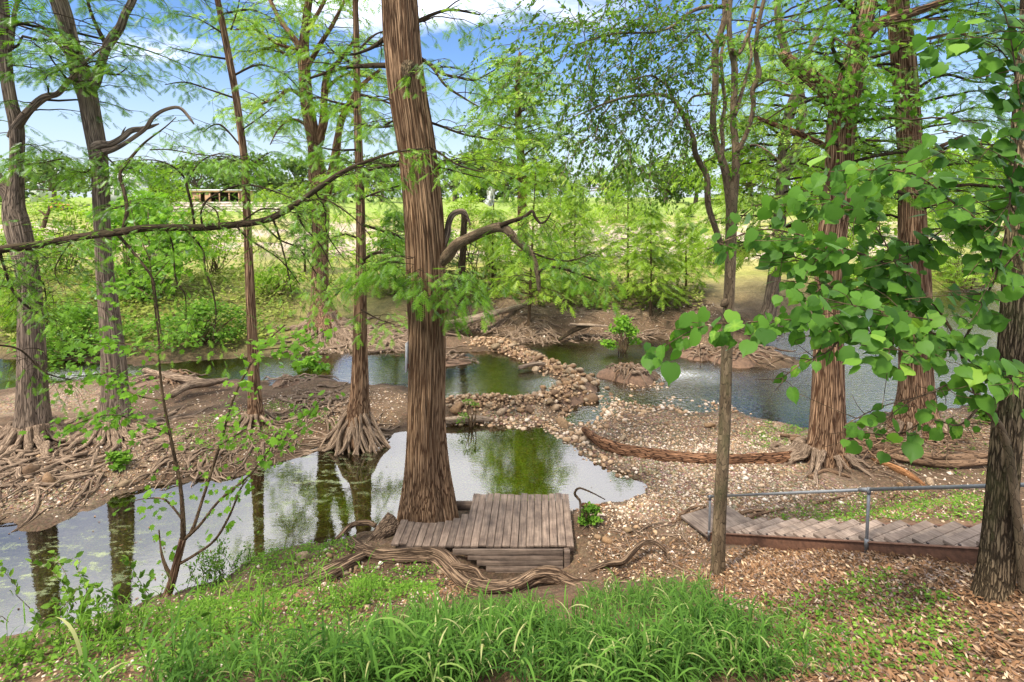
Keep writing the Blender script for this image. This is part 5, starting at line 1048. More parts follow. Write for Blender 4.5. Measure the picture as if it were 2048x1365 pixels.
# ------------------------------------------------------------------ shrubs and bushes of the far banks
def bush(u, v, z, wpx, hpx, lab, m, tm, scl, n, seed, name='shrub', group='bushes on the far bank', bark='bark_twig', up=0.35):
    p = atz(u, v, z); p[2] = gz(p[0], p[1]); Y = p[1]; W = wpx*Y/F/2; H = hpx*Y/F
    t = empty(name, p, lab, 'shrub', group); c = Crown(seed)
    for i in range(max(5, n//70)):
        a = c.u(0, 6.28); q = p+np.array([math.cos(a)*W*0.75*c.r.random(), math.sin(a)*W*0.5*c.r.random(), H*c.u(0.5, 0.95)]); c.tb.add(smooth_path([p+np.array([c.u(-0.2, 0.2)*W, 0, -0.1]), (p+q)/2+c.r.normal(0, 0.06*H, 3), q], 7), np.linspace(0.03, 0.006, 7), 4, cap=False)
    k = max(6, n//60); cc = []
    for i in range(k):
        zt = c.r.random()**0.8; rad = math.sqrt(max(0.05, 1-(2*zt-0.75)**2*0.8)); a = c.u(0, 6.28); rr = rad*c.r.random()**0.5
        cc.append(p+np.array([math.cos(a)*rr*W*0.85, math.sin(a)*rr*W*0.65, H*(0.06+0.86*zt)]))
    cc = np.array(cc); cr = min(W, H)*0.30
    for i in range(n):
        q = cc[c.r.integers(k)]+unit(c.r.normal(0, 1, 3))*cr*c.u(0.2, 1.25)*np.array([1.2, 1, 0.6]); q[2] = max(q[2], gz0(q)+0.05)
        c.lv.add(q, unit(c.r.normal(0, 1, 3)*np.array([1, 1, 0.45])), unit(UP*(0.6+up)+c.r.normal(0, 0.55, 3)), scl*c.u(0.6, 1.3))
    c.build(t, bark, m, tm, bname='stems', cname='foliage'); return t
def gz0(q): return 0.0
LO = small_leaf(0.6)
bush(40, 640, 0.9, 276, 212, 'pale feathery bush behind the thick grey cypress at the left edge', 'cypress_y', FROND_C, 0.408, 1323, 81)
bush(290, 600, 1.1, 252, 224, 'yellow-green sycamore bush between the forked grey and slim cypresses', 'syc', SYC, 0.288, 2268, 82, up=0.0)
bush(130, 560, 1.4, 228, 168, 'lime bush low behind the two grey cypresses', 'shrub', LO, 0.264, 2457, 83)
bush(330, 520, 1.5, 156, 190, 'tall lime sapling clump in front of the long shed', 'shrub', LO, 0.312, 2079, 84)
bush(430, 560, 1.4, 180, 123, 'rounded grassy-green bush left of the slim leaning cypress', 'shrub', LO, 0.240, 1701, 85)
bush(400, 680, 0.5, 264, 89, 'low tangled bush on the stream bank behind the sapling', 'herb', LO, 0.192, 2268, 86)
bush(150, 690, 0.5, 288, 100, 'low reedy bush on the stream bank between the grey cypresses', 'herb', LO, 0.204, 2457, 87)
bush(560, 600, 1.1, 132, 67, 'small low bush left of the twin-stemmed cypress', 'shrub', LO, 0.192, 1134, 88)
bush(770, 560, 1.3, 132, 100, 'hazy green bush right of the twin-stemmed cypress', 'shrub', LO, 0.216, 1512, 89)
bush(985, 560, 1.4, 156, 100, 'dense green bush under the bent limb of the huge trunk', 'shrub', LO, 0.216, 1701, 90)
bush(1105, 590, 1.2, 180, 89, 'green thicket on the far bank under the thin young cypress', 'cypress_y', FROND_C, 0.360, 793, 91)
bush(940, 470, 1.6, 120, 70, 'yellowish bush below the white hanging sheet', 'shrub', LO, 0.360, 1215, 92)
bush(1120, 480, 1.7, 228, 78, 'yellow-green bush row on the pale flats, left of the tallest cone', 'shrub', LO, 0.384, 2079, 93)
bush(1240, 460, 1.8, 204, 67, 'pale bush on the flats behind the tallest cone', 'shrub', LO, 0.408, 1701, 94)
bush(1374, 450, 2.0, 34, 36, 'small round dark green bush standing alone in the far meadow', 'oakleaf', LO, 0.360, 675, 95)
bush(1245, 690, 0.3, 74, 88, 'small pale leafy shrub growing out of the root clump in the river', 'syc', LO, 0.180, 837, 96, group='river island plants')
bush(1760, 560, 1.2, 204, 78, 'low sunny bush on the far river bank between the right-hand cypresses', 'shrub', LO, 0.336, 1889, 97)
bush(1920, 545, 1.2, 264, 168, 'bright willow-like bush on the far river bank at the right', 'cypress_y', FROND_C, 0.600, 2079, 98)
bush(1740, 480, 1.8, 240, 134, 'tall leafy thicket beyond the river behind the red-brown cypress', 'shrub', LO, 0.480, 2835, 99)
bush(1990, 470, 1.8, 240, 179, 'tall leafy thicket beyond the river at the right edge', 'shrub', LO, 0.504, 3024, 100)
bush(1590, 560, 1.2, 132, 123, 'leafy bush on the far bank left of the red-brown cypress', 'cypress_y', FROND_C, 0.408, 793, 101)
bush(1430, 540, 1.3, 144, 100, 'feathery bush behind the elm trunk', 'cypress_y', FROND_C, 0.408, 718, 102)
bush(1980, 835, 0.4, 80, 40, 'grassy tuft bush at the water edge right of the broad-based cypress', 'herb', LO, 0.120, 945, 103, group='bank plants')
bush(940, 830, 0.35, 60, 70, 'thin leafy seedling at the end of the stone weir beside the huge trunk', 'herb', LO, 0.06, 260, 104, group='bank plants')
bush(1175, 1045, 0.35, 60, 40, 'small green tuft beside the right corner of the deck', 'herb', LO, 0.084, 567, 105, group='bank plants')
bush(625, 715, 0.35, 90, 60, 'leafy clump at the water edge left of the slim cypress', 'syc', SYC, 0.156, 351, 106, group='bank plants')
bush(230, 925, 0.4, 60, 34, 'small grassy tuft among the roots of the forked grey cypress', 'herb', LO, 0.120, 486, 107, group='bank plants')

# ------------------------------------------------------------------ far tree line, buildings, vehicle
def far_tree(u, Y, hpx, wpx, lab, m='oakleaf', seed=0, group='trees along the far field', n=1300, tall=False):
    x = (u-1024)/F*Y; g = gz(x, Y); p = np.array([x, Y, g]); t = empty('oak_tree', p, lab, 'tree', group); c = Crown(seed); H = hpx*Y/F; W = wpx*Y/F/2
    cb = 0.30 if tall else 0.12; tr = 0.045*H; fk = 0.34*H
    P = smooth_path([p+[0, 0, -0.3], p+[c.u(-0.3, 0.3), 0, fk*0.5], p+[c.u(-0.4, 0.4), 0, fk]], 10); tube_obj('trunk', P, np.linspace(tr*1.3, tr*0.8, 10), 10, 'bark_grey', t)
    W *= 1.45; H *= 1.06; top = P[-1]; k = 26; cc = []
    for i in range(k):
        a = c.u(0, 6.28); zt = c.r.random(); rr = (0.35+0.65*c.r.random())*math.sqrt(max(0.1, 1-(1.5*zt-0.45)**2)); q = p+np.array([math.cos(a)*rr*W*0.82, math.sin(a)*rr*W*0.7, H*(cb+(0.88-cb)*zt)]); cc.append(q)
        c.tb.add(smooth_path([top, (top+q)/2+c.r.normal(0, 0.05*H, 3), q], 6), np.linspace(tr*0.45, 0.05, 6), 5, cap=False)
    cc = np.array(cc); cr = 0.17*H
    for i in range(n):
        q = cc[c.r.integers(k)]+unit(c.r.normal(0, 1, 3))*cr*c.u(0.35, 1.3)*np.array([1.35, 1.2, 0.75]); c.lv.add(q, unit(c.r.normal(0, 1, 3)), unit(UP*0.8+c.r.normal(0, 0.6, 3)), 0.088*H*c.u(0.5, 1.25))
    c.build(t, 'bark_grey', m, small_leaf(0.75))
FT = [(-60,150,84,150,'leftmost live oak of the far tree line'), (40,160,92,110,'far live oak left of the white house wall'), (112,140,96,150,'large dark live oak behind the orange tractor'), (262,165,82,120,'live oak behind the white roofed house'), (330,175,76,110,'live oak behind the left end of the long shed'), (395,170,84,110,'round live oak above the middle of the long shed'),
      (460,180,80,100,'live oak above the right end of the long shed'), (530,165,92,120,'tall live oak just right of the slim leaning cypress top'), (592,170,84,90,'live oak left of the twin-stemmed cypress on the skyline'), (690,170,72,120,'skyline oak seen right of the twin stems'), (765,175,66,90,'skyline oak left of the huge trunk'), (910,180,70,100,'skyline oak right of the huge trunk'),
      (962,190,86,70,'pointed dark oak above the white hanging sheet'), (1010,185,64,100,'low skyline oak behind the tall yellow-green cypress'), (1100,190,58,110,'low skyline oak left of the tallest cone'), (1215,180,58,120,'skyline oak behind the tallest cone'), (1330,170,62,90,'skyline oak right of the tallest cone'), (1390,165,66,100,'pale-trunked tree in the field left of the elm'), (1500,165,72,110,'pale-trunked tree in the field right of the elm'), (1600,170,80,120,'skyline tree behind the pale leaning cypress'), (1700,180,90,140,'skyline tree behind the red-brown cypress'), (1840,170,90,150,'skyline tree behind the broad-based cypress'), (1980,175,94,170,'skyline tree behind the oak trunk')]
for i, (u, Y, h, wd, lab) in enumerate(FT): far_tree(u, Y, h*(1.0 if i < 9 else 1.32), wd, lab, 'oakleaf' if i < 17 else 'shrub', 200+i, n=1500, tall=i in (2, 17, 18))
# long open shed
Ysd = 128.0
def fx(u, Y): return (u-1024)/F*Y
def fz(v, Y): return CAMZ-(v-HOR)/F*Y
xa, xb = fx(386, Ysd), fx(486, Ysd); gsd = gz((xa+xb)/2, Ysd); zt = fz(381, Ysd); zb = min(fz(403, Ysd), gsd+0.1)
shed = empty('open_shed', ((xa+xb)/2, Ysd, gsd), 'long low brown shed with a pale flat roof across the field', 'building')
wd_ = xb-xa; box('roof', ((xa+xb)/2, Ysd+2.5, zt), (wd_+0.8, 7.6, 0.25), 'metalroof', shed); box('fascia', ((xa+xb)/2, Ysd-1.2, zt-0.32), (wd_+0.5, 0.12, 0.40), 'shedwood', shed)
box('back_wall', ((xa+xb)/2, Ysd+5.5, (zt+zb)/2), (wd_, 0.2, zt-zb), 'shade_int', shed); box('side_wall', (xa, Ysd+2.4, (zt+zb)/2), (0.2, 6.2, zt-zb-0.15), 'shedwood', shed); box('side_wall', (xb, Ysd+2.4, (zt+zb)/2), (0.2, 6.2, zt-zb-0.15), 'shedwood', shed)
box('wall_panel', (xa+wd_*0.10, Ysd-0.9, (zt+zb)/2-0.1), (wd_*0.18, 0.15, zt-zb-0.35), 'shedwood', shed); box('wall_panel', (xa+wd_*0.36, Ysd-0.9, (zt+zb)/2-0.1), (wd_*0.12, 0.15, zt-zb-0.35), 'shedwood', shed)
for k in range(6): box('post', (xa+wd_*(0.02+0.192*k), Ysd-1.05, (zt+zb)/2-0.1), (0.22, 0.22, zt-zb-0.25), 'shedwood', shed)
# pale stone terrace wall below it
xa2, xb2 = fx(345, 118), fx(560, 118); g2 = gz((xa2+xb2)/2, 118); wall = empty('stone_terrace_wall', ((xa2+xb2)/2, 118, g2), 'pale limestone terrace wall below the long shed', 'wall')
rw = random.Random(3); zc = g2-0.3; zt2 = fz(404, 118)
nrow = 4
for r_ in range(nrow):
    xx = xa2; hh = (zt2-zc)/nrow
    while xx < xb2:
        ln = rw.uniform(0.9, 1.9); box('stone', (xx+ln/2, 118+rw.uniform(-0.08, 0.08)+0.15*r_, zc+hh*(r_+0.5)), (ln-0.05, 0.7, hh-0.04), 'palestone', wall); xx += ln
# white house roof between the oaks
def gable(name, u0, u1, v_eave, v_ridge, v_base, Y, lab):
    x0_, x1_ = fx(u0, Y), fx(u1, Y); zb_ = gz((x0_+x1_)/2, Y); ze = fz(v_eave, Y); zr = fz(v_ridge, Y); D = 8.0
    h = empty(name, ((x0_+x1_)/2, Y, zb_), lab, 'building')
    box('wall', ((x0_+x1_)/2, Y+D/2, (ze+zb_)/2), (x1_-x0_, D, ze-zb_), 'housewall', h)
    V = np.array([(x0_-.4, Y-.4, ze), (x1_+.4, Y-.4, ze), (x1_+.4, Y+D+.4, ze), (x0_-.4, Y+D+.4, ze), (x0_-.4, Y+D/2, zr), (x1_+.4, Y+D/2, zr)]); V = V+np.array([0, 0, 0.03])
    mk('roof', V, [(0,1,5,4), (2,3,4,5), (0,3,2,1)], [(1,2,5), (3,0,4)], 'metalroof', h, smooth=False)
    n_ = 3
    for k in range(n_):
        wx = x0_+(x1_-x0_)*(k+0.5)/n_; wz = zb_+(ze-zb_)*0.55; f = box('window', (wx, Y-0.04, wz), (1.3, 0.10, 1.5), 'shade_int', h); box('pane', (wx, Y-0.10, wz), (1.1, 0.03, 1.3), 'glassdark', f).location = (0, -0.06, 0)
    return h
gable('farm_house', 210, 262, 366, 347, 400, 150.0, 'house with a pale metal roof peeping out right of the forked grey cypress')
gable('farm_house', 62, 92, 352, 335, 400, 172.0, 'white house corner between live oaks at the far left')
# orange tractor
Yt = 122.0; xt = fx(122, Yt); zg = gz(xt, Yt); tr = empty('tractor', (xt, Yt, zg), 'orange tractor parked in front of the large far oak at left', 'vehicle')
def wheel(x, y, r, wdt):
    P = np.array([[x, y-wdt/2, zg+r], [x, y-wdt/2+0.01, zg+r], [x, y+wdt/2-0.01, zg+r], [x, y+wdt/2, zg+r]]); o = tube_obj('wheel', P, [r*0.8, r, r, r*0.8], 22, 'black', tr)
    P2 = np.array([[x, y-wdt/2-0.03, zg+r], [x, y-wdt/2+0.1, zg+r]]); V, Q, T, B = tube(P2, [r*0.55, r*0.55], 16); mk('rim', V, Q, T, 'orange', o, attrs={'bark': B})
wheel(xt-1.1, Yt-0.9, 0.85, 0.5); wheel(xt-1.1, Yt+0.9, 0.85, 0.5); wheel(xt+1.1, Yt-0.8, 0.55, 0.35); wheel(xt+1.1, Yt+0.8, 0.55, 0.35)
box('body', (xt+0.6, Yt, zg+1.15), (2.4, 0.9, 0.8), 'orange', tr, bev=0.1); box('fender', (xt-1.0, Yt-0.85, zg+1.75), (1.5, 0.6, 0.12), 'orange', tr, bev=0.03); box('fender', (xt-1.0, Yt+0.85, zg+1.75), (1.5, 0.6, 0.12), 'orange', tr, bev=0.03)
box('seat', (xt-0.9, Yt, zg+1.7), (0.6, 0.6, 0.6), 'black', tr, bev=0.05); box('bucket', (xt+2.5, Yt, zg+0.5), (0.7, 2.0, 0.7), 'black', tr, bev=0.05); box('loader_arm', (xt+1.5, Yt-0.7, zg+0.95), (2.2, 0.14, 0.2), 'orange', tr, (0, 0.3, 0)); box('loader_arm', (xt+1.5, Yt+0.7, zg+0.95), (2.2, 0.14, 0.2), 'orange', tr, (0, 0.3, 0)); box('roll_bar', (xt-1.5, Yt, zg+2.1), (0.1, 1.2, 1.2), 'black', tr)
# white sheet caught on a pole
Yw = 44.0; pw = atd(985, 455, Yw); pw[2] = gz(pw[0], pw[1]); ws = empty('white_sheet', pw, 'crumpled white sheet caught on a thin leaning pole beyond the far bank', 'sheet')
tube_obj('pole', smooth_path([pw+[0, 0, -0.2], atd(987, 420, Yw), atd(988, 385, Yw), atd(991, 330, Yw)], 20), np.linspace(0.07, 0.03, 20), 8, 'bark_twig', ws)
def sheet(name, prof, seed):
    r = np.random.default_rng(seed); rows = 26; cols = 18; Vs = []
    for i in range(rows):
        t = i/(rows-1); v_ = prof[0][0]+(prof[-1][0]-prof[0][0])*t; l_ = np.interp(v_, [q[0] for q in prof], [q[1] for q in prof]); r_ = np.interp(v_, [q[0] for q in prof], [q[2] for q in prof])
        for j in range(cols):
            s = j/(cols-1); u_ = l_+(r_-l_)*s; dy = 0.16*math.sin(s*9+t*4+seed)+0.10*math.sin(s*17-t*9)+0.25*math.sin(math.pi*s); Vs.append(atd(u_, v_, Yw-0.25-dy))
    Vs = np.array(Vs); i = np.arange(rows-1)[:, None]*cols; j = np.arange(cols-1)[None, :]; Q = np.stack([i+j, i+cols+j, i+cols+j+1, i+j+1], -1).reshape(-1, 4)
    o = mk(name, Vs, Q, None, 'white', ws); sd_ = o.modifiers.new('thick', 'SOLIDIFY'); sd_.thickness = 0.02
sheet('upper_fold', [(374,980,984),(379,974,989),(390,974,989),(400,974,988)], 1); sheet('lower_fold', [(398,973,988),(403,967,988),(408,970,987),(413,979,984)], 2)

# ------------------------------------------------------------------ stone weir
def rock_mesh(seed):
    r = np.random.default_rng(seed); import bmesh
    bm = bmesh.new(); bmesh.ops.create_icosphere(bm, subdivisions=2, radius=1.0)
    ph = r.random((6, 3))*2-1; am = r.uniform(0.05, 0.22, 6)
    for v in bm.verts:
        p = np.array(v.co); k = 1+sum(a*math.sin(3*np.dot(p, q)*1.6+i) for i, (a, q) in enumerate(zip(am, ph)))*0.7; v.co = Vector(p*k*np.array([1.0, 0.74, 0.55]))
    for f in bm.faces: f.smooth = True
    me = bpy.data.meshes.new('rock'); bm.to_mesh(me); bm.free(); me.materials.append(M['rock']); return me
RM = [rock_mesh(i) for i in range(9)]
wv = empty('stone_weir', atz(1120, 800, 0), 'curved weir of piled tan river stones between the pools', 'weir')
rr_ = np.random.default_rng(13)
WL = np.array([(905,822),(960,826),(1020,824),(1075,812),(1125,800),(1152,785),(1160,770),(1140,752),(1105,738),(1070,724),(1035,708),(1000,694),(970,692),(945,697)], float)
WLW = np.array([atz(u, v, 0) for u, v in WL]); WWD = 0.86*np.array([0.75,0.75,0.8,0.9,1.05,1.1,0.95,0.7,0.55,0.55,0.65,0.7,0.4,0.3]); WHT = np.array([.34,.36,.36,.40,.46,.48,.42,.36,.32,.34,.38,.36,.24,.2])
WS = smooth_path(np.column_stack([WLW[:, :2], WWD, WHT]), 200)
placed = []; nr_ = 0
for it in range(2400):
    if nr_ >= 290: break
    i = int(rr_.integers(200)); q = WS[i]; off = rr_.normal(0, 0.45)*q[2]
    tdir = WS[min(i+1, 199), :2]-WS[max(i-1, 0), :2]; tdir = tdir/np.linalg.norm(tdir); nd = np.array([-tdir[1], tdir[0]])
    sz = float(np.clip(rr_.lognormal(-2.1, 0.36), 0.07, 0.28)); x, y = q[:2]+nd*off; bz = max(gz(x, y), -0.12); top = q[3]*max(0, 1-(off/(q[2]*0.95))**2)
    z = bz+rr_.random()*max(0.02, top-bz)*0.9+sz*0.18
    if any((x-a)**2+(y-b)**2+(z-c_)**2 < (0.62*(sz+s2))**2 for a, b, c_, s2 in placed): continue
    placed.append((x, y, z, sz)); inst('rock', RM[nr_ % 9], (x, y, z), (rr_.normal(0, 0.35), rr_.normal(0, 0.35), rr_.random()*6.28), (sz, sz*rr_.uniform(0.8, 1.1), sz*rr_.uniform(0.8, 1.15)), wv); nr_ += 1
# core of smaller stones under the big ones
def pebbles(name, pts, sizes, parent, tint, rng, lab=None):
    t = (1+5**0.5)/2; V0 = np.array([(-1,t,0),(1,t,0),(-1,-t,0),(1,-t,0),(0,-1,t),(0,1,t),(0,-1,-t),(0,1,-t),(t,0,-1),(t,0,1),(-t,0,-1),(-t,0,1)])/1.9
    small = name in ('gravel', 'bank_pebbles', 'small_stones')
    V0 = V0*np.array([1.0, 0.75, 0.5]); T0 = np.array([(0,11,5),(0,5,1),(0,1,7),(0,7,10),(0,10,11),(1,5,9),(5,11,4),(11,10,2),(10,7,6),(7,1,8),(3,9,4),(3,4,2),(3,2,6),(3,6,8),(3,8,9),(4,9,5),(2,4,11),(6,2,10),(8,6,7),(9,8,1)])
    if small: V0 = np.array([(1,0,0.1),(0.1,0.8,0),(-1,0.1,0),(0,-0.75,0.1),(0.1,0,0.6),(0,0,-0.5)]); T0 = np.array([(0,1,4),(1,2,4),(2,3,4),(3,0,4),(1,0,5),(2,1,5),(3,2,5),(0,3,5)])
    n = len(pts); a = rng.random(n)*6.28; X = np.stack([np.cos(a), np.sin(a), rng.normal(0, 0.2, n)], -1); Nn = np.stack([rng.normal(0, 0.25, n), rng.normal(0, 0.25, n), np.ones(n)], -1)
    V, T, tt = scatter_mesh((V0, T0), pts, X, Nn, sizes, rng, tint); o = mk(name, V, None, T, 'pebble', parent, attrs={'tint': tt}); tag(o, kind='stuff')
    if lab: o['label'] = lab; o['category'] = 'gravel'
    return o
pp = []
for k in range(2600):
    q = WS[int(rr_.integers(200))]; o_ = rr_.normal(0, 0.55)*q[2]; a = rr_.random()*6.28; x = q[0]+math.cos(a)*o_; y = q[1]+math.sin(a)*o_; pp.append((x, y, 0))
pp = np.array(pp); d_ = np.min(np.hypot(pp[:, None, 0]-WS[None, ::4, 0], pp[:, None, 1]-WS[None, ::4, 1]), axis=1); j = np.argmin(np.hypot(pp[:, None, 0]-WS[None, ::4, 0], pp[:, None, 1]-WS[None, ::4, 1]), axis=1)*4
pp[:, 2] = np.maximum(height(pp[:, 0], pp[:, 1]), -0.1)+np.maximum(0, WS[j, 3]*(1-(d_/(WS[j, 2]*0.9))**2))*0.55*rr_.random(len(pp))
pebbles('small_stones', pp, rr_.uniform(0.05, 0.11, len(pp)), wv, np.clip(rr_.normal(0.14, 0.14, len(pp)), 0, 1), rr_)
# mound that carries the stones
Vm = []
for i in range(0, 200, 2):
    q = WS[i]; tdir = WS[min(i+1, 199), :2]-WS[max(i-1, 0), :2]; tdir = tdir/np.linalg.norm(tdir); nd = np.array([-tdir[1], tdir[0]])
    for s in np.linspace(-1, 1, 9): Vm.append((*(q[:2]+nd*s*q[2]*0.95), q[3]*0.62*(1-s*s)-0.25*s*s))
Vm = np.array(Vm); i = np.arange(99)[:, None]*9; j = np.arange(8)[None, :]; Qm = np.stack([i+j, i+j+1, i+9+j+1, i+9+j], -1).reshape(-1, 4); mk('rubble_core', Vm, Qm, None, 'soil', wv)
# gravel scattered over the bars
def scatter_px(n, polys, rng, zmin=-0.05, zmax=3.0):
    """random terrain points seen inside photo-pixel polygons"""
    out = []
    for poly, share in polys:
        P = np.array([hit(u, v)[:2] for u, v in poly]); lo, hi = P.min(0), P.max(0); k = 0; need = int(n*share)
        while k < need:
            m_ = 4000; x = rng.uniform(lo[0], hi[0], m_); y = rng.uniform(lo[1], hi[1], m_); ok = sdf_poly(P, x, y)+rng.normal(0, 0.18, m_) < 0; x = x[ok][:need-k]; y = y[ok][:need-k]; z = height(x, y)
            g = (z > zmin) & (z < zmax); out.append(np.stack([x[g], y[g], z[g]], -1)); k += len(x)
            if len(x) == 0: break
    return np.vstack(out)
rgv = np.random.default_rng(17)
gp = scatter_px(15000, [([(1130,870),(1250,845),(1400,835),(1560,850),(1620,900),(1580,960),(1740,990),(1700,1010),(1450,1030),(1400,1050),(1230,1060),(1170,1030),(1290,990),(1310,950),(1230,905)], 0.62), ([(900,840),(1060,830),(1150,800),(1250,820),(1200,880),(1120,870),(1000,850)], 0.10), ([(0,900),(200,930),(330,900),(330,950),(140,1010),(0,1040)], 0.10), ([(100,770),(330,755),(450,770),(480,820),(330,850),(110,850)], 0.06), ([(1720,830),(2000,820),(2048,860),(1800,880)], 0.06), ([(640,690),(800,690),(860,720),(640,720)], 0.06)], rgv, -0.06)
sz = np.clip(rgv.lognormal(-4.05, 0.55, len(gp)), 0.008, 0.09); gp[:, 2] += sz*0.1
dr = sstep(13.6, 15.5, gp[:, 1]); ti = np.clip(rgv.normal(0.40, 0.27, len(gp))-0.25*dr*(gp[:, 0] > 0), 0, 1)
pebbles('gravel', gp, sz, None, ti, rgv, 'loose pale river gravel covering the bars between the pools')
# scattered pale stones one can pick out on the slope and bar
for k, (u, v, s_) in enumerate([(1215,1085,.10),(1195,1080,.08),(1255,1065,.10),(1160,1000,.08),(1232,1055,.06),(1180,1092,.05),(1265,1100,.05),(1420,855,.16),(1245,880,.14),(1125,852,.22),(1860,968,.12),(1800,975,.10),(320,885,.13),(60,950,.22),(95,965,.18),(250,975,.14),(700,1145,.07),(605,1122,.13),(712,1140,.06),(660,1120,.07),(690,1150,.09),(880,1150,.06),(1322,1172,.06)]):
    p = hit(u, v); o = inst('river_stone', RM[k % 9], p+np.array([0, 0, s_*0.2]), (0.1*k, 0.2, k*1.3), s_)
    tag(o, ['pale', 'tan', 'rounded', 'flat', 'buff'][k % 5]+' loose river stone '+['by the deck corner','right of the deck corner, nearer the handrail','on the slope past the deck corner, topmost','at the pool edge behind the deck','between deck corner and gravel, smaller','lowest by the deck corner','on the slope above the arched root','on the bar behind the rotten log','at the shallow pool head','largest, standing in the shallows below the weir','behind the handrail under split orange wood','behind the handrail, left of its neighbour','among roots of the forked grey cypress','largest under the roots at the left edge','beside the largest one at the left edge','at the left island shore','below the left end of the thick root','at the near bank left of the deck','by the long left root, second','just above the long left root','below the thick root end, leftmost','under the thick front root','by the grass right of the front root'][k], 'stone', 'loose river stones')

# ------------------------------------------------------------------ logs, driftwood and root clumps
def log(name, pts, lab, m, cat='log', sides=18, z=None, ridge=0.09):
    A = []
    for p in pts:
        h = hit(p[0], p[1]) if len(p) < 4 else atz(p[0], p[1], p[3]); r = p[2]/2*h[1]/F; A.append([h[0], h[1], max(h[2], -0.05)+r*0.6, r])
    S = smooth_path(np.array(A), 60); V, Q, T, B = tube(S[:, :3], S[:, 3], sides, lambda th, Lh, R: R*(ridge*np.sin(3*th+Lh*1.7)+ridge*np.sin(7*th-Lh*2.1)*0.6+ridge*0.6*np.sin(2*th+5*Lh)))
    o = mk(name, V, Q, T, m, None, S[0, :3], {'bark': B}); tag(o, lab, cat); return o
log('fallen_log', [(1168,862,12,.20),(1195,886,20,.16),(1240,905,24,.16),(1300,918,26,.18),(1370,927,27,.2),(1450,929,27,.22),(1530,926,25,.25),(1585,918,20,.28)], 'long curved rotten red-brown log lying on the gravel bar', 'log_red', sides=24)
log('fallen_tree', [(888,655,16,.25),(930,646,15,.45),(980,633,13,.75),(1030,619,10,1.0),(1062,608,7,1.15)], 'pale bleached fallen trunk leaning on the far bank right of the huge trunk', 'log_pale')
log('driftwood_log', [(870,846,11,.08),(910,843,13,.10),(950,841,12,.10),(985,841,8,.08)], 'tan driftwood log at the water below the stone weir', 'log_pale')
log('driftwood_branch', [(1118,682,6,.1),(1140,668,9,.3),(1165,657,9,.5),(1190,652,6,.6)], 'dark curved driftwood branch on the far bank waterline', 'bark_dark')
log('driftwood_branch', [(1140,650,5,.7),(1180,652,5,.65),(1215,654,4,.6)], 'thin white forked driftwood branch on the far bank', 'log_pale', cat='branch', sides=8)
log('driftwood_plank', [(1038,738,8,.10),(1068,731,9,.14),(1090,730,6,.16)], 'grey driftwood piece against the upstream side of the weir', 'bark_grey', cat='driftwood')
log('fallen_log', [(342,795,14,.45),(380,776,16,.5),(420,770,14,.5),(456,762,9,.5)], 'grey root log lying behind the slim leaning cypress', 'root')
log('fallen_log', [(290,745,12,.4),(330,755,13,.4),(390,765,12,.4),(430,768,8,.4)], 'thin grey driftwood log by the left stream', 'root')
log('driftwood_stump', [(1165,1012,8),(1185,1016,11),(1212,1014,7)], 'dark driftwood chunk at the pool edge right of the deck', 'log_red', cat='driftwood')
log('white_branch', [(1455,1215,6),(1490,1222,11),(1530,1232,8),(1560,1240,4)], 'bleached white branch lying behind the tall grass', 'log_pale', cat='branch')
log('fallen_branch', [(1160,1036,3,.7),(1160,1005,5,.75),(1150,990,5,.85),(1158,978,4,1.0),(1180,985,3,.95),(1210,1000,2,.8)], 'thin arched dead branch at the back corner of the deck', 'bark_dark', cat='branch', sides=8)
def root_clump(u, v, lab, rad, k, seed, hgt=0.7, sq=0.75):
    """low mound of washed-out roots that run down and outward in tangled strands"""
    r = np.random.default_rng(seed); p = atz(u, v, 0); p[2] = max(gz(p[0], p[1]), 0.0); t = empty('root_clump', p, lab, 'roots', 'root clumps by the river')
    n = 22; ang = np.linspace(0, 6.283, n, endpoint=False); Vs = [p+np.array([0, 0, hgt*0.38])]; ph = r.random(4)*6
    lump = lambda a: 1+0.22*math.sin(2*a+ph[0])+0.16*math.sin(3*a+ph[1])+0.1*math.sin(5*a+ph[2])
    for ring, (rr, zz) in enumerate(((0.3, 0.34), (0.6, 0.20), (0.85, 0.02), (1.0, -0.35))):
        for a in ang: Vs.append(p+np.array([math.cos(a)*rad*rr*lump(a), math.sin(a)*rad*rr*lump(a)*sq, hgt*zz*r.uniform(0.6, 1.4)]))
    T = [(0, 1+i, 1+(i+1) % n) for i in range(n)]; Q = [(1+n*g+i, 1+n*(g+1)+i, 1+n*(g+1)+(i+1) % n, 1+n*g+(i+1) % n) for g in range(3) for i in range(n)]
    mk('soil_core', Vs, Q, T, 'soil', t)
    for i in range(k):
        a = r.uniform(0, 6.28); r1 = rad*r.uniform(0.0, 0.75); ln = rad*r.uniform(0.5, 1.1); b = a+r.normal(0, 1.0); m_ = 7; P = []; r0 = float(np.clip(r.lognormal(-3.45, 0.45), 0.014, 0.075))
        x, y = math.cos(a)*r1, math.sin(a)*r1
        for j in range(m_):
            rho = math.hypot(x, y)/rad; z = hgt*0.5*max(0.0, 1-rho*rho*0.9)+r0*r.uniform(-0.3, 1.1)+0.06*hgt*math.sin(j*1.7+i)
            P.append(p+np.array([x*lump(a), y*lump(a)*sq, z-(0.25*hgt if j == m_-1 else 0)])); b += r.normal(0, 0.45); x += math.cos(b)*ln/m_; y += math.sin(b)*ln/m_
        S = smooth_path(P, 18); tube_obj('root', S, np.linspace(r0, r0*0.45, 18), 6, 'root' if r.random() < 0.75 else 'stick', t, lambda th, Lh, R: R*0.18*np.sin(2*th+Lh*6))
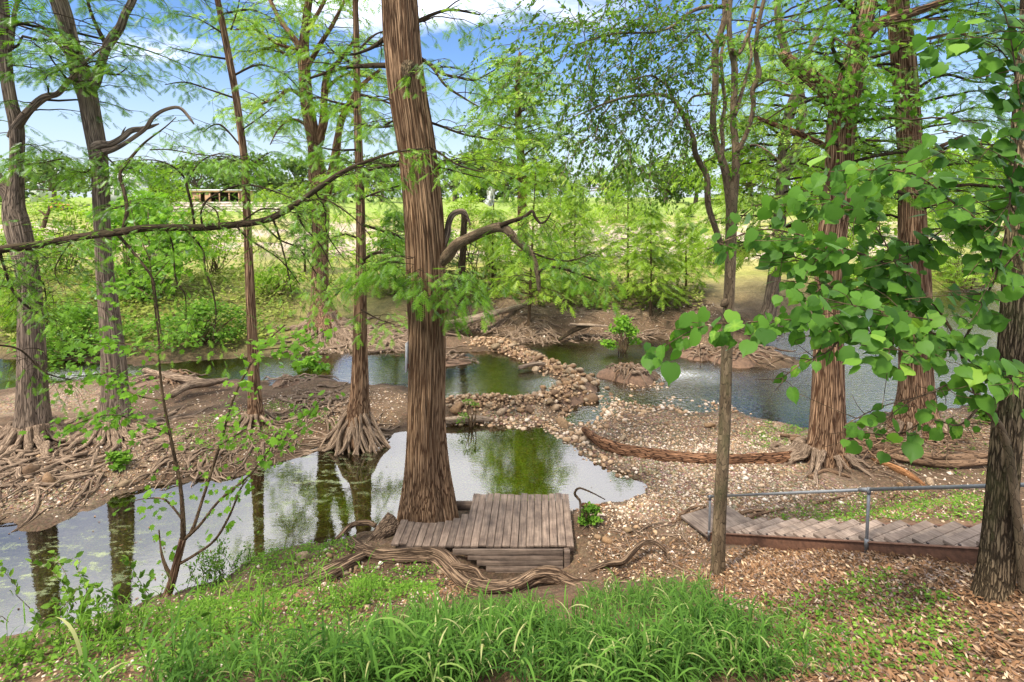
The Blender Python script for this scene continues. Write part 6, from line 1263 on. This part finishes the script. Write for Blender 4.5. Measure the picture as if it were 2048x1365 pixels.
def bank_roots(poly, n, lab, seed, lr=(0.8, 2.4), rr=(0.02, 0.07), aim=-1.57):
    """roots running over the face of a bank toward the water"""
    r = np.random.default_rng(seed); P0_ = scatter_px(n, [(poly, 1.0)], r, 0.05, 4); c0 = P0_.mean(0); t = empty('bank_roots', c0, lab, 'roots', 'root mats on the banks')
    for p in P0_:
        a = aim+r.normal(0, 0.75); ln = r.uniform(*lr); m_ = max(6, int(ln/0.16)); x, y = p[0], p[1]; xs = []; ys = []; r0 = r.uniform(*rr)*r.uniform(0.6, 1.2)
        for j in range(m_): xs.append(x); ys.append(y); a += r.normal(0, 0.28); x += math.cos(a)*ln/m_; y += math.sin(a)*ln/m_
        zs = np.maximum(height(np.array(xs), np.array(ys)), -0.1)+r0*0.1+0.10*np.abs(np.sin(np.linspace(0, r.uniform(2, 6), m_)+r.random()*3))*r.random()
        S = smooth_path(np.stack([xs, ys, zs], -1), m_*2); tube_obj('root', S, np.linspace(r0, r0*0.4, m_*2), 6, 'root', t, lambda th, Lh, R: R*0.18*np.sin(2*th+Lh*6))
root_clump(1258, 758, 'stump-like clump of roots standing in the river beyond the weir', 1.0, 60, 1, 0.75)
root_clump(1410, 712, 'root-covered islet left of the elm trunk in the river', 1.1, 46, 2, 0.5)
root_clump(1490, 718, 'root-covered islet right of the elm trunk in the river', 1.5, 60, 3, 0.6)
root_clump(880, 722, 'low root mat in the pool just right of the huge trunk', 1.2, 44, 6, 0.35)
root_clump(610, 772, 'gnarled root mound at the stream edge left of the slim pool-side cypress', 1.0, 30, 8, 0.35)
root_clump(330, 778, 'tangle of grey roots behind the forked grey cypress', 1.2, 40, 9, 0.4)
bank_roots([(990,655),(1060,640),(1120,655),(1110,680),(1040,684)], 70, 'washed-out roots on the far bank below the thin young cypress', 31)
bank_roots([(1120,655),(1240,650),(1330,655),(1330,672),(1130,678)], 60, 'washed-out roots on the far bank right of the thin young cypress', 32)
bank_roots([(660,650),(740,660),(860,690),(840,704),(700,702)], 110, 'pale mat of roots left of the huge trunk across the stream', 33, (1.0, 3.2), (0.03, 0.10), -0.5)
bank_roots([(560,690),(640,680),(640,706),(560,712)], 24, 'roots over the stream bank below the twin-stemmed cypress', 34)
bank_roots([(0,880),(180,880),(300,900),(140,1000),(0,1030)], 90, 'long grey roots over the gravel at the left edge', 35, (0.8, 2.6), (0.02, 0.06), -2.2)
bank_roots([(300,880),(480,870),(620,880),(500,935),(330,950)], 80, 'thin roots over the island shore below the slim leaning cypress', 36, (0.4, 1.5), (0.015, 0.045), -1.9)
bank_roots([(560,780),(690,775),(700,840),(580,850)], 60, 'brown roots on the island left of the pool-side cypress', 37, (0.5, 1.6), (0.02, 0.06), -1.0)
bank_roots([(1500,660),(1600,640),(1600,665),(1480,690)], 30, 'roots on the far bank below the pale leaning cypress', 38)
bank_roots([(905,640),(1000,625),(1010,655),(920,655)], 34, 'roots on the far bank under the bleached fallen trunk', 39)
# brush pile under the broad-based cypress
bc = hit(1850, 905); brush = empty('brush_pile', bc, 'heap of dead branches and sticks in front of the broad-based cypress', 'brush pile')
rb = np.random.default_rng(23)
for pts in ([(1580,880,9),(1640,884,10),(1720,890,12),(1780,900,13),(1860,915,14),(1930,918,13),(1990,912,10)], [(1700,892,10),(1760,908,12),(1830,925,13),(1900,930,14),(1975,928,13)], [(1560,872,7),(1610,880,8),(1660,900,7)], [(1735,880,12),(1765,886,14),(1790,890,12)], [(1700,880,7),(1800,868,7),(1900,862,6)]):
    A = []
    for p in pts:
        h = hit(p[0], p[1]+8); A.append([h[0], h[1], h[2]+0.12, p[2]/2*h[1]/F])
    S = smooth_path(np.array(A), 40); tube_obj('branch', S[:, :3], S[:, 3], 10, 'stick', brush, lambda th, Lh, R: R*0.12*np.sin(3*th+Lh*4))
for i in range(110):
    u_ = rb.uniform(1690, 1985); v_ = rb.uniform(862, 935); h = hit(u_, v_); a = rb.normal(0.0, 0.55)+(math.pi if rb.random() < 0.5 else 0); ln = rb.uniform(0.4, 1.7); r0 = rb.uniform(0.008, 0.026); z0 = h[2]+rb.uniform(0.02, 0.38)
    d = np.array([math.cos(a), math.sin(a), rb.normal(0, 0.14)]); P = smooth_path([h*[1, 1, 0]+[0, 0, z0]-d*ln/2, h*[1, 1, 0]+[0, 0, z0+rb.normal(0, 0.05)]+rb.normal(0, 0.05, 3), h*[1, 1, 0]+[0, 0, z0]+d*ln/2], 9)
    P[:, 2] = np.maximum(P[:, 2], height(P[:, 0], P[:, 1])+r0*0.5); tube_obj('stick', P, np.linspace(r0, r0*0.45, 9), 5, 'stick', brush)
o = log('split_branch', [(1742,918,4),(1765,930,12),(1800,946,16),(1830,962,12),(1850,975,5)], 'split orange branch slanting down behind the handrail', 'splint', cat='branch', sides=10)
# loose sticks one by one
SK = [((1620,960),(1650,945),(1700,958),'bowed stick behind the middle of the handrail'), ((1495,1040),(1530,1030),(1568,1022),'straight stick just behind the staircase, left part'), ((1480,1032),(1505,1028),(1530,1025),'short stick near the foot of the staircase'), ((1345,1050),(1375,1035),(1412,1018),'stick at the foot of the staircase'), ((1360,1035),(1385,1022),(1405,1018),'short dark stick above the foot of the staircase'), ((1640,1010),(1680,1000),(1710,992),'thin twig right behind the mid rail'),
      ((1860,1030),(1890,1012),(1915,1006),'bent driftwood stick left of the oak behind the rail'), ((1780,1000),(1795,990),(1808,1002),'short thick stick by the mid post'), ((590,1250),(605,1225),(615,1205),'dark leaning stick in the left herbs'), ((1990,1290),(2020,1300),(2048,1310),'grey twig on the leaf litter at right'), ((905,850),(960,848),(1005,846),'thin floating stick below the weir')]
for a, b, c_, lab in SK:
    P = []
    for u, v in (a, b, c_):
        h = hit(u, v); P.append(h+np.array([0, 0, max(0, -h[2])+0.03]))
    rr = rb.uniform(3, 5.5)*P[0][1]/F; S = smooth_path(P, 14); o = tube_obj('stick', S, np.linspace(rr, rr*0.5, 14), 7, 'stick', None, None, S[0]); tag(o, lab, 'stick', 'loose sticks on the ground')

# ------------------------------------------------------------------ staircase with pipe rail
P0 = ST0+np.array([0, 0, 0.03]); D = STD; Wd = np.array([-STH[1], STH[0], 0])*0.92; dl = np.linalg.norm(D); Dn = D/dl
st = empty('outdoor_staircase', P0, 'rusty steel staircase with wooden treads and a grey pipe handrail', 'staircase')
Mt = Matrix((tuple(Wd/0.92), tuple(Dn), tuple(np.cross(Wd/0.92, Dn)))).transposed()
def obox(name, c, s, m, rot=None, bev=0.004, par=None):
    o = box(name, c, s, m, par or st, bev=bev); o.rotation_euler = (rot or Mt).to_euler(); return o
LEN = 2.08*dl
for off, nm in ((-0.03, 'stringer'), (1.03, 'stringer')):
    cpt = P0+Wd*off+Dn*(LEN/2-0.15)+np.array([0, 0, -0.03]); obox(nm, cpt+np.cross(Wd/0.92, Dn)*0.03, (0.012, LEN, 0.18), 'rust'); s_ = 1 if off < 0.5 else -1
    obox('flange', cpt+np.cross(Wd/0.92, Dn)*0.126, (0.07, LEN, 0.012), 'rust'); obox("flange", cpt-np.cross(Wd/0.92, Dn)*0.066, (0.07, LEN, 0.012), 'rust')
hd = np.array([D[0], D[1], 0])/np.linalg.norm(D[:2]); Mh = Matrix((tuple(Wd/0.92), tuple(hd), (0, 0, 1))).transposed()
for i in range(17):
    t = (i+0.35)/14*1.66; cpt = P0+D*t+Wd*0.5+np.array([0, 0, 0.035]); 
    for kk in (-1, 1):
        tr_ = obox('tread', cpt+hd*0.062*kk, (0.90, 0.118, 0.045), 'tread', Mh)
    for e in (0.06, 0.94):
        obox('bolt', cpt+Wd*(e-0.5)*0.98+hd*0.03+np.array([0, 0, 0.028]), (0.028, 0.028, 0.02), 'bolt', Mh, 0.003)
obox('landing_plate', P0-hd*0.35+Wd*0.5+np.array([0, 0, -0.02]), (1.1, 0.7, 0.05), 'tread', Mh)
def pipe(name, A, B_, r): return tube_obj(name, np.array([A, (np.array(A)+np.array(B_))/2, B_]), [r, r, r], 16, 'galv', st)
tops = []
for t, hgt in ((0.0, 0.73), (1.0, 0.775), (2.0, 0.775)):
    b_ = P0+D*t-Wd*0.05+np.array([0, 0, -0.05]); tp_ = b_+np.array([0, 0, hgt+0.05]); tops.append(tp_); po = pipe('rail_post', b_-np.array([0, 0, 0.15]), tp_, 0.020)
    V, Q, T, B = tube(np.array([tp_-[0, 0, 0.06], tp_+[0, 0, 0.02]]), [0.027, 0.027], 16); mk('collar', V, Q, T, 'galv', po, attrs={'bark': B})
    V, Q, T, B = tube(np.array([b_+[0, 0, 0.02], b_+[0, 0, 0.14]]), [0.026, 0.026], 16); mk('sleeve', V, Q, T, 'galv', po, attrs={'bark': B})
pipe('handrail', tops[0]-(tops[1]-tops[0])*0.015, tops[1], 0.020); pipe('handrail', tops[1], tops[2], 0.022); pipe('rail_coupling', tops[1]-(tops[1]-tops[0])*0.045, tops[1]-(tops[1]-tops[0])*0.005, 0.026)
ps = P0+D*1.19+Wd*1.18; ps[2] = gz(ps[0], ps[1]); o = tube_obj('pipe_stub', np.array([ps-[0, 0, 0.1], ps+[0, 0, 0.08], ps+[0, 0, 0.12]]), [0.028, 0.028, 0.030], 14, 'galv', None, None, ps); tag(o, 'short capped grey pipe stub standing just behind the staircase', 'pipe')

# ------------------------------------------------------------------ ground plants and litter
rgp = np.random.default_rng(29)
def blade(seg=4, w0=0.03):
    V = []; T = []
    for i in range(seg+1):
        t = i/seg; wv_ = w0*(0.75+1.1*t)*(1-t)**0.75 if i < seg else 0; x = t; z = 0.42*t*(1-0.75*t)*2-0.22*t**3; V += [(x, -wv_, z+0.012), (x, wv_, z+0.012)]
    for i in range(seg): a = i*2; T += [(a, a+2, a+3), (a, a+3, a+1)]
    return np.array(V), np.array(T)
BL = blade(5, 0.040)
def grass_field(name, n, polys, lab, hr, m, lean=0.9, bl=BL, leaves=(5, 8), cat='grass', zoff=0.0):
    P = scatter_px(n, polys, rgp, 0.05, 9); keep = fbm(P[:, 0]*1.6+3, P[:, 1]*1.6, 55, 3)+rgp.normal(0, 0.06, len(P)) > 0.44; P = P[keep]; pos = []; X = []; Nn = []; S = []; tb = Tubes(); tint = []
    for p in P:
        h = rgp.uniform(*hr); ld = np.array([rgp.normal(0, 0.22), rgp.normal(-0.06, 0.2), 1.0]); tip = p+ld*h; k = int(rgp.integers(*leaves)); tt = np.clip(rgp.normal(0.36, 0.2), 0, 0.78)
        if h > 0.2: tb.add(np.array([p, p+ld*h*0.5, tip]), [0.0035, 0.003, 0.0015], 3, cap=False)
        for i in range(k):
            t = 0.12+0.88*i/max(1, k-1); a = i*math.pi+rgp.normal(0, 0.7)+tt*5; pos.append(p+ld*h*t); up = rgp.uniform(-0.15, 0.8)*(1 if t < 0.9 else 2.0); X.append((math.cos(a), math.sin(a), up)); Nn.append((-math.cos(a)*up, -math.sin(a)*up, 1)); S.append((0.08+h*rgp.uniform(0.35, 0.75))*lean); tint.append(1.0 if rgp.random() < 0.05 else np.clip(tt+rgp.normal(0, 0.12), 0, 0.85))
    V, T, t_ = scatter_mesh(bl, pos, X, Nn, S, rgp, np.array(tint))
    if tb.V:
        Vt = np.vstack(tb.V); Qt = np.vstack(tb.Q); o = mk(name, np.vstack([V, Vt]), Qt+len(V), T, m, None, None, {'tint': np.concatenate([t_, np.full(len(Vt), 0.2)])}, smooth=False)
    else: o = mk(name, V, None, T, m, None, None, {'tint': t_}, smooth=False)
    tag(o, lab, cat, kind='stuff')
grass_field('tall_grass', 1750, [([(600,1375),(720,1320),(860,1290),(1000,1285),(1150,1275),(1300,1262),(1430,1250),(1510,1300),(1570,1375)], 0.75), ([(860,1310),(1440,1270),(1500,1380),(800,1380)], 0.25)], 'tall broad-bladed green grass filling the bottom centre foreground', (0.12, 0.36), 'grass')
grass_field('edge_grass', 950, [([(60,1400),(300,1340),(560,1300),(800,1262),(820,1365)], 0.26), ([(1470,1365),(1500,1240),(1640,1230),(1640,1365)], 0.12), ([(760,1262),(860,1228),(1000,1222),(1100,1204),(1200,1194),(1300,1188),(1400,1180),(1460,1215),(1440,1262),(1150,1282),(860,1300)], 0.74)], 'shorter ragged grass along the upper edge of the grass patch', (0.06, 0.22), 'grass')
grass_field('near_grass', 170, [([(240,1372),(1500,1372),(1500,1430),(240,1430)], 1.0)], 'nearest grass stalks along the bottom edge', (0.25, 0.55), 'grass')
grass_field('wispy_weeds', 170, [([(0,1330),(300,1230),(520,1180),(760,1210),(620,1300),(300,1365),(0,1400)], 1.0)], 'wispy thin-leaved weeds scattered on the near left slope', (0.15, 0.42), 'herb', bl=blade(4, 0.03))
# low herbs
def herbs(name, n, polys, lab, scl, m='herb', tm=LO, hh=0.10, per=9):
    P = scatter_px(n, polys, rgp, 0.02, 9); pos = np.repeat(P, per, 0); k = len(pos); hgt = rgp.random(k)
    pos = pos+np.stack([rgp.normal(0, 0.05, k), rgp.normal(0, 0.05, k), hgt*hh+0.01], -1); a = rgp.random(k)*6.28
    X = np.stack([np.cos(a), np.sin(a), rgp.normal(0.25, 0.3, k)], -1); Nn = np.stack([rgp.normal(0, 0.35, k), rgp.normal(-0.1, 0.35, k), np.ones(k)], -1); V, T, t_ = scatter_mesh(tm, pos, X, Nn, rgp.uniform(0.5, 1.3, k)*scl, rgp, np.clip(np.repeat(rgp.normal(0.45, 0.22, len(P)), per)+rgp.normal(0, 0.1, k), 0, 1))
    tag(mk(name, V, None, T, m, None, None, {'tint': t_}, smooth=False), lab, 'herbs', kind='stuff')
herbs('low_herbs', 1400, [([(0,1300),(200,1260),(430,1180),(560,1140),(640,1150),(560,1210),(760,1240),(640,1290),(480,1365),(0,1365)], 0.66), ([(600,1095),(700,1085),(720,1110),(640,1130)], 0.05), ([(720,1150),(860,1140),(870,1190),(740,1220),(640,1230)], 0.22), ([(480,1130),(600,1105),(640,1120),(520,1150)], 0.07)], 'low green herbs covering the near left slope', 0.046)
herbs('bank_herbs', 1500, [([(1500,1035),(1700,1010),(1960,985),(1975,1050),(1700,1050)], 0.42), ([(1560,1200),(1720,1150),(1900,1200),(1960,1365),(1560,1365)], 0.22), ([(1720,850),(1960,840),(1965,960),(1800,940)], 0.10), ([(1480,870),(1600,850),(1620,880),(1500,900)], 0.08), ([(330,860),(560,800),(680,850),(600,890),(420,930)], 0.18)], 'patches of low green weeds behind the staircase and on the litter', 0.045, hh=0.05)
herbs('far_bank_herbs', 4600, [([(0,560),(500,540),(600,600),(560,690),(300,715),(0,700)], 0.5), ([(600,560),(900,570),(1240,570),(1420,580),(1400,620),(900,610),(700,600)], 0.25), ([(0,440),(560,440),(600,540),(0,560)], 0.25)], 'rough weeds and grass on the far bank', 0.20, 'meadow', hh=0.6, per=8)
herbs('flat_shrubs', 900, [([(620,430),(1440,430),(1450,560),(640,560)], 0.8), ([(0,425),(560,425),(560,450),(0,450)], 0.2)], 'scattered scrub growing over the pale river flats', 0.42, 'shrub', hh=1.1, per=14)
# fallen leaves
LF_ = (np.array([(0,0,0.03), (0.5,-0.2,0.06), (1,0,0.05), (0.5,0.2,0.06), (0.5,0,-0.03)]), np.array([(0,1,4), (1,2,4), (2,3,4), (3,0,4)]))
def litter(name, n, polys, lab, s0, s1):
    P = scatter_px(n, polys, rgp, 0.04, 9); k = len(P); a = rgp.random(k)*6.28; P[:, 2] += rgp.uniform(0.004, 0.035, k)
    X = np.stack([np.cos(a), np.sin(a), rgp.normal(0, 0.35, k)], -1); Nn = np.stack([rgp.normal(0, 0.45, k), rgp.normal(0, 0.45, k), np.where(rgp.random(k) < 0.5, 1, -1)], -1); V, T, t_ = scatter_mesh(LF_, P, X, Nn, rgp.uniform(s0, s1, k), rgp, np.clip(rgp.normal(0.5, 0.27, k), 0, 1)); tag(mk(name, V, None, T, 'litter', None, None, {'tint': t_}), lab, 'leaves', kind='stuff')
litter('leaf_litter', 25000, [([(1440,1110),(1700,1085),(1960,1120),(2048,1190),(2048,1365),(1560,1365),(1500,1220),(1400,1180)], 0.74), ([(1390,1060),(1700,980),(1960,980),(1960,1040),(1500,1050)], 0.12), ([(1180,1090),(1420,1080),(1430,1150),(1200,1160)], 0.06), ([(880,1140),(960,1185),(900,1200),(860,1180)], 0.02), ([(480,1180),(760,1130),(760,1260),(420,1365),(300,1365)], 0.06)], 'brown and tan fallen leaves carpeting the right-hand slope', 0.03, 0.085)
litter('near_leaf_litter', 4200, [([(1560,1300),(2048,1240),(2048,1420),(1560,1420)], 0.36), ([(2048,1000),(2350,1000),(2500,1150),(2500,1420),(2048,1420)], 0.64)], 'large tan fallen leaves in the bottom right corner', 0.05, 0.10)
# mixed debris: bark flakes, leaf scraps and small stones over the bare banks
DB = [([(0,880),(330,860),(560,790),(700,780),(810,790),(800,850),(620,890),(480,945),(140,1015),(0,1045)], 0.34), ([(560,1110),(760,1090),(880,1150),(900,1200),(640,1290),(420,1365),(0,1365),(0,1310),(330,1200)], 0.22), ([(1160,1010),(1320,990),(1500,1000),(1760,980),(1960,970),(1960,1040),(1420,1060),(1440,1140),(1180,1170),(1150,1100)], 0.26), ([(900,660),(1000,620),(1440,610),(1440,690),(1040,684)], 0.10), ([(1700,840),(2040,820),(2048,960),(1740,970)], 0.08)]
litter('bank_debris', 13000, DB, 'brown bark flakes and leaf scraps over the bare banks', 0.025, 0.085)
dp = scatter_px(7500, DB, rgp, 0.02, 5); dsz = np.clip(rgp.lognormal(-4.0, 0.55, len(dp)), 0.008, 0.09)*(1+0.03*np.maximum(0, dp[:, 1]-14)); pebbles('bank_pebbles', dp, dsz, None, np.clip(rgp.normal(0.55, 0.28, len(dp)), 0, 1), rgp, 'small mixed stones strewn over the bare banks')
rp = scatter_px(2600, [([(1130,800),(1260,770),(1480,780),(1560,840),(1420,825),(1300,830),(1230,850),(1160,870),(1110,850)], 0.75), ([(905,840),(1100,845),(1180,890),(1280,945),(1240,960),(1100,880),(900,858)], 0.25)], rgp, -0.4, 0.3); rsz = np.clip(rgp.lognormal(-3.3, 0.5, len(rp)), 0.015, 0.14); rp[:, 2] += 0.2*rsz; pebbles('shallow_gravel', rp, rsz, None, np.clip(rgp.normal(0.28, 0.22, len(rp)), 0, 1), rgp, 'wet brown stones in the shallows between the weir and the gravel bar')
fl = []
for k in range(170):
    q = atz(rgp.uniform(0, 1290), rgp.uniform(860, 1240), 0.0)
    if sdf_poly(WPOLY[0], q[:1], q[1:2])[0] < -0.15: fl.append((q[0], q[1], 0.006))
fl = np.array(fl); k = len(fl); a = rgp.random(k)*6.28; V, T, t_ = scatter_mesh(LF_, fl, np.stack([np.cos(a), np.sin(a), np.zeros(k)], -1), np.stack([rgp.normal(0, 0.05, k), rgp.normal(0, 0.05, k), np.ones(k)], -1), rgp.uniform(0.03, 0.08, k), rgp, rgp.random(k)); V[:, 2] = np.maximum(V[:, 2], 0.004)
tag(mk('floating_leaves', V, None, T, 'litter', None, None, {'tint': t_}), 'small leaves drifting on the near pool', 'leaves', kind='stuff')
# twigs and root hairs strewn over the banks
tb = Tubes(); TP = scatter_px(620, [([(0,880),(330,870),(560,860),(640,890),(480,940),(140,1010),(0,1040)], 0.34), ([(890,650),(1300,640),(1440,650),(1400,600),(900,600)], 0.30), ([(620,640),(860,650),(880,700),(640,710)], 0.14), ([(1180,1060),(1400,1040),(1420,1100),(1200,1130)], 0.08), ([(1720,860),(1990,850),(1990,960),(1740,960)], 0.14)], rgp, 0.02, 5)
for p in TP:
    a = rgp.random()*6.28; ln = rgp.uniform(0.15, 0.9)*(1+0.05*max(0, p[1]-14)); d = np.array([math.cos(a), math.sin(a), 0])*ln; r0 = rgp.uniform(0.006, 0.018)*(1+0.05*max(0, p[1]-14)); P = smooth_path([p, p+d*0.5+rgp.normal(0, 0.07*ln, 3), p+d], 7); P[:, 2] = np.maximum(0.0, height(P[:, 0], P[:, 1]))+r0*0.5+0.06*ln*np.sin(np.linspace(0, 3.1, 7))*rgp.random(); tb.add(P, np.linspace(r0, r0*0.5, 7), 4, cap=False)
o = tb.build('twig_litter', 'root', None); tag(o, 'dry twigs and root ends strewn over the river banks', 'twigs', kind='stuff')
